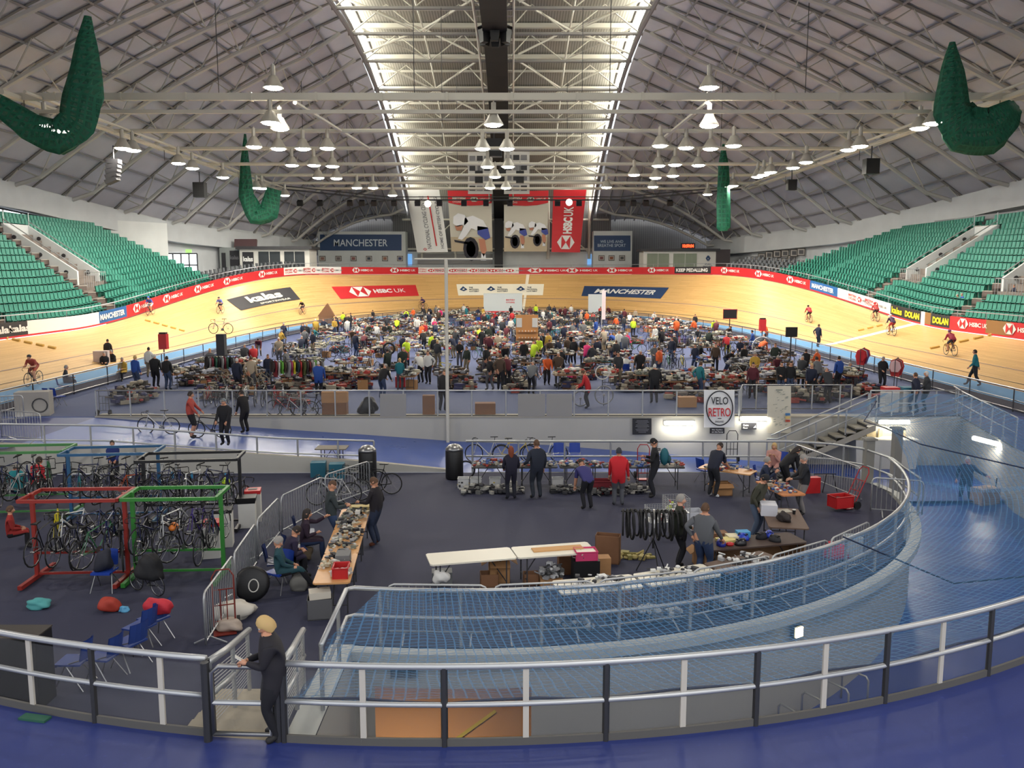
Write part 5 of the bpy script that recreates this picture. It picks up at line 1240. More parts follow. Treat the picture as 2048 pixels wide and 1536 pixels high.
# ---- bicycle, pointing along +Y
def wheel_mb(R_=.34, n=24, sp=14, tyre=.016, det=True):
    t = MB(); t.torus((0, 0, 0), R_ - tyre, tyre, 'X', n, 6); r = MB(); r.torus((0, 0, 0), R_ - tyre * 2.2, .009, 'X', n, 4); s = MB()
    for i in range(sp): a = 2 * math.pi * i / sp; s.tube([(.02 * (-1) ** i, 0, 0), (0, (R_ - .04) * math.cos(a), (R_ - .04) * math.sin(a))], .0022 if det else .004, 3, cap=False)
    s.tube([(-.05, 0, 0), (.05, 0, 0)], .02, 6); return t, r, s
def bicycle(lab, color=(180, 30, 30), detail=1, drop=True, name='bicycle', group=None, wheels=True, fat=1.0):
    t = thing(name, lab, 'bicycle', group=group); R_ = .34; fm = mat('frame_%02x%02x%02x' % tuple(color), color, .3, .2); n = 24 if detail else 14; k = 6 if detail else 4
    bb = (0, -.08, .28); st = (0, -.25, .80); ht = (0, .36, .84); hb = (0, .39, .72); ra = (0, -.5, R_); fa = (0, .5, R_)
    mb = MB(); mb.tube([bb, st], .016, k); mb.tube([(0, -.235, .76), (0, .365, .82)], .015, k); mb.tube([bb, hb], .018, k); mb.tube([ht, hb], .02, k)
    for s in (-1, 1): mb.tube([(.01 * s, -.08, .28), (.05 * s, -.5, R_)], .009, 4); mb.tube([(.012 * s, -.24, .77), (.05 * s, -.5, R_)], .008, 4); mb.tube([(.02 * s, .395, .70), (.05 * s, .5, R_)], .011, 4)
    mb.tube([(-.03, .395, .7), (.03, .395, .7)], .014, 4); mb.build('bicycle_frame', fm, t)
    if wheels:
        for y in (-.5, .5):
            a, b, c = wheel_mb(R_, n, 16 if detail else 8, .016 * fat, detail); w = a.build('wheel', M_RUBBER, t, (0, y, R_)); b.build('rim', M_STEEL, w)
            c.build('spokes', M_STEEL, w)
    mb = MB()
    if drop:
        mb.tube([(0, .35, .86), (0, .44, .9)], .012, 4)
        for s in (-1, 1): mb.tube([(0, .44, .9), (.19 * s, .44, .9), (.2 * s, .54, .89), (.2 * s, .56, .82), (.2 * s, .47, .76)], .011, k)
    else:
        mb.tube([(0, .35, .86), (0, .38, .96)], .012, 4); mb.tube([(-.3, .3, .98), (0, .38, .96), (.3, .3, .98)], .011, k)
    mb.build('handlebar', M_BLACK if drop else M_STEEL, t)
    mb = MB(); mb.tube([(0, -.25, .8), (0, -.27, .93)], .011, 4); mb.add([(0, -.1, .95), (-.07, -.38, .96), (.07, -.38, .96), (0, -.1, .92), (-.07, -.38, .93), (.07, -.38, .93)], [(0, 1, 2), (5, 4, 3), (0, 3, 4, 1), (1, 4, 5, 2), (2, 5, 3, 0)]); mb.build('saddle', M_BLACK, t)
    mb = MB(); mb.lathe([(.09, -.004), (.09, .004)], c=(.045, -.08, .28), n=12, M=Matrix.Rotation(R(90), 3, 'Y')); mb.tube([(.06, -.08, .28), (.07, .06, .2)], .01, 4); mb.tube([(-.06, -.08, .28), (-.07, -.22, .36)], .01, 4); mb.box((.11, .06, .2), (.08, .08, .02)); mb.box((-.11, -.22, .36), (.08, .08, .02)); mb.build('crankset', M_STEEL, t)
    return t
def frame_only(lab, color, loc, rot, group=None):
    mb = MB(); 
    for a, b, r in (((0, -.08, 0), (0, -.25, .52), .018), ((0, -.235, .48), (0, .365, .54), .017), ((0, -.08, 0), (0, .39, .44), .02), ((0, .36, .58), (0, .39, .42), .022), ((.03, -.08, 0), (.05, -.5, .06), .01), ((-.03, -.08, 0), (-.05, -.5, .06), .01), ((.02, -.24, .49), (.05, -.5, .06), .009), ((-.02, -.24, .49), (-.05, -.5, .06), .009), ((.03, .4, .4), (.05, .5, .04), .012), ((-.03, .4, .4), (-.05, .5, .04), .012)): mb.tube([a, b], r, 5)
    o = mb.build('bicycle_frame_set', mat('frame_%02x%02x%02x' % tuple(color), color, .3, .2), None, loc); o.rotation_euler = rot; return tag(o, lab, 'bicycle frame', group)
# ---- folding table, origin on the floor under its middle, long side along X
def table(lab, L=1.83, W=.74, H=.74, m=None, loc=(0, 0, 0), rz=0.0, group=None, legm=None, thick=.035):
    t = thing('folding_table', lab, 'table', loc, rz, group); mb = MB(); b = .05
    pts = [(-L / 2 + b, -W / 2), (L / 2 - b, -W / 2), (L / 2, -W / 2 + b), (L / 2, W / 2 - b), (L / 2 - b, W / 2), (-L / 2 + b, W / 2), (-L / 2, W / 2 - b), (-L / 2, -W / 2 + b)]
    mb.prism(pts, H - thick, H); mb.build('tabletop', m or M_TABLE, t)
    for s in (-1, 1):
        mb = MB(); x = s * (L / 2 - .22); mb.tube([(x, -W / 2 + .08, H - thick), (x, -W / 2 + .08, 0)], .016, 5); mb.tube([(x, W / 2 - .08, H - thick), (x, W / 2 - .08, 0)], .016, 5); mb.tube([(x, -W / 2 + .08, .18), (x, W / 2 - .08, .18)], .013, 4); mb.tube([(x, 0, .18), (x - s * .35, 0, H - thick)], .012, 4); mb.build('leg', legm or M_DGREY, t)
    return t
def box_(name, lab, cat, c, d, m, rz=0.0, group=None, taper=1.0, open_=False, z=None):
    """box resting on its own base at c; open_ = hollow with flaps"""
    mb = MB()
    if not open_: mb.box((0, 0, d[2] / 2), d, taper=taper)
    else:
        w = .012; x, y, h = d; mb.box((0, 0, w), (x * taper, y * taper, w * 2))
        for s in (-1, 1):
            mb.box((s * (x / 2 - w / 2) * (1 + taper) / 2, 0, h / 2), (w, y, h)); mb.box((0, s * (y / 2 - w / 2) * (1 + taper) / 2, h / 2), (x, w, h))
    o = mb.build(name, m, None, c, rz); return tag(o, lab, cat, group)
def flaps(o, d, m, a=.6):
    x, y, h = d
    for s in (-1, 1):
        mb = MB(); mb.box((s * (x / 2 + .09), 0, h - .03 + .02), (.2, y * .98, .01), ry=s * a); mb.build('flap', m, o)
        mb = MB(); mb.box((0, s * (y / 2 + .08), h - .03), (x * .98, .18, .01), rx=-s * a); mb.build('flap', m, o)
def chair(lab, color=(32, 66, 160), loc=(0, 0, 0), rz=0.0, group=None):
    """plastic shell chair, sitter faces +Y"""
    t = thing('plastic_chair', lab, 'chair', loc, rz, group); m = mat('shell_%02x%02x%02x' % tuple(color), color, .45)
    mb = MB(); mb.box((0, 0, .44), (.42, .42, .03)); mb.box((0, .2, .43), (.42, .05, .04)); mb.build('seat', m, t)
    mb = MB(); mb.grid([[(-.2 + .1 * i, -.2 - .05 * math.cos((i - 2) * .8), .5 + .0 * i) for i in range(5)], [(-.19 + .095 * i, -.26 - .05 * math.cos((i - 2) * .8), .84) for i in range(5)]]); mb.grid([[(-.2 + .1 * i, -.215 - .05 * math.cos((i - 2) * .8), .5) for i in range(5)], [(-.19 + .095 * i, -.28 - .05 * math.cos((i - 2) * .8), .84) for i in range(5)]], flip=True); mb.build('backrest', m, t)
    for s in (-1, 1): mb = MB(); mb.tube([(s * .24, .22, 0), (s * .17, .05, .43), (s * .2, -.2, .52)], .011, 5); mb.tube([(s * .17, .05, .43), (s * .24, -.26, 0)], .011, 5); mb.build('leg', M_STEEL, t)
    return t
def heap(name, lab, cat, loc, dims, n, cols, seed=0, group=None, stuff=False, sz=(.04, .12)):
    """loose small goods nobody could count, one object"""
    rnd = random.Random(seed); mb = MB(); ms = [cm(c) for c in cols]
    for i in range(n):
        x, y = (rnd.random() - .5) * dims[0], (rnd.random() - .5) * dims[1]; e = 1 - min(1, (2 * x / dims[0]) ** 2 * .6 + (2 * y / dims[1]) ** 2 * .4); z = rnd.random() * dims[2] * e
        s = rnd.uniform(*sz); mi = rnd.randrange(len(cols)); q = rnd.random()
        if q < .5: mb.box((x, y, z + s * .25), (s, s * rnd.uniform(.5, 1.6), s * rnd.uniform(.3, .8)), rz=rnd.random() * 3, mi=mi)
        elif q < .75: a = rnd.random() * 6; mb.tube([(x, y, z + s * .2), (x + math.cos(a) * s * 1.5, y + math.sin(a) * s * 1.5, z + s * .4 * rnd.random() + .02)], s * .14, 5, mi)
        else: mb.ball((x, y, z + s * .3), (s * .5, s * .5, s * .32), 6, mi)
    o = mb.build(name, ms, None, loc); tag(o, lab, cat, group, 'stuff' if stuff else None); return o
def blob(name, lab, cat, loc, dims, m, seed=0, rz=0, jit=.3, n=14, smoothed=True):
    rnd = random.Random(seed); mb = MB(); n = 26; mb.ball((0, 0, 0), (1, 1, 1), n, 0); ws = [(V((rnd.uniform(-1, 1), rnd.uniform(-1, 1), rnd.uniform(-1, 1))) * rnd.uniform(1.5, 7), rnd.random() * 6, rnd.uniform(.03, .1)) for _ in range(9)]; out = []
    for a, b, c in mb.v:
        q = 1 + sum(w[2] * math.sin(V((a, b, c)).dot(w[0]) + w[1]) for w in ws); sq = .75 + .25 * (abs(c) ** .5) if c < 0 else 1 - .18 * c; e = lambda t: math.copysign(abs(t) ** .8, t)
        out.append((e(a) * q * dims[0] / 2 * (1.05 if c < 0 else 1 - .25 * c), e(b) * q * dims[1] / 2 * (1.05 if c < 0 else 1 - .25 * c), max(0, (e(c) * q * .5 + .46) * dims[2])))
    mb.v = out; o = mb.build(name, m, None, loc, rz, smooth=smoothed); return tag(o, lab, cat)
# ================================================================ the lower market floor
Zp = -1.0
L_, R_r, B_, F_ = R(90), R(-90), 0.0, R(180)      # facing left, right, away, towards us
o, inf, sc = person('blonde woman in black looking at her phone behind the gate', 530, 1232, 1.66, 0.0, rz=R(108), top=(34, 32, 38), leg=(22, 22, 28), hairc='blonde', hair='bob', handL=(-.05, .36, 1.12), handR=(.07, .36, 1.1), look=(0, .8, -.6), elb=-.3, fat=1.3, lean=.14, long=1.6)
p = world_of(o, (.01, .43, 1.16)); mb = MB(); mb.box((0, 0, 0), (.075, .012, .15), rx=-.9, rz=o.rotation_euler[2]); tag(mb.build('phone', M_WHITE, None, tuple(p)), 'white phone held by the blonde woman', 'phone')
person('man in dark grey hoodie and jeans behind the long goods table', 664, 961, 1.8, rz=R(-70), top=(52, 60, 62), leg=(52, 70, 104), hairc='brown', hair='bald', handL=(-.1, .38, 1.08), handR=(.12, .36, 1.1), look=(0, .8, -.5))
person('man in black jumper and dark jeans standing at the far end of the long table', 748, 955, 1.78, rz=R(75), top=(30, 26, 32), leg=(38, 48, 70), shoe=(110, 60, 40), handL=(-.12, .4, 1.1), handR=(.26, .1, .9), look=(0, .8, -.4))
person('person in dark purple coat sitting with one arm stretched toward the table', 614, 1018, 1.7, rz=R(-75), top=(44, 28, 44), leg=(40, 56, 88), hairc='dark', hair='long', hip=.52, lean=.15, footL=(-.12, .46, 0), footR=(.12, .44, 0), handL=(-.2, .55, 1.02), handR=(.12, .32, .72))
person('hunched person in purple padded jacket sitting in front of the barrier', 592, 1052, 1.7, rz=R(-60), top=(42, 34, 58), leg=(30, 30, 36), hairc='dark', hair='short', hip=.5, lean=.5, footL=(-.12, .42, 0), footR=(.12, .42, 0), handL=(-.1, .4, .62), handR=(.1, .4, .62), look=(0, .7, -.7))
person('grey haired person in teal striped top sitting on a blue chair', 556, 1073, 1.66, rz=R(-78), top=(34, 70, 78), leg=(24, 24, 30), hairc='grey', hair='short', hip=.52, lean=-.1, footL=(-.1, .62, .0), footR=(.1, .66, .12), handL=(-.1, .3, .6), handR=(.1, .3, .6), look=(0, .8, -.5))
person('woman with long red brown hair in dark coat facing the far tables', 1022, 893, 1.66, rz=R(10), top=(28, 26, 44), leg=(26, 28, 40), hairc='ginger', hair='long', handL=(-.2, .25, .95), handR=(.2, .25, .95), long=1.6)
person('tall man in dark blue jacket standing at the far tables, seen from behind', 1073, 880, 1.84, rz=R(20), top=(34, 40, 54), leg=(40, 46, 56), fat=1.1, handL=(-.34, .18, 1.0), handR=(.25, .1, .85), long=1.2)
person('bending person in purple shirt and black trousers at the far tables', 1162, 918, 1.72, rz=R(20), top=(56, 54, 110), leg=(26, 26, 32), hairc='dark', lean=1.05, hip=.9, handL=(-.2, .52, .55), handR=(.2, .6, .72), look=(0, .6, -.8), sleeve=.4)
person('man in bright red hoodie and grey trousers seen from behind', 1238, 896, 1.76, rz=R(-5), top=(196, 34, 44), leg=(84, 86, 92), hairc='dark', hatc=(52, 54, 62), hair='short', fat=1.15, handL=(-.26, .2, .85), handR=(.3, .12, .82), long=1.3)
o, inf, sc = person('tall man in black with a cap and teal backpack', 1308, 877, 1.86, rz=R(80), top=(28, 30, 34), leg=(32, 34, 42), hairc='dark', hatc=(24, 24, 26), handL=(-.1, .3, 1.1), handR=(.15, .3, 1.15), look=(0, .8, -.5))
b = world_of(o, (0, -.24, 1.2)); bp = thing('backpack', 'teal backpack worn by the tall man with a cap', 'backpack', tuple(b), o.rotation_euler[2]); mb = MB(); mb.ball((0, -.02, 0), (.18, .15, .28), 10); mb.build('bag_body', cm((30, 96, 108)), bp, smooth=True); mb = MB(); mb.ball((0, -.16, -.08), (.13, .07, .14), 8); mb.build('front_pocket', cm((24, 74, 84)), bp, smooth=True)
for s in (-1, 1): mb = MB(); mb.tube([(s * .1, .1, .22), (s * .15, .3, .2), (s * .14, .38, 0), (s * .1, .1, -.2)], .018, 5); mb.build('strap', M_DGREY, bp)
person('man in navy tee shirt leaning over a parts table', 1440, 885, 1.78, rz=R(-50), top=(34, 38, 54), leg=(26, 28, 34), shoe=(230, 230, 230), hairc='dark', lean=.55, handL=(-.12, .62, .95), handR=(.16, .55, .9), look=(0, .6, -.8), sleeve=.4)
person('woman with blonde hair in pink jumper sitting at the back right', 1549, 886, 1.66, rz=R(150), top=(196, 146, 136), leg=(60, 60, 76), hairc='blonde', hair='bob', hip=.62, footL=(-.12, .4, 0), footR=(.12, .4, 0), handL=(-.08, .3, 1.0), handR=(.1, .3, 1.0))
person('person in black coat bending beside the red folding chair', 1596, 892, 1.7, rz=R(-80), top=(24, 24, 28), leg=(24, 24, 28), hairc='dark', hair='long', lean=.9, handL=(-.15, .5, .6), handR=(.15, .5, .6), look=(0, .6, -.8))
person('grey haired man in navy coat sitting behind a parts table', 1535, 914, 1.72, rz=R(-110), top=(32, 42, 66), leg=(40, 40, 46), hairc='grey', hip=.52, lean=.2, footL=(-.12, .45, 0), footR=(.12, .45, 0), handL=(-.1, .4, .85), handR=(.12, .4, .85))
person('man in black sweater and grey trousers holding a bag by the orange table', 1608, 909, 1.78, rz=R(85), top=(32, 34, 40), leg=(126, 122, 120), hairc='grey', skin=(206, 156, 130), handL=(-.14, .38, 1.05), handR=(.14, .38, 1.0), look=(0, .8, -.4))
person('man in olive jacket and faded jeans bending toward the brown table', 1530, 948, 1.8, rz=R(-130), top=(62, 62, 50), leg=(86, 100, 122), hairc='dark', hatc=(30, 30, 34), lean=.4, handL=(-.22, .15, .95), handR=(.25, .2, .85), look=(0, .6, -.8))
person('man with glasses in olive green coat behind the hanging tyres', 1362, 989, 1.8, rz=R(-100), top=(46, 50, 40), leg=(28, 28, 34), hairc='grey', skin=(206, 156, 130), handL=(-.2, .25, .95), handR=(.15, .32, 1.0), long=1.3)
person('man in grey jumper and jeans with hand on hip, back to us', 1411, 1007, 1.82, rz=R(-35), top=(92, 94, 98), leg=(44, 60, 92), hairc='brown', hair='short', fat=1.1, handL=(-.22, -.1, 1.0), handR=(.3, .34, .88), elb=-.6)
person('man in dark blue fleece pulling a trolley down the ramp', 1936, 914, 1.78, -2.3, rz=R(150), top=(40, 54, 84), leg=(36, 52, 84), hairc='white', handL=(-.62, .2, 1.15), handR=(.3, .1, .9), footL=(-.16, .12, 0), footR=(.16, -.1, 0), skin=(210, 160, 150))
# people resting behind the hanging racks, and on the ramp
person('child in blue and red shirt behind the blue rack', 224, 881, 1.45, rz=R(200), top=(36, 50, 110), leg=(30, 30, 40), hairc='dark', handL=(-.1, .3, .95), handR=(.1, .3, .95))
person('person in turquoise top sitting behind the green rack at far left', 30, 925, 1.7, rz=R(20), top=(40, 140, 150), leg=(30, 34, 60), hairc='grey', hip=.52, footL=(-.12, .45, 0), footR=(.12, .45, 0), handL=(-.2, .3, .7), handR=(.2, .3, .7))
person('rider in red and white jersey sitting behind the green rack', 78, 914, 1.72, rz=R(-20), top=(186, 40, 52), leg=(24, 24, 30), hairc='dark', hip=.52, lean=.4, footL=(-.12, .45, 0), footR=(.12, .45, 0), handL=(-.1, .35, .6), handR=(.1, .35, .6))
person('child in red top sitting at the left edge beside the red rack', 20, 1012, 1.5, rz=R(-60), top=(150, 40, 36), leg=(26, 26, 30), hairc='brown', hip=.5, footL=(-.12, .4, 0), footR=(.12, .4, 0), handL=(-.1, .3, .6), handR=(.1, .3, .6))
person('man in beige and red vest holding a white bicycle on the ramp', 381, 783, 1.78, -.25, rz=R(-80), top=(170, 70, 60), leg=(24, 24, 28), hairc='dark', handL=(-.1, .4, .95), handR=(.2, .3, .9), legcov=.05)
person('person in black hooded coat with grey bobble hat on the ramp', 447, 797, 1.74, -.35, rz=R(170), top=(26, 26, 30), leg=(28, 28, 34), hatc=(110, 120, 126), fat=1.15, handL=(-.2, .3, .9), handR=(.2, .3, .9), long=1.4)
person('person in black carrying a rucksack beside the bobble hat walker', 482, 780, 1.74, -.4, rz=R(60), top=(24, 22, 24), leg=(30, 26, 28), hairc='dark', lean=.3, handL=(-.2, .3, .8), handR=(.2, .3, .8))

# --- tables and goods
GC1 = [(206, 204, 196), (150, 150, 150), (60, 60, 64), (196, 186, 160), (120, 124, 110), (40, 40, 44)]
GC2 = [(220, 216, 206), (180, 170, 150), (50, 50, 56), (160, 60, 50), (120, 130, 140), (60, 90, 150)]
ax, ay, bx, by = -3.62, 16.35, -4.1, 21.75; an = math.atan2(by - ay, bx - ax)
for k in range(3):
    f = (k + .5) / 3; x, y = ax + (bx - ax) * f, ay + (by - ay) * f
    table('wooden folding table in the long diagonal row, %s' % ('nearest, carrying a red basket' if k == 0 else 'middle one' if k == 1 else 'farthest, by the man in black jumper'), loc=(x, y, Zp), rz=an, L=1.8)
    heap('bagged_parts', 'loose pile of bagged bicycle parts on the %s table of the diagonal row' % ('nearest' if k == 0 else 'middle' if k == 1 else 'farthest'), 'goods', (x + (.02 if k else -.05), y + (.35 if k == 0 else 0), Zp + .74), (.58, 1.0 if k == 0 else 1.6, .16), 60 if k == 0 else 130, GC1, 3 + k, stuff=True)
def basket(lab, c, d, m, rz=0, group=None, z=Zp, fill=None):
    o = box_('basket', lab, 'basket', c, d, m, rz, group, .88, True)
    mb = MB(); x, y, h = d; mb.tube([(-x / 2, -y / 2, h), (x / 2, -y / 2, h), (x / 2, y / 2, h), (-x / 2, y / 2, h)], .014, 4, closed=True); mb.build('rim', m, o)
    if fill: heap('basket_contents', 'small goods filling ' + lab, 'goods', (c[0], c[1], c[2] + .02), (x * .75, y * .75, h * .8), 26, fill, int(c[0] * 100) % 97, stuff=True)
    return o
basket('red basket on the near end of the diagonal table row', (-3.5, 16.75, Zp + .74), (.42, .32, .22), M_RED, an, fill=[(226, 222, 216), (190, 180, 170)])
box_('parcel', 'grey parcel lying among the bagged parts on the diagonal row', 'box', (-3.62, 17.6, Zp + .74), (.4, .3, .2), cm((112, 112, 112)), an)
box_('book_box', 'yellow topped box of papers at the far end of the diagonal row', 'box', (-3.98, 21.6, Zp + .74), (.5, .26, .12), cm((200, 180, 120)), .1)
x, y = G(640, 1205, -.7); box_('plastic_crate', 'clear grey crate under the near end of the diagonal row', 'crate', (x, y, Zp), (.5, .36, .42), cm((96, 96, 98)), .2, open_=True); box_('parcel', 'white parcels stacked on the clear grey crate', 'box', (x, y, Zp + .42), (.42, .3, .14), cm((210, 202, 186)), .3)
x, y = G(602, 1180, -1); blob('shopping_bag', 'grey shopping bag standing below the diagonal table', 'bag', (x, y, Zp), (.42, .3, .45), cm((120, 118, 112)), 3)
x, y = G(603, 1118, -1); blob('shopping_bag', 'patterned brown bag between seated people and table', 'bag', (x, y, Zp), (.5, .4, .4), cm((110, 96, 76)), 5)
x, y = G(555, 1188, -1); chair('empty blue plastic chair beside the black wheel bag', loc=(x, y + .2, Zp), rz=R(150))
for px, py, s in ((586, 1170, 1), (625, 1125, 2), (572, 1190, 3)): x, y = G(px, py, -1)
for (px, py, rz, w) in ((553, 1165, -78, 'teal striped sitter'), (590, 1135, -60, 'purple padded jacket'), (610, 1100, -75, 'dark purple coat')): x, y = G(px, py, -1); chair('blue plastic chair under the sitter in %s' % w, (36, 50, 96), (x, y + .1, Zp), R(rz))
x, y = G(505, 1200, -1); wb = thing('wheel_bag', 'round black wheel bag with white outline mark', 'bag', (x, y, Zp + .36), R(10)); mb = MB(); mb.lathe([(.02, -.09), (.3, -.09), (.37, -.04), (.37, .04), (.3, .09), (.02, .09)], n=24, M=Matrix.Rotation(R(72), 3, 'X')); mb.build('bag_body', M_BLACK, wb, smooth=True); mb = MB(); mb.torus((0, 0, 0), .1, .012, 'Y', 16, 4, M=Matrix.Diagonal((1, 1, 1.3)).to_3x3() @ Matrix.Rotation(0, 3, 'X')); q = mb.build('logo', M_WHITE, wb, (.05, -.125, .0)); q.rotation_euler = (R(-18), 0, 0)
x, y = G(470, 1235, -1); blob('sack', 'white plastic sack lying by the sack truck', 'bag', (x, y, Zp), (.8, .5, .35), cm((206, 200, 188)), 8); x, y = G(460, 1262, -1); blob('sack', 'crumpled beige bag at the foot of the white sack', 'bag', (x, y, Zp), (.5, .4, .25), cm((176, 160, 146)), 9)
def sack_truck(lab, loc, rz, color=(170, 34, 40), tilt=0.0):
    t = thing('sack_truck', lab, 'hand truck', loc, rz); m = mat('paint_%02x%02x%02x' % tuple(color), color, .4); mb = MB(); S = lambda y, z: (y + z * tilt, z)
    mb.tube([(-.2, 0, .1), (-.2, tilt, 1.05), (-.12, tilt * 1.1, 1.18), (.12, tilt * 1.1, 1.18), (.2, tilt, 1.05), (.2, 0, .1)], .016, 6); [mb.tube([(-.2, tilt * z, z), (.2, tilt * z, z)], .012, 5) for z in (.2, .5, .8)]; mb.tube([(-.06, tilt * .2, .2), (-.06, tilt * .8, .8)], .01, 4); mb.tube([(.06, tilt * .2, .2), (.06, tilt * .8, .8)], .01, 4); mb.build('handle_frame', m, t)
    mb = MB(); mb.box((0, -.14, .03), (.42, .26, .02)); mb.build('toe_plate', m, t)
    for s in (-1, 1): mb = MB(); mb.lathe([(.12, -.03), (.12, .03)], n=12, M=Matrix.Rotation(R(90), 3, 'Y')); mb.build('wheel', M_RUBBER, t, (s * .26, .08, .13))
    return t
x, y = G(450, 1262, -1); sack_truck('red sack truck leaning behind the white sack', (x, y, Zp), R(20), (120, 44, 36), .15)
x, y = G(1286, 958, -1); sack_truck('red sack truck standing by the tall man with the cap', (x, y, Zp), 0)
x, y = G(1463, 925, -1); sack_truck('black folding luggage trolley at the back railing', (x, y, Zp), 0, (40, 40, 44))
# recycling bins
def bins(px, py, lab, two='black'):
    x, y = G(px, py, -1); t = thing('recycling_bin', lab, 'bin', (x, y, Zp), R(12)); mb = MB(); mb.box((0, 0, .4), (.42, .42, .8)); mb.build('bin_body', M_WHITE, t)
    mb = MB(); mb.box((0, 0, .84), (.43, .43, .1)); mb.build('bin_lid', M_RED, t); mb = MB(); mb.box((0, 0, .895), (.24, .16, .012)); mb.build('slot', M_BLACK, t)
    mb = MB(); fx = plane_f((-.21, -.211, 0), (.42, 0, 0), (0, 0, .8), (0, -1, 0), .003); 
    for k in range(3): a = R(90 + 120 * k); c, s = math.cos(a), math.sin(a); poly(mb, fx, [(.3 + .09 * c - .04 * s, .68 + .05 * s + .02 * c), (.3 + .09 * c + .04 * s, .68 + .05 * s - .02 * c), (.3 + .13 * math.cos(a + .7), .68 + .07 * math.sin(a + .7)), (.3 + .13 * math.cos(a - .2), .68 + .07 * math.sin(a - .2))])
    mb.build('logo', M_BLACK, t); return t
bins(425, 1112, 'white recycling bin with red lid beside the green rack'); x, y = G(450, 1090, -1); box_('waste_bin', 'white bin with open black top directly behind the nearer red-lidded bin', 'bin', (x, y, Zp), (.42, .42, .88), M_WHITE, R(12)); mb = MB(); mb.box((0, 0, 0), (.43, .43, .08)); tag(mb.build('bin_liner', M_BLACK, None, (x, y, Zp + .92), R(12)), 'black rim liner on the white bin behind the red-lidded bin', 'bin liner')
bins(508, 1040, 'white recycling bin with red lid farther off, beside the black rack'); x, y = G(496, 1052, -1); o = box_('waste_bin', 'white bin with black sack collar in front of the farther red-lidded bin', 'bin', (x, y, Zp), (.44, .42, .8), M_WHITE, R(12)); mb = MB(); mb.box((0, 0, .76), (.5, .48, .16), taper=.9); mb.build('sack_collar', M_BLACK, o)
for px, py, w in ((736, 960, 'by the bicycles at the barrier end'), (909, 957, 'beside the leaning tyre')):
    x, y = G(px, py, -1); t = thing('litter_bin', 'round black litter bin with grey dome top %s' % w, 'bin', (x, y, Zp)); mb = MB(); mb.lathe([(.28, 0), (.3, .05), (.3, .95), (.27, 1.0)], n=20); mb.build('bin_body', M_BLACK, t, smooth=True); mb = MB(); mb.lathe([(.3, .98), (.3, 1.04), (.18, 1.16), (.02, 1.2)], n=20); mb.build('bin_top', M_STEEL, t, smooth=True)
x, y = G(932, 958, -1); mb = MB(); mb.torus((0, 0, .32), .29, .03, 'Y', 28, 8); tag(mb.build('tyre', M_RUBBER, None, (x, y, Zp)), 'black tyre leaning against the litter bin', 'tyre')
# white tables in the middle
table('white folding table at the left of the two empty ones', loc=(-.9, 18.0, Zp), rz=R(13.8), m=M_TWHITE, W=.76, L=1.9); table('white folding table with a plank on it', loc=(.93, 18.42, Zp), rz=R(12.5), m=M_TWHITE, W=.76, L=1.8)
mb = MB(); mb.box((0, 0, .012), (1.15, .26, .024)); tag(mb.build('plank', cm((206, 156, 98)), None, (1.02, 18.46, Zp + .74), R(12.5)), 'bare wooden plank lying on the right white table', 'plank')
def bx(px, py, w, d, h, m, lab, z=Zp, rz=.1, op=False, name='cardboard_box', cat='box', fl=False):
    x, y = G(px, py, z); o = box_(name, lab, cat, (x, y + d / 2, z), (w, d, h), m, rz, open_=op)
    if fl: flaps(o, (w, d, h), m)
    return (x, y + d / 2, z)
bx(1217, 1128, .58, .3, .68, M_CARD2, 'tall brown cardboard box standing alone behind the white tables', rz=-.25, op=True)
bx(883, 1172, .45, .32, .3, cm((120, 122, 122)), 'grey crate under the left white table', name='plastic_crate', cat='crate'); x, y = G(883, 1165, -.7); blob('carrier_bag', 'white carrier bag bulging from the grey crate', 'bag', (x, y, -.72), (.36, .3, .3), cm((222, 220, 214)), 12)
bx(998, 1168, .46, .36, .5, M_CARD, 'brown box with crumpled open top between the white tables', op=True, fl=True); bx(978, 1176, .4, .3, .3, M_CARD2, 'low brown box in front of the crumpled open one', op=True)
bx(1062, 1172, .34, .26, .26, M_CARD2, 'small open brown box under the plank table', op=True); c = bx(1102, 1176, .5, .3, .2, M_CARD, 'shallow brown box heaped with silver parts'); heap('silver_parts', 'pile of silver bicycle parts in the shallow brown box', 'goods', (c[0], c[1], Zp + .2), (.5, .36, .3), 80, [(200, 200, 200), (150, 150, 150), (70, 70, 70)], 21, stuff=True)
bx(1134, 1150, .4, .3, .44, M_CARD2, 'brown box behind the black crate'); c = bx(1172, 1172, .58, .42, .56, M_BLACK, 'black plastic crate carrying the pink fruit box', name='plastic_crate', cat='crate')
bx(1203, 1160, .4, .3, .5, M_CARD, 'pale brown box at right of the black crate'); t = basket('pink fruit box on the black crate', (c[0], c[1], Zp + .56), (.5, .36, .2), cm((206, 60, 108)), .1, fill=[(200, 196, 180), (120, 130, 120), (90, 90, 90)])
x, y = G(1270, 1115, -1); heap('yellow_straps', 'tangle of yellow straps on the floor beside the tyre stand', 'strap', (x, y, Zp), (.8, .35, .03), 22, [(176, 160, 100), (150, 140, 80)], 31, stuff=True, sz=(.05, .22))
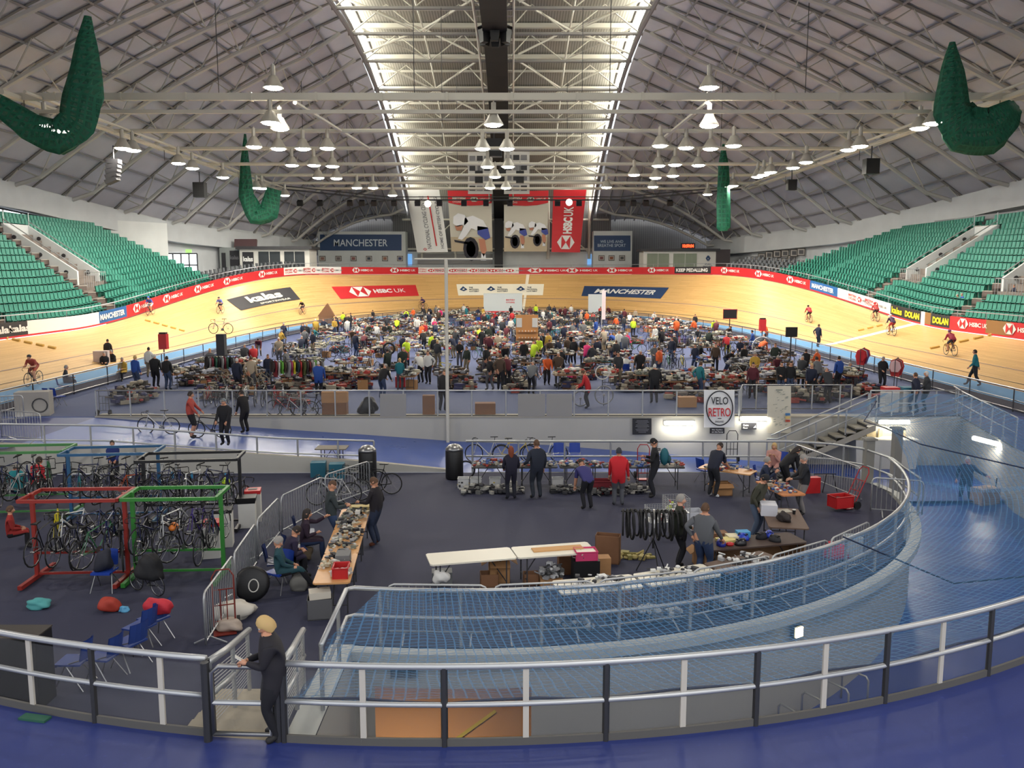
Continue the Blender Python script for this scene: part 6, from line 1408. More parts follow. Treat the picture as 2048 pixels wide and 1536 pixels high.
# tyre stand
x, y = G(1305, 1142, -1); ts = thing('tyre_stand', 'black tripod stand with a bar for hanging tyres', 'stand', (x, y, Zp)); mb = MB(); mb.tube([(0, 0, .55), (0, 0, 1.42)], .02, 6); mb.build('pole', M_BLACK, ts); mb = MB(); mb.tube([(-.75, .05, 1.42), (.75, -.1, 1.42)], .018, 6); mb.build('bar', M_BLACK, ts)
for k in range(3): a = R(-70 + 120 * k); mb = MB(); mb.tube([(0, 0, .78), (.4 * math.sin(a) + .0, .4 * math.cos(a) - .1, 0)], .014, 5); mb.build('leg', M_BLACK, ts)
for k in range(15):
    bxp = -.7 + 1.4 * k / 14; mb = MB(); rr = .3 + .02 * ((k * 7) % 3); mb.torus((0, 0, 0), rr, .022 + .004 * (k % 3), 'X', 22, 6); o = mb.build('tyre', M_RUBBER if k != 7 else M_STEEL, None, (x + bxp, y - .02 - .1 * bxp, Zp + 1.43 - rr + .03), R(-8 + (k * 5) % 17)); tag(o, 'black tyre hanging on the tripod stand' if k != 7 else 'silver wheel rim hanging among the black tyres', 'tyre', 'tyres on the tripod stand' if k != 7 else None)
# wire baskets behind the tyres
def wire(px, py, w, d, h, lab, z=-.5):
    x, y = G(px, py, z); t = thing('wire_basket', lab, 'basket', (x, y, Zp), R(8)); mb = MB(); zz = z - Zp
    for f in [i / 8 for i in range(9)]:
        mb.tube([(-w / 2, -d / 2, zz + h * f), (w / 2, -d / 2, zz + h * f), (w / 2, d / 2, zz + h * f), (-w / 2, d / 2, zz + h * f)], .005, 4, closed=True); X = -w / 2 + w * f; mb.tube([(X, -d / 2, zz), (X, -d / 2, zz + h)], .005, 4); mb.tube([(X, d / 2, zz), (X, d / 2, zz + h)], .005, 4)
    mb.build('wire_mesh', M_STEEL_L, t); mb = MB(); [mb.tube([(sx * w / 2, sy * d / 2, 0), (sx * w / 2, sy * d / 2, zz + h)], .012, 4) for sx in (-1, 1) for sy in (-1, 1)]; mb.box((0, 0, zz), (w, d, .015)); mb.build('stand', M_STEEL_L, t)
    heap('basket_contents', 'mixed goods lying in the ' + lab, 'goods', (x, y, z), (w * .8, d * .8, h * .7), 24, [(230, 230, 226), (200, 60, 50), (190, 210, 60), (210, 206, 200)], int(px), stuff=True)
wire(1315, 1040, .55, .5, .36, 'wire basket nearer the tyres'); wire(1352, 1022, .6, .5, .4, 'wire basket behind the olive coated man'); bx(1385, 1062, .6, .5, .5, cm((206, 208, 214)), 'translucent white tub behind the grey jumper man', name='plastic_tub', cat='tub', z=-1, op=True)
# right hand tables
def tb(px, py, L, W, rz, m, lab, heapc=None, seed=1, n=70, z=-.26):
    x, y = G(px, py, z); table(lab, loc=(x, y, Zp), rz=rz, L=L, W=W, m=m)
    if heapc: heap('table_goods', 'small goods spread on the ' + lab, 'goods', (x, y, Zp + .74), (W * .8 if abs(rz) > .8 else L * .85, L * .8 if abs(rz) > .8 else W * .75, .1), n, heapc, seed, stuff=True)
    return x, y
tb(1455, 938, 1.7, .7, R(-35), M_TABLE, 'wooden table below the man in navy tee shirt', GC2, 41); tb(1560, 975, 1.7, .72, R(100), cm((200, 130, 80)), 'orange table beside the man in black sweater', GC2, 42)
M_BRT = cm((104, 84, 72)); x, y = tb(1568, 1035, 1.8, .95, R(80), M_BRT, 'brown table with clear tub and coffee cup'); box_('plastic_tub', 'clear tub on the brown table', 'tub', (x - .3, y + .35, Zp + .74), (.5, .4, .28), cm((214, 214, 220)), R(80)); blob('black_helmet', 'black helmet on the brown table', 'helmet', (x - .1, y - .3, Zp + .74), (.3, .34, .24), cm((46, 40, 40)), 4)
mb = MB(); mb.lathe([(.035, 0), (.045, .11)], n=10); mb.lathe([(.047, .11), (.047, .125)], n=10, mi=1); tag(mb.build('coffee_cup', [M_BLACK, M_WHITE], None, (x + .35, y + .3, Zp + .74)), 'black paper cup on the brown table', 'cup'); mb = MB(); mb.box((0, 0, .01), (.4, .28, .02)); tag(mb.build('picture_mount', cm((170, 164, 150)), None, (x + .15, y + .55, Zp + .74), .2), 'flat pale frame lying beside the paper cup', 'frame')
x, y = G(1500, 1082, -.26); table('long dark brown table of helmets in front of the grey jumper man', loc=(x, y, Zp), rz=R(14), L=2.5, W=.8, m=cm((70, 54, 48))); mb = MB(); [mb.box((s * 1.22, 0, .36), (.03, .7, .7)) for s in (-1, 1)]; mb.box((0, .3, .45), (2.4, .02, .5)); tag(mb.build('desk_panel', cm((150, 112, 78)), None, (x, y, Zp), R(14)), 'wooden side and modesty panels of the helmet table', 'panel')
U = lambda a, b: (x + a * math.cos(R(14)) - b * math.sin(R(14)), y + a * math.sin(R(14)) + b * math.cos(R(14)), Zp + .74)
def helmet(lab, loc, col, rz=0):
    t = thing('helmet', lab, 'helmet', loc, rz); mb = MB(); mb.ball((0, 0, .02), (.11, .15, .14), 14); mb.v = [(a, b, max(0, c)) for a, b, c in mb.v]; mb.build('shell', cm(col, .3), t, smooth=True); mb = MB(); [mb.box((s * .045, .0, .125 - abs(s) * .01), (.02, .2, .05)) for s in (-1, 0, 1)]; mb.build('vents', M_BLACK, t)
for k, (a, b, c) in enumerate(((-.8, -.12, (36, 50, 150)), (-.1, .15, (40, 70, 190)), (.35, .1, (30, 30, 36)), (.6, .18, (46, 70, 190)), (.55, -.15, (40, 40, 44)), (-.35, -.2, (34, 34, 38)))): helmet('%s helmet on the long dark table, %s' % ('blue' if c[2] > 100 else 'black', NTH[[0, 3, 4, 5, 5, 2][k]] if k != 5 else 'third'), U(a, b), c, k)
box_('paper_pad', 'yellow papers on the long helmet table', 'papers', U(-.55, .12), (.4, .3, .06), cm((222, 206, 130)), .3); box_('paper_pad', 'cream papers behind the yellow ones on the helmet table', 'papers', U(-.25, .28), (.36, .28, .08), cm((226, 214, 180)), .1); box_('small_box', 'light blue box at the back of the helmet table', 'box', U(.0, .34), (.3, .22, .14), cm((70, 150, 200)), .1)
mb = MB(); mb.ball((0, 0, .04), (.1, .07, .05), 8); tag(mb.build('glove', M_RED, None, U(-.62, -.2)), 'red glove on the edge of the helmet table', 'glove')
c = bx(1418, 1135, .6, .42, .4, M_CARD, 'open brown box below the left end of the helmet table', op=True, fl=True); bx(1440, 1090, .4, .3, .3, M_CARD2, 'brown box half under the helmet table'); bx(1448, 992, .5, .4, .36, M_CARD, 'small brown box with open flap by the navy tee shirt man', op=True, fl=True)
x, y = G(1680, 1020, -1); t = basket('red crate on a red trolley at the right end of the floor', (x, y, Zp + .1), (.62, .42, .34), M_RED, .3, fill=[(200, 180, 90), (60, 60, 60)]); sack_truck('red trolley lying under the red crate', (x + .35, y + .25, Zp), R(-70), (170, 34, 40), .5)
x, y = G(1622, 985, -1); box_('red_bag', 'red tote bag behind the man in black sweater', 'bag', (x, y, Zp), (.5, .25, .5), M_RED, .2); mb = MB(); mb.tube([(0, 0, 0), (.1, 0, .6)], .015, 4); mb.tube([(-.3, 0, .6), (.4, 0, .6)], .015, 4); mb.tube([(.5, .1, 0), (.3, 0, .6)], .015, 4); x, y = G(1645, 985, -1); tag(mb.build('folding_stand', M_BLACK, None, (x, y, Zp)), 'small black folding stand beside the red tote bag', 'stand')
x, y = G(1552, 960, -1); heap('drivetrain_parts', 'shiny pile of cranks and hubs beside the navy coated man', 'goods', (x, y, Zp), (.8, .5, .9), 120, [(190, 190, 190), (110, 110, 110), (40, 40, 40)], 44, stuff=True)
chair('blue plastic chair behind the man in navy tee shirt', loc=(*G(1410, 965, -1), Zp), rz=R(-60)); chair('blue plastic chair of the grey haired man in navy coat', loc=(*G(1525, 985, -1), Zp), rz=R(-110)); chair('blue plastic chair of the blonde woman in pink jumper', loc=(*G(1560, 955, -1), Zp), rz=R(150))
for k, a in enumerate((1118, 1150)): chair('blue plastic chair behind the far tables, %s' % ('left of the pair' if k == 0 else 'right of the pair'), loc=(*G(a, 935, -1), Zp), rz=F_)
for k, px in enumerate((985, 1072, 1160, 1247, 1325)):
    x, y = G(px, 930, -.26); table('black topped table in the far row, %s' % (NTH[k] + (' from left' if k else '')), loc=(x, y, Zp), rz=R(2 if k < 3 else -3), L=1.35, W=.7, m=M_DGREY); heap('table_goods', 'bicycle parts heaped on the %s table of the far row' % (NTH[k]), 'goods', (x, y, Zp + .74), (1.3, .6, .16), 90, GC2, 50 + k, stuff=True)
for k, (px, w) in enumerate(((927, 'leftmost'), (952, 'second'), (990, 'third'), (1115, 'fourth'))): basket('clear tub on the floor before the far row, %s from left' % w if k else 'clear tub on the floor before the far row, leftmost', (*G(px, 975, -1), Zp), (.36, .3, .32), cm((200, 200, 198)), 0, fill=[(210, 208, 200), (60, 60, 60), (190, 170, 90)])
x, y = G(1200, 985, -1); basket('dark red crate on the floor between purple shirt and red hoodie', (x, y, Zp), (.7, .45, .4), cm((120, 30, 40)), 0, fill=[(80, 80, 84), (40, 40, 44)])
for k, (px, py, w, s) in enumerate(((965, 985, 1.2, 61), (1020, 985, .9, 62), (1135, 985, 1.0, 63), (1215, 990, 1.2, 64), (1275, 985, .6, 65))): x, y = G(px, py, -1); heap('floor_goods', 'dark bags and parts on the floor below the far row, pile %s' % (['at the left end', 'beside the tall man', 'under the middle', 'at the red hoodie', 'at the right end'][k]), 'goods', (x, y, Zp), (w, .5, .25), 60, [(60, 60, 64), (100, 100, 98), (40, 40, 44), (170, 168, 160)], s, stuff=True, sz=(.06, .2))
for k, (px, c, d) in enumerate(((975, (200, 200, 196), 1), (1030, (216, 190, 90), -1), (1090, (230, 230, 226), 1))): b = bicycle('%s bicycle leaning on the back railing behind the far tables' % ['silver', 'yellow', 'white'][k], c); b.location = (*G(px, 925, -1), Zp); b.rotation_euler = (0, R(8), R(88 * d))
# bicycles at the barrier end
for k, (px, py, c, rz) in enumerate(((690, 1000, (150, 150, 150), 80), (722, 985, (30, 30, 34), 100), (752, 988, (20, 20, 24), 85), (668, 1010, (200, 200, 200), 95))): b = bicycle('%s bicycle parked at the barrier, %s of the group' % (['grey', 'black', 'dark', 'silver'][k], ['second', 'third', 'rightmost', 'leftmost'][k]), c); b.location = (*G(px, py, -1), Zp); b.rotation_euler = (0, R(6), R(rz))
table('small grey table in front of the left ramp', loc=(*G(665, 935, -1), Zp), L=1.1, W=.7, m=cm((120, 112, 100))); bx(635, 955, .5, .4, .5, cm((30, 96, 116)), 'teal storage box beside the small grey table', name='storage_box'); bx(672, 958, .5, .4, .5, cm((32, 100, 120)), 'teal storage box under the small grey table', name='storage_box')
# things around the near left
x, y = G(212, 1180, -1); chair('blue chair carrying the dark backpack in front of the red rack', loc=(x, y, Zp), rz=F_); t = blob('backpack', 'dark navy backpack on a blue chair in front of the red rack', 'backpack', (x, y, Zp + .46), (.42, .34, .5), cm((28, 30, 44)), 14)
x, y = G(300, 1190, -1); blob('coat', 'black coat draped over handlebars in front of the green rack', 'coat', (x, y, Zp + .35), (.55, .4, .6), cm((22, 22, 26)), 15); b = bicycle('small dark bicycle under the black coat', (30, 30, 40), drop=False); b.location = (x - .1, y + .1, Zp); b.rotation_euler = (0, 0, R(60)); b.scale = (.7, .7, .7)
x, y = G(218, 1222, -1); blob('tool_bag', 'orange red tool bag on the floor near the left stairs', 'bag', (x, y, Zp), (.42, .3, .3), cm((170, 56, 40)), 16); x, y = G(248, 1222, -1); blob('cap', 'light blue cloth lying beside the orange tool bag', 'cloth', (x, y, Zp), (.2, .16, .1), cm((90, 160, 200)), 17); x, y = G(76, 1215, -1); blob('carrier_bag', 'turquoise and white carrier bag on the floor at far left', 'bag', (x, y, Zp), (.5, .35, .2), cm((80, 160, 160)), 18)
for k, (px, py, rz) in enumerate(((310, 1250, 60), (282, 1268, 70), (262, 1300, 65), (210, 1330, 80), (150, 1340, 90))): chair('blue plastic chair, %s of the curved row near the left railing' % NTH[k].replace('leftmost', 'farthest'), (46, 70, 140), (*G(px, py + 30, -1), Zp), R(rz))
x, y = G(318, 1236, -.5); blob('coat', 'red jacket hung over the farthest blue chair', 'coat', (x, y, Zp + .6), (.5, .3, .3), cm((196, 44, 58)), 19)
mb = MB(); x, y = G(20, 1330, -.6); mb.box((0, 0, .6), (.9, .5, 1.2)); mb.box((0, 0, 1.21), (.92, .52, .02), mi=1); tag(mb.build('flight_case', [M_BLACK, cm((60, 54, 50))], None, (G(30, 1265, .2)[0], G(30, 1265, .2)[1], Zp)), 'large black case standing at the left behind the near railing', 'case')
x, y = G(70, 1438, 0); box_('plastic_step', 'green plastic grating lying at the foot of the near railing', 'mat', (x, y, 0), (.4, .14, .03), cm((40, 90, 70)), R(-12)); 
# ramp: white skip, trolley load
x, y = G(1745, 928, -1.9); t = thing('waste_skip', 'white open skip full of cardboard below the side stairs', 'skip', (x + .3, y, -1.98)); mb = MB(); mb.box((0, 0, .6), (2.6, 1.3, 1.2), taper=.92); mb.build('skip_body', M_WHITE, t); mb = MB(); [mb.box((-.9 + .45 * i, .1 * (-1) ** i, 1.25), (.5, .05, .5), rz=.4 * i, ry=.3 * (-1) ** i) for i in range(5)]; mb.build('cardboard_sheets', cm((200, 180, 140)), t)
x, y = G(1968, 1020, -2.35); t = thing('trolley_load', 'large beige cloth bundle strapped on a trolley beside the man on the ramp', 'trolley', (x, y, -2.35), R(20)); mb = MB(); mb.box((0, 0, .5), (.85, .5, .62)); mb.build('bundle', cm((186, 160, 140)), t); mb = MB(); mb.box((0, 0, .12), (.8, .45, .05)); mb.tube([(.42, 0, .1), (.5, 0, 1.1)], .02, 5); mb.build('trolley_base', M_BLACK, t)
for s in (-1, 1): mb = MB(); mb.lathe([(.08, -.02), (.08, .02)], n=10, M=Matrix.Rotation(R(90), 3, 'Y'), c=(.3, s * .24, .09)); mb.build('wheel', M_RUBBER, t)
mb = MB(); mb.tube([(-.3, 0, 0), (-.3, 0, .62), (-.24, 0, .7), (.24, 0, .7), (.3, 0, .62), (.3, 0, 0)], .024, 6); hoopm = mb.mesh('bicycle_hoop', M_STEEL_L, True)
for k in range(7):
    an = -70 + 3.0 * k; z = -2.05 - 2.1 * (5 - an) / 95; o = put('bicycle_hoop', hoopm, None, (PC[0] + 13.6 * math.cos(R(an)), PC[1] + 13.6 * math.sin(R(an)), z), R(an)); tag(o, 'steel bicycle parking hoop against the curved ramp wall', 'bicycle stand', 'parking hoops on the ramp')
a = R(-58.6); r = 13.2; t = thing('bulkhead_lamp', 'square glowing lamp on the curved wall below the curb', 'lamp', (PC[0] + r * math.cos(a), PC[1] + r * math.sin(a), -1.44), a + R(90)); mb = MB(); mb.box((0, 0, 0), (.26, .1, .26)); mb.build('case', M_DGREY, t); mb = MB(); mb.box((0, -.06, 0), (.2, .04, .2)); mb.build('diffuser', mat('bulkhead_glow', (255, 236, 170), .5, emit=25), t)
mb = MB(); [mb.box((0, 0, -.12 + .06 * k), (.5, .03, .035)) for k in range(5)]; [mb.box((-.24 + .12 * k, 0, 0), (.02, .03, .3)) for k in range(5)]; a = R(272); tag(mb.build('air_grille', M_DGREY, None, (PC[0] + 13.16 * math.cos(a) - 1.45, 14.86, -1.38)), 'dark air grille in the wall above the tunnel mouth', 'grille')
# ================================================================ hanging racks with bicycles
BCOL = {'black': (28, 28, 32), 'dark blue': (32, 40, 84), 'grey': (110, 112, 116), 'red': (150, 36, 36), 'white': (214, 214, 210), 'yellow': (206, 190, 40), 'orange': (200, 90, 40), 'purple': (64, 44, 120), 'green': (50, 110, 70), 'teal': (40, 130, 140), 'silver': (176, 178, 180)}
def rack(color, name, c, L, W=1.05, H=1.95, rz=0.0):
    t = thing('bicycle_rack', '%s steel hanging rack for bicycles, %s' % (name[0], name[1]), 'rack', (c[0], c[1], Zp), rz); m = cm(color, .45)
    for s in (-1, 1): mb = MB(); mb.box((0, s * W / 2, H), (L, .07, .07)); mb.build('top_rail', m, t); mb = MB(); mb.box((s * L / 2, 0, H), (.07, W, .07)); mb.build('end_rail', m, t); mb = MB(); mb.box((s * (L / 2 - .04), 0, H / 2 + .04), (.08, .08, H)); mb.build('post', m, t); mb = MB(); mb.box((s * (L / 2 - .04), 0, .08), (.09, W * 1.5, .09)); mb.build('foot', m, t)
    for z in (.14, .62): mb = MB(); mb.box((0, 0, z), (L, .05, .05)); mb.build('cross_rail', m, t)
    return t
protos = {}
def hang_bike(col, loc, rz, label, group, tilt=0.0, hi=0):
    k = (col, hi)
    if hi == 0 and k not in protos and protos: 
        src = next(v for kk, v in protos.items() if kk[1] == 0) if any(kk[1] == 0 for kk in protos) else None
        if src is not None: protos[k] = dup(src, mats={'bicycle_frame': mat('frame_%02x%02x%02x' % BCOL[col], BCOL[col], .3, .2)}); b = protos[k]
        else: b = protos[k] = bicycle(label, BCOL[col], detail=hi, group=group)
    elif k not in protos: b = bicycle(label, BCOL[col], detail=hi, group=group); protos[k] = b
    else: b = dup(protos[k], label=label, group=group)
    b.location = loc; b.rotation_euler = (tilt, 0, rz); b['label'] = label; b['group'] = group; return b
RK = [((150, 44, 36), ('red', 'nearest at the left'), (-9.75, 18.6), 2.1, 9), ((52, 130, 50), ('green', 'nearest, right of the red rack'), (-7.6, 18.75), 2.05, 8), ((70, 130, 70), ('green', 'farthest at the left edge'), (-13.9, 23.6), 2.6, 10), ((40, 90, 130), ('blue', 'between the far green rack and the black rack'), (-11.2, 23.4), 2.5, 10), ((26, 26, 28), ('black', 'farther off, beside the white bins'), (-8.7, 22.6), 2.6, 11)]
rnd = random.Random(11); names = list(BCOL)
for ri, (c, nm, pos, Lr, nb_) in enumerate(RK):
    rz = R(3 if ri < 2 else 6); rack(c, nm, pos, Lr, rz=rz)
    for k in range(nb_):
        u = -Lr / 2 + .2 + (Lr - .4) * k / (nb_ - 1); col = names[(k * 5 + ri * 3) % 11] if (k + ri) % 3 == 0 else ('black', 'dark blue')[k % 2]
        if ri == 0 and k == 1: col = 'yellow'
        if ri == 1 and k == 3: col = 'white'
        if ri == 1 and k == 5: col = 'purple'
        hang_bike(col, (pos[0] + u, pos[1] + .1 + (k % 2) * .15, Zp + .42 + .28 * (k % 2)), R(180 * (k % 2) + rnd.uniform(-28, 28)), '%s bicycle in the %s rack, %s' % (col, nm[0] + (' near' if ri == 1 else ' far' if ri == 2 else ''), NTH[k].replace('leftmost', 'first')), 'bicycles in the hanging racks', tilt=R(rnd.uniform(-14, 14)))
for (px, py, z, lab) in ((348, 1058, .1, 'orange helmet hanging in the near green rack'), (452, 966, .1, 'yellow green helmet hanging in the black rack')):
    x, y = G(px, py, z); helmet(lab, (x, y, z), (220, 120, 40) if px < 400 else (200, 230, 50))
for k, (px, py) in enumerate(((345, 950), (383, 950), (452, 952))): x, y = G(px, py, -.1); mb = MB(); mb.lathe([(.035, -.1), (.04, .06), (.02, .1)], n=10); tag(mb.build('water_bottle', cm((50, 150, 200)), None, (x, y, -.1)), 'light blue bottle among the bicycles in the far racks, %s' % (NTH[k] + (' from left' if k else '')), 'bottle', 'light blue bottles in the racks')
# fallen stock behind the blue net
for k, (a, r, w) in enumerate(((283, 12.0, 1.7), (291.5, 12.0, 1.7), (300, 12.0, 1.7))):
    x, y = arc(*PC, r, a, a, 1)[0]; table('%s folding table behind the curved curb railing, %s of three' % ('white' if k != 2 else 'brown', NTH[k].replace('leftmost', 'first')), loc=(x, y, Zp), rz=R(a + 90), L=w, m=M_TWHITE if k != 2 else M_BRT); heap('table_goods', 'white and silver goods on the %s table behind the curved railing' % NTH[k].replace('leftmost', 'first'), 'goods', (x, y, Zp + .74), (1.0, .6, .14), 50, [(226, 226, 222), (170, 170, 172), (60, 60, 64)], 70 + k, stuff=True)
    x, y = arc(*PC, r - .1, a + 3, a + 3, 1)[0]; box_('cardboard_box', 'brown box below the %s table behind the curved railing' % NTH[k].replace('leftmost', 'first'), 'box', (x, y, Zp), (.5, .4, .4), M_CARD2, R(a)); x, y = arc(*PC, 12.3, a - 3, a - 3, 1)[0]; heap('floor_goods', 'white bags on the floor by the %s table behind the curved railing' % NTH[k].replace('leftmost', 'first'), 'goods', (x, y, Zp), (.8, .4, .25), 30, [(220, 220, 216), (120, 120, 124), (50, 60, 90)], 80 + k, stuff=True, sz=(.08, .22))
a = 320; x, y = arc(*PC, 12.2, a, a, 1)[0]; box_('plastic_tub', 'clear stacked tubs behind the curved railing right of the tables', 'tub', (x, y, Zp), (.4, .4, .5), cm((200, 206, 210)), open_=True); x, y = arc(*PC, 12.0, 318, 318, 1)[0]; blob('exercise_bag', 'red bag behind the curved railing at the right', 'bag', (x, y, Zp), (.55, .4, .42), cm((190, 50, 70)), 20)
x, y = G(1480, 1210, -1); blob('dark_bag', 'large black bag behind the curved railing at the right', 'bag', (x, y + .5, Zp), (1.2, .6, .7), cm((30, 32, 40)), 22)

# ================================================================ track riders and others
def rider_on(lab, px, py, col, helm, heading=None, bike=(40, 40, 44), leg=(30, 30, 50), away=False):
    """px, py = where the tyres touch the boards in the photo"""
    s, t = st_of(px, py); p = T(s, t); q = T(s + .8, t); dx, dy = q[0] - p[0], q[1] - p[1]
    rz = math.atan2(dy, dx) - math.pi / 2 + math.pi; up = V(T(s, t, 1)) - V(p)      # anticlockwise: right straight towards the far bend, back down the left
    b = bicycle('bicycle ridden by the ' + lab, bike); b.location = p; lean = .35 * bank(p[1]); 
    me, _, inf = person_mesh('person', hip=.97, lean=.95, handL=(-.19, .66, .96), handR=(.19, .66, .96), footL=(-.11, .32, .22), footR=(.11, .02, .4), look=(0, 1, -.05), sleeve=.45, fat=.9, legcov=.02)
    o = put('person', me, None, p, rz); tag(o, lab, 'person'); b.rotation_euler = (0, 0, rz)
    for i, m in enumerate((cm(col), cm(leg), M_SKIN, M_BLACK, cm(helm), M_BLACK, M_LIP, M_EYE)): me.materials[i] = m
    o.location = V(p) + V((math.sin(rz) * .24, -math.cos(rz) * .24, .0))
    h = MB(); h.ball(tuple(inf['head'] + V((0, -.02, .05))), (.095, .13, .085), 10); h.build('helmet', cm(helm), o, smooth=True)
rider_on('rider in red and orange kit on the blue band at left', 68, 771, (150, 60, 50), (40, 44, 50), leg=(170, 80, 60))
rider_on('rider in blue and white kit highest on the left straight', 301, 630, (60, 80, 170), (50, 90, 190), leg=(200, 200, 210))
rider_on('rider in blue and white kit below the dark kalas panel', 441, 627, (90, 110, 190), (40, 44, 60))
rider_on('rider in black with yellow helmet under the left bend', 605, 629, (28, 28, 32), (210, 230, 40))
rider_on('rider in purple kit behind the crowd left of the mast', 846, 617, (70, 50, 110), (60, 50, 90))
rider_on('rider in red top and black shorts alone on the right bend', 1617, 645, (180, 50, 60), (40, 30, 34))
rider_on('rider in red with red helmet just before the finish line', 1750, 643, (170, 60, 60), (200, 50, 60))
rider_on('rider in red and blue crossing the finish line', 1782, 671, (60, 40, 70), (220, 190, 190), leg=(170, 50, 60))
rider_on('rider in red low on the right straight past the finish line', 1900, 711, (170, 50, 70), (120, 70, 110))

# ================================================================ low detail visitors, copied and repainted
def cmesh(key, **kw):
    me, _, inf = person_mesh('person', **kw); 
    for i, m in enumerate((M_DGREY, M_DGREY, M_SKIN, M_BLACK, cm(HAIRC[key]), M_BLACK, M_SKIN, M_SKIN)): me.materials[i] = m
    me['hz'] = inf['head'].z + .12; return me
PM_ = {
 'stand': cmesh('dark', handL=(-.26, .1, .8), handR=(.26, .12, .82)), 'stand2': cmesh('grey', handL=(-.15, .33, 1.05), handR=(.12, .35, 1.0), look=(0, .8, -.5)), 'stand3': cmesh('brown', handL=(-.2, -.12, .92), handR=(.24, .1, .82), footL=(-.12, .1, 0), footR=(.12, -.1, 0)),
 'stand4': cmesh('white', handL=(-.1, .3, .95), handR=(.3, .1, .85), fat=1.2, long=1.4), 'walk': cmesh('dark', handL=(-.24, .25, .9), handR=(.24, -.15, .85), footL=(-.1, -.28, .02), footR=(.1, .3, 0)), 'browse': cmesh('grey', lean=.55, handL=(-.15, .6, .85), handR=(.18, .55, .82), look=(0, .5, -.8)),
 'browse2': cmesh('brown', lean=.4, handL=(-.2, .45, .9), handR=(.1, .5, .95), look=(0, .5, -.8), long=1.3), 'bend': cmesh('dark', lean=1.1, hip=.88, handL=(-.15, .62, .45), handR=(.15, .62, .5), look=(0, .3, -.9)), 'sit': cmesh('grey', hip=.5, lean=.1, footL=(-.12, .45, 0), footR=(.12, .45, 0), handL=(-.1, .35, .65), handR=(.1, .35, .65)),
 'lady': cmesh('blonde', fat=.88, hair='long', handL=(-.15, .3, 1.0), handR=(.2, .15, .85)), 'lady2': cmesh('dark', fat=.9, hair='long', handL=(-.2, .15, .85), handR=(.12, .33, 1.05), long=1.5)}
TOPC = {'black': (30, 30, 33), 'navy': (34, 40, 60), 'charcoal': (54, 56, 60), 'grey': (110, 112, 114), 'dark green': (44, 54, 46), 'brown': (78, 62, 50), 'maroon': (88, 34, 44), 'blue': (40, 76, 150), 'red': (180, 40, 46), 'white': (214, 214, 208), 'teal': (30, 110, 120), 'orange': (220, 96, 44), 'yellow green': (196, 224, 50), 'mustard': (186, 150, 60), 'pink': (206, 50, 110), 'beige': (170, 156, 134)}
LEGC = {'dark': (30, 30, 36), 'jeans': (54, 68, 96), 'grey': (84, 84, 88), 'khaki': (130, 118, 96)}
_pc = {}
def visitor(kind, x, y, z, rz, top, leg='dark', h=1.74, lab=None, grp='visitors in the market crowd'):
    me = PM_[kind]; o = put('person', me, None, (x, y, z), rz); k = h / 1.74; o.scale = (k, k, k)
    for i, c in ((0, TOPC[top]), (1, LEGC[leg])): o.material_slots[i].link = 'OBJECT'; o.material_slots[i].material = cm(c, .85)
    tag(o, lab, 'person', grp); return o
def vp(kind, px, pyh, top, leg, lab, rz=0.0, h=1.75, z0=0.0, grp=None):
    zt = PM_[kind]['hz'] * h / 1.74 + z0; x, y = G(px, pyh, zt); return visitor(kind, x, y, z0, rz, top, leg, h, lab, grp)
vp('stand', 214, 678, 'black', 'dark', 'man in black jacket standing by the left track fence, back to us', 0)
vp('sit', 208, 703, 'black', 'dark', 'person in black seated left below the standing man at the fence', R(200)); vp('sit', 224, 699, 'black', 'dark', 'person in black seated right below the standing man at the fence', R(160))
vp('sit', 128, 730, 'charcoal', 'jeans', 'man with dark beret and grey jumper sitting by the left fence', R(-60), 1.78); vp('sit', 245, 714, 'mustard', 'dark', 'person in yellow black striped top sitting at the left fence', R(180)); vp('stand', 296, 694, 'white', 'khaki', 'man in white shirt by the left fence, back to us', 0)
vp('stand4', 308, 708, 'black', 'dark', 'man in long black coat left of the luminous strip backpack', 0); vp('stand', 332, 712, 'black', 'jeans', 'person in black with luminous green collar facing away', R(-10)); vp('lady', 420, 696, 'grey', 'dark', 'woman in grey cardigan facing us at the left', F_)
vp('stand4', 472, 716, 'navy', 'dark', 'bald man in navy with light blue bag beside the clothes rail', R(-20)); vp('stand3', 501, 712, 'beige', 'grey', 'man in grey beige shirt and jeans back to us at the left aisle', 0, 1.82); vp('browse', 486, 688, 'charcoal', 'dark', 'man in dark plaid shirt behind the beige shirted man', 0); vp('browse', 508, 690, 'red', 'dark', 'person in red jacket bending right of the plaid shirted man', R(30))
vp('stand', 572, 697, 'grey', 'dark', 'heavy man in light grey tee shirt facing left', R(80), 1.8); vp('stand4', 636, 722, 'blue', 'dark', 'grey haired man in blue jacket at the end of the garment rail', R(10)); vp('stand', 710, 664, 'navy', 'jeans', 'man in navy jumper and jeans in the left aisle', R(-30)); vp('browse', 762, 728, 'black', 'jeans', 'man in black tee shirt leaning over goods near the front rail', R(-30)); vp('stand4', 806, 694, 'dark green', 'dark', 'man in long dark green coat right of the fat tyred wheel', F_)
vp('browse', 842, 705, 'white', 'dark', 'person in white tee shirt leaning on a blue chair', R(40)); vp('browse2', 884, 740, 'black', 'dark', 'man in black standing at the front rail beside the mast', R(-20), 1.85); vp('stand', 869, 672, 'black', 'dark', 'man in black with brown hair left of the mast', 0)
vp('stand3', 1000, 708, 'brown', 'dark', 'man in olive brown jacket with black rucksack in the centre aisle', R(-15), 1.86); vp('browse', 1016, 710, 'maroon', 'dark', 'woman in dark red top beside the man with black rucksack', R(20)); vp('stand', 978, 668, 'maroon', 'dark', 'man in maroon jumper in the centre aisle, back to us', 0); vp('stand', 996, 666, 'beige', 'dark', 'man in beige jacket beside the maroon jumper in the centre aisle', 0)
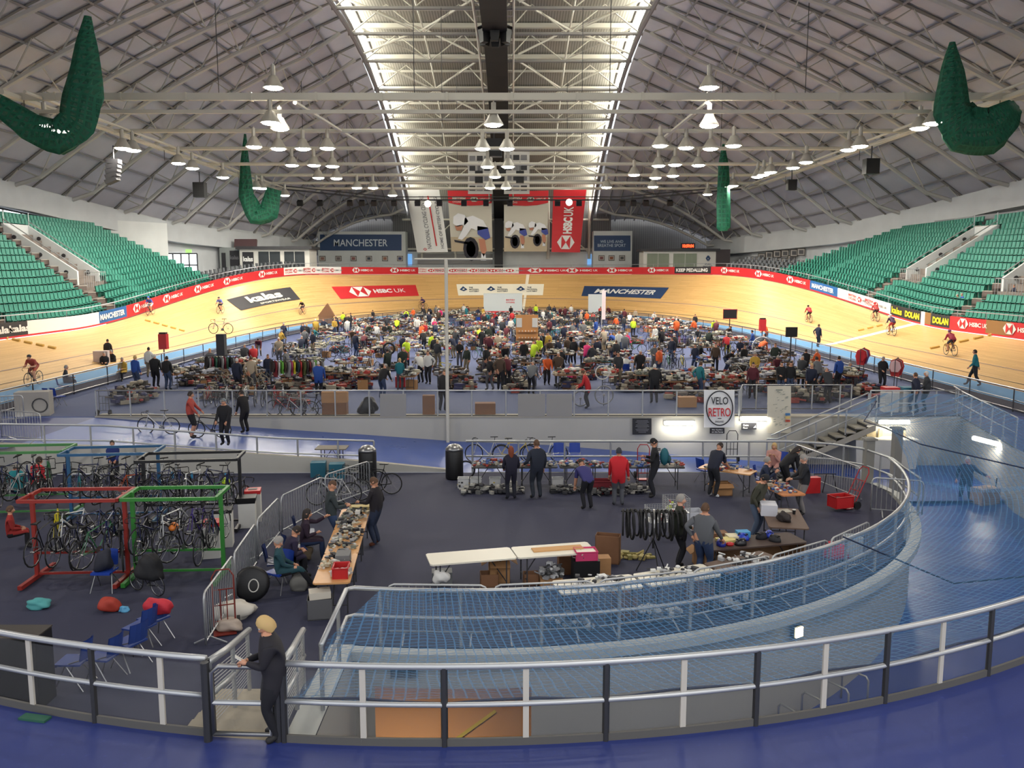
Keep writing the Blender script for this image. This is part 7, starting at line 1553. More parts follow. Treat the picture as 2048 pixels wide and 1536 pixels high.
vp('stand2', 919, 680, 'black', 'grey', 'woman in black holding a paper just right of the mast', F_); vp('browse', 1062, 722, 'grey', 'dark', 'man in pale grey shirt bending over the wheel truing stand', R(-20)); vp('stand2', 1082, 664, 'charcoal', 'dark', 'man in dark shirt at right of the wooden pegboard', R(80)); vp('stand', 1048, 680, 'black', 'dark', 'man in black tee shirt in front of the wooden pegboard', F_)
vp('stand', 1117, 676, 'navy', 'grey', 'man in blue grey shirt in the right centre aisle', R(30)); vp('browse2', 1178, 740, 'red', 'dark', 'man in bright red fleece at the front rail', R(75)); vp('stand', 1195, 676, 'navy', 'dark', 'man in blue sweatshirt with white wheel beside him', 0); vp('stand4', 1281, 700, 'black', 'dark', 'man in black holding a brown cap in the right aisle', F_)
vp('stand4', 1310, 728, 'black', 'dark', 'grey haired man in black coat by the orange table', 0, 1.82); vp('stand3', 1400, 723, 'teal', 'jeans', 'person in teal jacket in front of the long bench', R(-60)); vp('stand2', 1400, 683, 'black', 'dark', 'man in black tee shirt and white cap left of the red back', R(-80)); vp('browse', 1455, 668, 'red', 'dark', 'person in wide red jacket, back to us, right aisle', 0, 1.7); vp('walk', 1506, 660, 'blue', 'dark', 'man in bright blue jacket walking at the right stalls', R(70))
vp('stand', 1507, 724, 'maroon', 'dark', 'person in purple red hoodie at the long bench', R(160)); vp('lady2', 1563, 722, 'black', 'jeans', 'woman in black with folded arms behind the long bench', F_); vp('stand', 1581, 722, 'black', 'jeans', 'man in black with folded arms behind the long bench', F_); vp('browse', 1603, 712, 'charcoal', 'dark', 'man in grey shirt with bald head browsing at the long bench', R(-30)); vp('lady', 1624, 726, 'navy', 'dark', 'woman in navy and mustard scarf at the long bench', R(160))
vp('stand', 1680, 712, 'blue', 'dark', 'man in blue jacket beside the striped pullovers', R(20)); vp('browse', 1660, 735, 'charcoal', 'dark', 'person in black and white striped jumper at the right bench', R(10)); vp('stand2', 1766, 712, 'black', 'dark', 'person in black tee shirt holding a grey jersey beside the clothes rails', F_); vp('stand3', 1834, 745, 'navy', 'dark', 'person in navy with brown bag at the right fence', R(40)); vp('stand4', 1856, 742, 'charcoal', 'dark', 'man in dark coat with grey hair at the right fence', R(70)); vp('stand3', 1637, 648, 'navy', 'dark', 'man in dark blue standing on the right track fence', R(-60), z0=.4)
vp('walk', 1953, 699, 'teal', 'dark', 'man in blue jacket stepping off the track at the right', R(60), 1.8, z0=.42)
vp('browse2', 1535, 646, 'orange', 'dark', 'person in orange jacket below the red post pad', R(60)); vp('stand', 672, 634, 'navy', 'dark', 'person in blue grey shirt among the left far stalls', 0); vp('stand', 1024, 622, 'red', 'dark', 'person in red top below the white cabin sign', 0); vp('browse', 793, 636, 'yellow green', 'dark', 'person in luminous yellow jacket left of the mast', 0)
# random rest of the crowd along the stall rows
rows = [(39, 3), (43.5, 13), (49, 17), (54, 17), (59.5, 18), (65, 20), (71, 21), (78, 21), (85, 21), (92, 20), (99, 18), (106, 15), (112, 11)]
kinds = ['stand', 'stand2', 'stand3', 'stand4', 'walk', 'browse', 'browse2', 'browse', 'sit', 'lady', 'lady2', 'bend']; tops = ['black'] * 5 + ['navy'] * 4 + ['charcoal'] * 4 + ['grey', 'dark green', 'brown', 'maroon', 'blue', 'red', 'white', 'teal', 'orange', 'yellow green', 'mustard', 'pink', 'beige']
def side(x): return 'far left' if x < -11 else 'left' if x < -4 else 'centre' if x < 4 else 'right' if x < 11 else 'far right'
ROWN = ['front', 'second', 'third', 'fourth', 'fifth', 'sixth', 'seventh', 'eighth', 'ninth', 'tenth', 'eleventh', 'twelfth', 'last']
POSE = {'stand': 'standing', 'stand2': 'holding something', 'stand3': 'casually standing', 'stand4': 'heavily built', 'walk': 'walking', 'browse': 'leaning over goods', 'browse2': 'browsing', 'sit': 'sitting', 'lady': 'long haired, standing', 'lady2': 'long haired', 'bend': 'bent right down'}
used = {}
def inside(x, y): return abs(x) < 22.4 * math.sqrt(max(0, 1 - ((y - 70) / 50.3) ** 2)) - 2.2 if y > 70 else abs(x) < 19.6
rnd = random.Random(5); tabs = []
tproto = table('p', L=1.8, m=cm((150, 112, 80))); tproto2 = table('p', L=1.8, m=M_TWHITE); tfirst = {0: tproto, 1: tproto2}
GME = []; cproto = chair('blue plastic chair of the man with dark beret by the left fence', loc=(*G(128, 790, 0), 0), rz=R(-60))
for s in range(8):
    pals = [GC1, GC2, [(230, 228, 220), (190, 170, 140), (80, 84, 80), (170, 60, 50)], [(60, 60, 64), (120, 120, 124), (200, 200, 204), (90, 70, 50)]][s % 4]
    h_ = heap('table_goods', 'x', 'goods', (0, 0, 0), (1.75, .72, .3), 85, pals, 200 + s, sz=(.08, .24)); GME.append(h_)
gused = set(); bcount = {}
for ri, (y, n) in enumerate(rows):
    if ri < 1: continue
    wmax = 18.5
    xs_ = [-17.5 + i * 2.05 for i in range(18)]
    for i, x in enumerate(xs_):
        if rnd.random() < .22 or not inside(x, y): continue
        yy_ = y + rnd.uniform(-.5, .5); q = rnd.random(); rz = R(rnd.uniform(-8, 8)) if q < .75 else R(90 + rnd.uniform(-8, 8)); k = rnd.random() < .25
        lab = '%s folding table in the %s stall row, %s part, %s from its left' % ('white' if k else 'wooden', ROWN[ri], side(x), NTH[i])
        if tfirst[k]: t = tfirst[k]; t.location = (x, yy_, 0); t.rotation_euler = (0, 0, rz); t['label'] = lab; t['group'] = 'stall tables'; tfirst[k] = None
        else: t = dup(tproto2 if k else tproto, (x, yy_, 0), rz, lab, 'stall tables')
        g = rnd.randrange(8); lab = 'mixed bicycle parts heaped on the %s row stall, %s part, table %s' % (ROWN[ri], side(x), NTH[i].replace('leftmost', 'first'))
        o = GME[g] if g not in gused else dup(GME[g]); gused.add(g); o.location = (x, yy_, .74); o.rotation_euler = (0, 0, rz); o['label'] = lab; o['kind'] = 'stuff'; o['group'] = 'goods on the stalls'
        if rnd.random() < .5:
            w = rnd.uniform(.35, .6); o = box_('cardboard_box', 'brown box under the %s row stall, %s part, table %s' % (ROWN[ri], side(x), NTH[i].replace('leftmost', 'first')), 'box', (x + rnd.uniform(-.4, .4), yy_ - .15, 0), (w, .35, rnd.uniform(.25, .5)), M_CARD if rnd.random() < .5 else M_CARD2, rnd.uniform(-.4, .4), 'boxes below the stalls')
    for i in range(n):
        for tr in range(20):
            x = rnd.uniform(-19, 19); yy_ = y + rnd.choice((-1, 1)) * rnd.uniform(.75, 1.6)
            if inside(x, yy_) and all((x - a) ** 2 + (yy_ - b) ** 2 > .3 for a, b in tabs): break
        else: continue
        tabs.append((x, yy_)); k = rnd.choice(kinds); tp = rnd.choice(tops); lg = rnd.choice(list(LEGC)); toward = 0 if yy_ < y else math.pi
        key = (k, tp, ri, side(x)); used[key] = used.get(key, 0) + 1
        lab = '%s visitor in %s, %s legs, %s %s stall row, %s' % (POSE[k], tp, lg, 'before' if yy_ < y else 'behind', ROWN[ri], side(x))
        if used[key] > 1: lab = lab.replace(' visitor', ' second visitor')
        if k == 'sit': q = dup(cproto, (x, yy_, 0), toward, 'blue plastic chair under a sitter, %s stall row, %s' % (ROWN[ri], side(x)), 'chairs in the market crowd')
        visitor(k, x, yy_, 0, toward + rnd.uniform(-.9, .9), tp, lg, rnd.uniform(1.64, 1.84), lab)
# bicycles among the stalls: one mesh each, a few pixels tall
_fb = {}
def farbike(col, loc, rz, lab, group):
    if col not in _fb:
        if not _fb:
            mb = MB(); bb, st, hb = (0, -.08, .28), (0, -.25, .8), (0, .39, .72)
            for p, q, r in ((bb, st, .02), ((0, -.235, .76), (0, .365, .82), .02), (bb, hb, .022), ((0, .36, .84), hb, .022), (bb, (0, -.5, .34), .014), (st, (0, -.5, .34), .012), (hb, (0, .5, .34), .014)): mb.tube([p, q], r, 4, 0)
            for y in (-.5, .5):
                mb.torus((0, y, .34), .325, .02, 'X', 14, 4, 1)
                for k in range(5): a = k * .628; mb.tube([(0, y - .31 * math.cos(a), .34 - .31 * math.sin(a)), (0, y + .31 * math.cos(a), .34 + .31 * math.sin(a))], .004, 3, 2, cap=False)
            mb.tube([(-.2, .5, .8), (-.2, .52, .9), (0, .44, .9), (.2, .52, .9), (.2, .5, .8)], .014, 4, 1); mb.tube([(0, .36, .84), (0, .44, .9)], .014, 4, 1); mb.tube([st, (0, -.27, .93)], .013, 4, 1); mb.box((0, -.25, .95), (.12, .28, .04), mi=1, taper=.6); mb.tube([(-.1, -.2, .36), (-.05, -.08, .28), (.05, -.08, .28), (.1, .04, .2)], .014, 4, 2)
            _fb['base'] = mb.mesh('bicycle', [M_RED, M_RUBBER, M_STEEL])
        _fb[col] = 1
    o = put('bicycle', _fb['base'], None, loc, rz); o.material_slots[0].link = 'OBJECT'; o.material_slots[0].material = mat('frame_%02x%02x%02x' % BCOL[col], BCOL[col], .3, .2); return tag(o, lab, 'bicycle', group)
lows = {}
for i in range(135):
    for tr in range(30):
        x = rnd.uniform(-18.5, 18.5); y = rnd.uniform(46, 112)
        if inside(x, y) and all((x - a) ** 2 + (y - b) ** 2 > .5 for a, b in tabs): break
    tabs.append((x, y)); col = rnd.choice(names); ri = min(range(13), key=lambda r: abs(rows[r][0] - y)); lab = '%s bicycle standing %s the %s stall row, %s' % (col, 'before' if y < rows[ri][0] else 'beyond', ROWN[ri], side(x))
    kk = (lab,); bcount[kk] = bcount.get(kk, 0) + 1
    if bcount[kk] > 1: lab += ', next to its like'
    farbike(col, (x, y, 0), R(rnd.uniform(0, 360)), lab, 'bicycles among the stalls')
# parked rows of bicycles and loose heaps between the stalls
for r_, (cx, cy, n_) in enumerate(((-15, 60, 9), (13, 68, 10), (2, 62, 9), (-9, 88, 12), (7, 96, 13), (-1, 116, 16), (9, 52, 9), (-4, 74, 10), (16, 82, 6))):
    for k in range(n_):
        x, y = cx + (k - n_ / 2) * .42, cy + .1 * (k % 2)
        if inside(x, y): farbike(names[(k * 4 + r_) % 11], (x, y, 0), R(rnd.uniform(-12, 12)), '%s bicycle in a parked row, %s side, %s of that row' % (names[(k * 4 + r_) % 11], side(cx) + (' far' if cy > 80 else ''), NTH[k].replace('leftmost', 'first')), 'bicycles parked in rows')
fgs = [heap('floor_goods', 'x', 'goods', (0, 0, 0), (1.3, 1.0, .6), 60, [(40, 40, 44), (70, 66, 60), (110, 100, 90), (60, 60, 90), (150, 60, 50), (160, 150, 130)], 300 + q, stuff=True, sz=(.12, .36)) for q in range(5)]
for i in range(110):
    for tr_ in range(20):
        x, y = rnd.uniform(-19, 19), rnd.choice((rnd.uniform(37.5, 48), rnd.uniform(40, 112)))
        if inside(x, y) and all((x - a) ** 2 + (y - b) ** 2 > .9 for a, b in tabs) and not (-8 < x < 7 and y < 42): break
    else: continue
    tabs.append((x, y)); o = fgs[i] if i < 5 else dup(fgs[i % 5]); o.location = (x, y, 0); o.rotation_euler = (0, 0, rnd.random() * 6); ri = min(range(13), key=lambda r: abs(rows[r][0] - y))
    o['label'] = 'heap of bags and parts on the floor by the %s stall row, %s, heap %s' % (ROWN[ri], side(x), NTH[i % 18].replace('leftmost', 'first')); o['kind'] = 'stuff'; o['group'] = 'heaps of goods on the market floor'
# row of bicycles for sale on the left, frames, garments
for k in range(9): hang_bike(['red', 'black', 'silver', 'black', 'white', 'grey', 'black', 'red', 'silver'][k], (-13.6 + .42 * k, 37.6 + .1 * (k % 2), 0), R(6 + 3 * (k % 3)), '%s bicycle in the row before the front railing at left, %s' % (['red', 'black', 'silver', 'black', 'white', 'grey', 'black', 'red', 'silver'][k], NTH[k] + (' from left' if k else '')), 'bicycles in the front row at left', hi=0)
for k, (px, py, c, w) in enumerate(((572, 832, 'red', 'leftmost of three'), (598, 834, 'silver', 'middle of three'), (622, 832, 'black', 'rightmost of three'))): hang_bike(c, (*G(px, py, 0), 0), R(85 + 4 * k), '%s bicycle against the front glazed railing, %s' % (c, w), 'bicycles against the front railing')
for k, (px, py, c, w) in enumerate(((318, 868, 'white', 'white'), (420, 872, 'black', 'black'))): hang_bike(c, (*G(px, py, -.25), -.27 if not k else -.34), R(88), '%s bicycle standing on the left ramp against the grey wall' % w, 'bicycles on the left ramp')
for k in range(11): frame_only('pale bare bicycle frame in the stack at left, %s' % (NTH[k] + (' from left' if k else '')), (170, 160, 140) if k % 3 else (120, 124, 120), (-14.6 + .28 * k, 42.0, .3), (R(20), 0, R(60)), 'bare frames stacked at left')
def rail(px, py, L, n, cols, lab, rz=0.0, h=1.6, grp=''):
    x, y = G(px, py, 0); t = thing('clothes_rail', lab, 'clothes rail', (x, y, 0), rz); mb = MB(); mb.tube([(-L / 2, 0, h), (L / 2, 0, h)], .018, 5); [mb.tube([(s * L / 2, 0, 0), (s * L / 2, 0, h)], .018, 5) for s in (-1, 1)]; [mb.tube([(s * L / 2, -.25, .03), (s * L / 2, .25, .03)], .018, 5) for s in (-1, 1)]; mb.build('rail_frame', M_DGREY, t)
    for k in range(n):
        u = -L / 2 + .08 + (L - .16) * k / (n - 1); c = cols[k % len(cols)]; w = .2 + .04 * (k % 3); l = .62 + .08 * ((k * 3) % 4); mb = MB(); mb.add([(-.035, -w, h - .12), (-.035, w, h - .12), (0, 0, h - .02), (.035, -w, h - .12), (.035, w, h - .12), (-.05, -w * .8, h - l), (-.05, w * .8, h - l), (.05, -w * .8, h - l), (.05, w * .8, h - l), (0, -w - .1, h - .4), (0, w + .1, h - .4)], [(0, 1, 2), (4, 3, 2), (0, 5, 6, 1), (4, 8, 7, 3), (5, 7, 8, 6), (0, 3, 9), (0, 9, 5), (3, 7, 9), (1, 10, 4), (1, 6, 10), (4, 10, 8), (0, 3, 7, 5), (1, 6, 8, 4)])
        ca, sa = math.cos(rz), math.sin(rz); o = mb.build('jersey', cm(c), None, (x + u * ca, y + u * sa, 0), rz + R(8 - (k * 7) % 17) + R(30 if rz < .5 else -25)); tag(o, 'jersey on the %s, %s along it' % (grp, NTH[k % 18].replace('leftmost', 'first')), 'jersey', 'jerseys on the ' + grp)
JC = [(60, 50, 50), (130, 40, 50), (200, 200, 196), (110, 180, 70), (80, 60, 50), (150, 150, 150), (180, 60, 110), (220, 210, 60), (40, 60, 70), (196, 60, 60), (90, 100, 60)]
rail(596, 785, 2.6, 17, JC, 'long black garment rail of bright jerseys left of centre', R(3), 1.65, 'long jersey rail left of centre'); rail(445, 772, 1.7, 11, [(40, 40, 44), (150, 150, 150), (130, 40, 60), (60, 110, 90)], 'short garment rail at left beside the beige shirted man', R(2), 1.6, 'short jersey rail at left')
rail(1722, 760, 1.5, 9, [(200, 40, 50), (190, 40, 50), (196, 44, 56), (220, 200, 90), (220, 220, 220), (120, 90, 140)], 'garment rail of red and white jerseys by the right fence', R(60), 1.75, 'red jersey rail at right'); rail(1790, 780, 1.3, 8, [(220, 180, 180), (200, 60, 60), (60, 60, 64), (90, 90, 94)], 'garment rail of pink and dark jerseys nearest the right fence', R(60), 1.6, 'pink jersey rail at right')
# long benches at the front right
for k, (px, py) in enumerate(((1340, 792), (1400, 790), (1462, 788), (1525, 786), (1590, 784))): x, y = G(px, py, .0); o = dup(tproto, (x, y, 0), R(2), 'wooden table in the long bench at the front right, %s' % (NTH[k] + (' from left' if k else '')), 'tables of the long bench'); g = dup(GME[k], (x, y, .74), R(2), 'parts laid out on the %s table of the long bench' % NTH[k], 'goods of the long bench'); g['kind'] = 'stuff'
x, y = G(1348, 748, .74); table('bright orange wooden table standing empty at right of centre', loc=(x, y, 0), L=1.6, W=.9, m=cm((226, 140, 76)))
# front row boxes behind the railing
def fb(px, py, w, d, h, m, lab, name='cardboard_box', cat='box', rz=0.05): x, y = G(px, py, .0); return box_(name, lab, cat, (x, y + d / 2, 0), (w, d, h), m, rz)
fb(668, 832, 1.0, .6, .55, M_CARD2, 'large brown box behind the front railing, bottom of the stack'); x, y = G(668, 832, 0); box_('cardboard_box', 'large brown box behind the front railing, top of the stack', 'box', (x, y + .3, .55), (1.05, .55, .45), M_CARD, .08)
fb(857, 832, .5, .35, .85, M_CARD2, 'upright dark brown box left of the mast behind the railing'); fb(970, 832, .85, .5, .52, M_CARD2, 'wide brown box right of the mast behind the railing'); x, y = G(735, 832, 0); blob('sports_bag', 'black holdall standing behind the front railing', 'bag', (x, y + .3, 0), (.7, .5, .8), M_BLACK, 31)
fb(492, 790, .8, .5, .35, M_CARD, 'pale open carton left of the long garment rail'); fb(668, 755, .45, .4, .5, M_CARD, 'brown carton standing in the left aisle'); fb(800, 775, .5, .4, .55, M_RED, 'red crate on the stall left of the mast', 'crate', 'crate'); fb(1375, 815, .8, .5, .45, M_CARD, 'brown carton behind the railing right of centre')
x, y = G(70, 830, 0); t = thing('flight_case', 'grey flight case with round wheel cutout at the left end', 'case', (x, y, 0), R(15)); mb = MB(); mb.box((0, 0, .5), (1.3, .7, 1.0)); mb.build('case_body', cm((150, 146, 140)), t); mb = MB(); mb.torus((.3, -.37, .45), .28, .025, 'Y', 20, 5); mb.build('hose', M_DGREY, t)
for k, px in enumerate((103, 118)): chair('blue plastic chair beside the grey flight case, %s of the pair' % ('left' if k == 0 else 'right'), (30, 60, 150), (*G(px, 812, 0), 0), R(-30))
x, y = G(205, 745, 0); box_('cool_box', 'white and red box on end at the left stall', 'box', (x, y, .5), (.8, .5, .8), cm((200, 180, 170)), .2); box_('stall_base', 'grey bench under the white and red box at left', 'bench', (x, y, 0), (1.2, .7, .5), M_DGREY, .2)
x, y = G(205, 832, 0); sack_truck('grey sack truck standing behind the glazed railing at left', (x, y + .2, 0), R(180), (90, 90, 94))
# white cabin sign, pegboard, screens, monitors, red pads
x, z = DY(1006, 604, 111); t = thing('display_cabin', 'white cabin with red lettering at the far end of the market', 'cabin', (x, 111, 0)); mb = MB(); mb.box((0, 0, 1.6), (5.0, 2.0, 3.2)); mb.build('cabin_body', cm((196, 204, 204)), t); mb = MB(); fx = plane_f((-2.5, -1.0, 0), (5, 0, 0), (0, 0, 3.2), (0, -1, 0), .03); poly(mb, fx, [(.04, .02), (.96, .02), (.96, .3), (.04, .3)], 0); g_ = lambda u, v, l=0: fx(u, v, 1); write(mb, g_, 'GBR', .5, .04, .86, .28, 1, .04); write(mb, fx, 'BRITISH', .58, .72, .8, .78, 0); write(mb, fx, 'CYCLING', .58, .62, .8, .68, 0); mb.build('lettering', [M_SRED, cm((196, 204, 204))], t)
x, y = G(1054, 700, 0); t = thing('pegboard', 'tall plywood display board with two pictures and small shelves', 'display board', (x, y, 0)); mb = MB(); mb.box((0, 0, 1.35), (1.7, .08, 2.7)); mb.build('board', cm((196, 140, 84)), t)
for sx in (-.6, .6): mb = MB(); mb.box((sx, -.06, 2.1), (.42, .03, .7)); mb.build('picture', M_WHITE, t)
for z in (.9, 1.4): mb = MB(); mb.box((0, -.1, z), (1.5, .14, .03)); [mb.box((-.6 + .24 * k, -.12, z + .06), (.06, .06, .1), mi=1) for k in range(6)]; mb.build('shelf', [cm((180, 124, 70)), M_WHITE], t)
x, z = DY(1191, 610, 111); mb = MB(); mb.box((0, 0, 1.9), (1.9, .1, 2.4)); mb.box((0, 0, .35), (.1, .1, .7)); tag(mb.build('projection_screen', cm((206, 214, 216)), None, (x, 111, 0)), 'pale blank screen at the far end right of the cabin', 'screen')
x, y = G(1203, 668, 0); t = thing('feather_flag', 'white feather flag standing among the far right stalls', 'flag', (x, y, 0)); mb = MB(); mb.tube([(0, 0, 0), (0, 0, 4.1), (.2, 0, 4.3)], .025, 5); mb.build('flag_pole', M_WHITE, t); mb = MB(); mb.box((.18, 0, 2.8), (.36, .02, 2.8)); mb.build('flag_cloth', cm((224, 206, 206)), t)
for (px, py, lab) in ((1460, 628, 'black monitor with red frame on a stand at the right far stalls'), (1583, 664, 'black monitor on a stand by the right fence')):
    zt = 2.3; x, y = G(px, py, zt); t = thing('monitor', lab, 'monitor', (x, y, 0)); mb = MB(); mb.box((0, 0, zt), (1.15 if px < 1500 else .7, .12, .75 if px < 1500 else .6)); mb.build('screen', M_BLACK, t); mb = MB(); mb.tube([(0, .05, 0), (0, .05, zt)], .04, 5); mb.build('stand_pole', M_BLACK, t)
    if px < 1500: mb = MB(); mb.tube([(-.6, -.05, zt - .4), (.6, -.05, zt - .4), (.6, -.05, zt + .4), (-.6, -.05, zt + .4)], .04, 4, closed=True); mb.build('screen_frame', M_RED, t)
for (px, py, w) in ((327, 683, 'left'), (1525, 650, 'right')):
    zt = 1.6; x, y = G(px, py, zt); t = thing('lap_counter', 'red padded box on a post at the %s track fence' % w, 'counter', (x, y, 0)); mb = MB(); mb.box((0, 0, zt), (.5, .4, .95)); mb.build('pad', M_RED, t); mb = MB(); mb.box((0, 0, zt + .52), (.42, .32, .12)); mb.build('top', M_BLACK, t); mb = MB(); mb.tube([(0, 0, 0), (0, 0, zt - .4)], .04, 5); mb.build('post', M_DGREY, t)
def bigwheel(px, py, Rw, z, lab, m=M_RUBBER, fat=.03, ax='Y'): x, y = G(px, py, z); t = thing('wheel', lab, 'wheel', (x, y, z)); mb = MB(); mb.torus((0, 0, 0), Rw, fat, ax, 24, 6); mb.build('tyre', m, t); mb = MB(); [mb.tube([(0, 0, 0), (Rw * math.cos(k * .52), 0, Rw * math.sin(k * .52))], .004, 3) for k in range(12)]; mb.lathe([(.05, -.04), (.05, .04)], n=8, M=Matrix.Rotation(R(90), 3, 'X')); mb.build('spokes', M_STEEL, t); mb = MB(); mb.tube([(0, .06, -z), (0, .06, 0)], .015, 4); mb.build('stand', M_DGREY, t)
bigwheel(778, 697, .36, .9, 'fat black tyred wheel displayed left of the mast', fat=.07); bigwheel(1040, 750, .33, 1.0, 'wheel in a truing stand near the front right of the mast'); bigwheel(1205, 745, .34, 1.0, 'white tyred wheel held up behind the red fleece', cm((210, 206, 196))); bigwheel(1208, 790, .4, .5, 'large silver wheel standing behind the front railing', M_STEEL); bigwheel(1524, 694, .62, 1.2, 'clear hoop reel standing at the right stalls', M_STEEL_L, .05); bigwheel(1161, 797, .33, .36, 'silver wheels leaning behind the front railing', M_STEEL)
b = hang_bike('white', (*G(442, 668, 2.1), 2.1), R(80), 'white bicycle raised on a display stand above the left stalls', 'displayed bicycles'); x, y = b.location[:2]; mb = MB(); mb.box((0, 0, 1.05), (.5, .5, 2.1)); tag(mb.build('display_plinth', M_DGREY, None, (x, y, 0)), 'dark plinth below the raised white bicycle', 'plinth')
x, y = G(652, 655, 0); mb = MB(); mb.add([(-.9, 0, 1.2), (.2, 0, 2.6), (1.0, 0, 1.2), (-.9, .4, 1.2), (.2, .4, 2.6), (1.0, .4, 1.2)], [(0, 1, 2), (5, 4, 3), (0, 3, 4, 1), (1, 4, 5, 2), (2, 5, 3, 0)]); mb.box((0, .2, .6), (1.5, .35, 1.2)); tag(mb.build('cardboard_display', M_CARD2, None, (x, y, 0)), 'pointed cardboard display board at the far left stalls', 'display board')
# bins and boxes at the top of the side stairs
for k, (px, w) in enumerate(((1786, 'red-rimmed'), (1822, 'teal-rimmed'))): x, y = G(px, 826, 0); t = thing('recycling_bin', 'white recycling bin with %s lid above the side stairs' % w, 'bin', (x, y + .4, 0)); mb = MB(); mb.box((0, 0, .45), (.6, .5, .9)); mb.build('bin_body', M_WHITE, t); mb = MB(); mb.box((0, 0, .98), (.62, .52, .16)); mb.build('bin_lid', M_RED if k == 0 else cm((40, 110, 130)), t)
# spectators
def spec(px, pyh, x, top, leg, lab, kind='sit', sg=1, off=.0): 
    y = x * FPX / abs(px - 1024); z = CAMZ + (545 - pyh) * y / FPX - 1.3; visitor(kind, sg * x, y, z - .02, R(90) * sg, top, leg, 1.74, lab, None)
spec(1806, 480, 40.5, 'white', 'dark', 'spectator in white shirt in the top row of the right stand'); spec(1780, 556, 33.5, 'charcoal', 'dark', 'spectator in dark coat in the lower seats beyond the finish line'); spec(1913, 586, 33, 'maroon', 'dark', 'spectator in dark red leaning in the middle of the right stand'); spec(1922, 584, 33, 'blue', 'jeans', 'spectator in blue beside the dark red one in the right stand'); spec(2024, 566, 34.5, 'navy', 'dark', 'spectator in navy at the right edge of the stand')
for k, (px, w) in enumerate(((1988, 'left'), (2028, 'middle'), (2044, 'right'))): spec(px, 458 - 5 * k, 43.2, ['brown', 'grey', 'black'][k], 'dark', 'person seated behind the top balcony wall of the right stand, %s of three' % w)
visitor('stand', 38.2, 107, 6.2, R(90), 'black', 'dark', 1.8, 'person in black standing by the doors at the right gallery', None)
# ================================================================ things on the back wall
def batten(px0, px1, py, y, lab, rz=0.0, x=None, z=None, L=None):
    a, b = DY(px0, py, y), DY(px1, py, y); L = L or abs(b[0] - a[0]); X = (a[0] + b[0]) / 2 if x is None else x; Z = a[1] if z is None else z
    t = thing('strip_light', lab, 'strip light', (X, y, Z), rz); mb = MB(); mb.box((0, .04, 0), (L, .1, .16)); mb.build('housing', M_STEEL_L, t); mb = MB(); mb.tube([(-L / 2 + .06, -.04, 0), (L / 2 - .06, -.04, 0)], .09, 8); mb.build('diffuser', mat('tube_glow', (255, 252, 236), .5, emit=9), t)
    ld = bpy.data.lights.new('tube_light', 'AREA'); ld.shape = 'RECTANGLE'; ld.size = L; ld.size_y = .12; ld.energy = TUBE_W; ld.color = (1, .95, .82); lo = bpy.data.objects.new('tube_light', ld); C.objects.link(lo); lo.parent = t; lo.location = (0, -.16, 0); lo.rotation_euler = (R(55), 0, 0)
batten(1328, 1390, 846, 34.3, 'long strip light on the grey wall left of the round poster'); batten(1480, 1535, 837, 34.3, 'long strip light on the grey wall right of the round poster')
batten(1757, 1820, 844, 34.2, 'long strip light under the landing seen through the blue net'); batten(1990, 2026, 874, 30.4, 'slanting strip light on the right ramp wall', rz=R(-78), x=17.35, z=-.2, L=1.5)
yv = 34.3
def d_velo(mb, f):
    n = 40
    ring = lambda a, b: [(.5 + a * math.cos(2 * math.pi * i / n), .52 + b * math.sin(2 * math.pi * i / n)) for i in range(n)]
    o1, o2 = ring(.45, .47), ring(.41, .44)
    for i in range(n): poly(mb, f, [o1[i], o1[(i + 1) % n], o2[(i + 1) % n], o2[i]], 1)
    write(mb, f, 'VELO', .22, .62, .78, .82, 1, .01); write(mb, f, 'RETRO', .14, .3, .86, .53, 2, .01); poly(mb, f, [(.44, .24), (.56, .24), (.56, .26), (.44, .26)], 1); write(mb, f, 'ENGLAND', .36, .14, .64, .19, 1)
flatpanel('poster', (1408, 780, 1469, 855), 34.2, [M_SWHITE, M_SBLACK, M_SRED], d_velo, 'white cloth poster reading VELO RETRO ENGLAND in a dark oval', 'poster', th=.02)
def d_map(mb, f):
    rnd = random.Random(4)
    for k in range(34): u, v = .2 + rnd.random() * .6, .1 + rnd.random() * .8; poly(mb, f, [(u, v), (u + .1 * rnd.random() + .03, v + .01), (u + .1, v + .02), (u, v + .012)], 1)
    poly(mb, f, [(.34, .91), (.62, .91), (.62, .93), (.34, .93)], 1)
    poly(mb, f, [(.74, .38), (.94, .38), (.94, .43), (.74, .43)], 2); poly(mb, f, [(.74, .31), (.94, .31), (.94, .36), (.74, .36)], 3); poly(mb, f, [(.74, .24), (.94, .24), (.94, .29), (.74, .29)], 4)
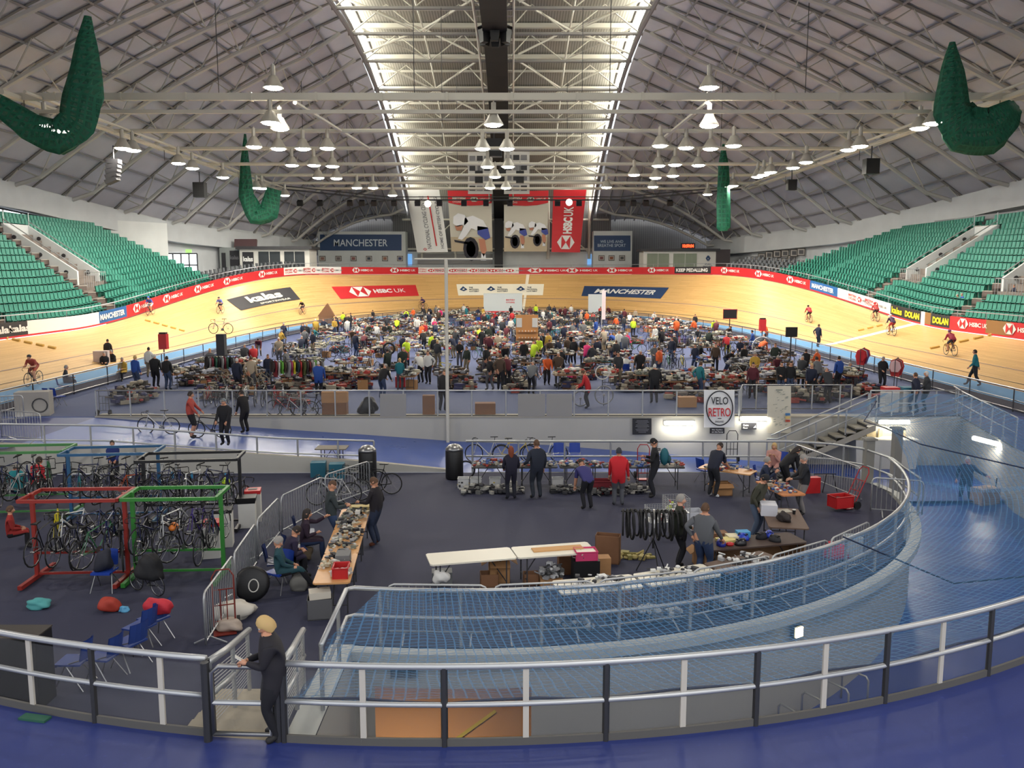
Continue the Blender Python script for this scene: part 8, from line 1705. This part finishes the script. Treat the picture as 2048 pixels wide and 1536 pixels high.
flatpanel('poster', (1535, 772, 1582, 866), 34.2, [cm((206, 200, 180)), cm((120, 130, 120)), cm((70, 120, 170)), cm((220, 190, 120)), cm((200, 96, 76))], d_map, 'tall cream map poster with three colour blocks right of VELO RETRO', 'poster', th=.02)
def d_rules(mb, f):
    for k in range(9): w = [.6, .7, .5, .66, .72, .5, .7, .62, .4][k]; poly(mb, f, [(.5 - w / 2, .9 - .09 * k), (.5 + w / 2, .9 - .09 * k), (.5 + w / 2, .86 - .09 * k), (.5 - w / 2, .86 - .09 * k)], 1)
flatpanel('sign_board', (1265, 837, 1303, 869), 34.3, [M_SBLACK, M_SGREY], d_rules, 'dark notice board with lines of small text on the grey wall', 'sign', th=.03)
flatpanel('sign_board', (1483, 846, 1513, 859), 34.3, [M_SBLACK, M_SWHITE], lambda mb, f: (write(mb, f, 'Centre', .08, .55, .45, .85, 1), write(mb, f, 'Floor', .08, .15, .4, .42, 1), poly(mb, f, [(.75, .3), (.92, .7), (.95, .3)][::-1], 1)), 'small dark sign reading Centre Floor with an arrow', 'sign', th=.03)
flatpanel('sign_board', (1420, 856, 1449, 867), 34.3, [M_SBLACK, M_SWHITE], lambda mb, f: (write(mb, f, 'No Cycling', .12, .55, .85, .85, 1), write(mb, f, 'on the Ramp', .1, .15, .88, .45, 1)), 'small dark sign under the VELO RETRO poster', 'sign', th=.03)
for k, (a, b) in enumerate(((760, 812), (1036, 1090), (1093, 1144))): flatpanel('infill_board', (a, 788, b, 833), 34.36, [cm((150, 148, 144))], None, 'plain grey board filling the glazed front railing, %s' % ['left one', 'middle one', 'right one'][k], 'panel', th=.03)
# tall mast with a crossbar
x = -2.62; t = thing('mast', 'tall cream mast with a long crossbar rising in front of the grey wall', 'mast', (x, 34.1, -1.15)); mb = MB(); mb.tube([(0, 0, 0), (0, 0, 7.6)], .07, 8); mb.build('pole', M_TRUSS, t); mb = MB(); mb.tube([(-1.25, 0, 7.58), (1.85, 0, 7.58)], .04, 6); mb.build('crossbar', M_TRUSS, t); mb = MB(); mb.box((0, 0, .03), (.4, .4, .06)); mb.build('base_plate', M_TRUSS, t)
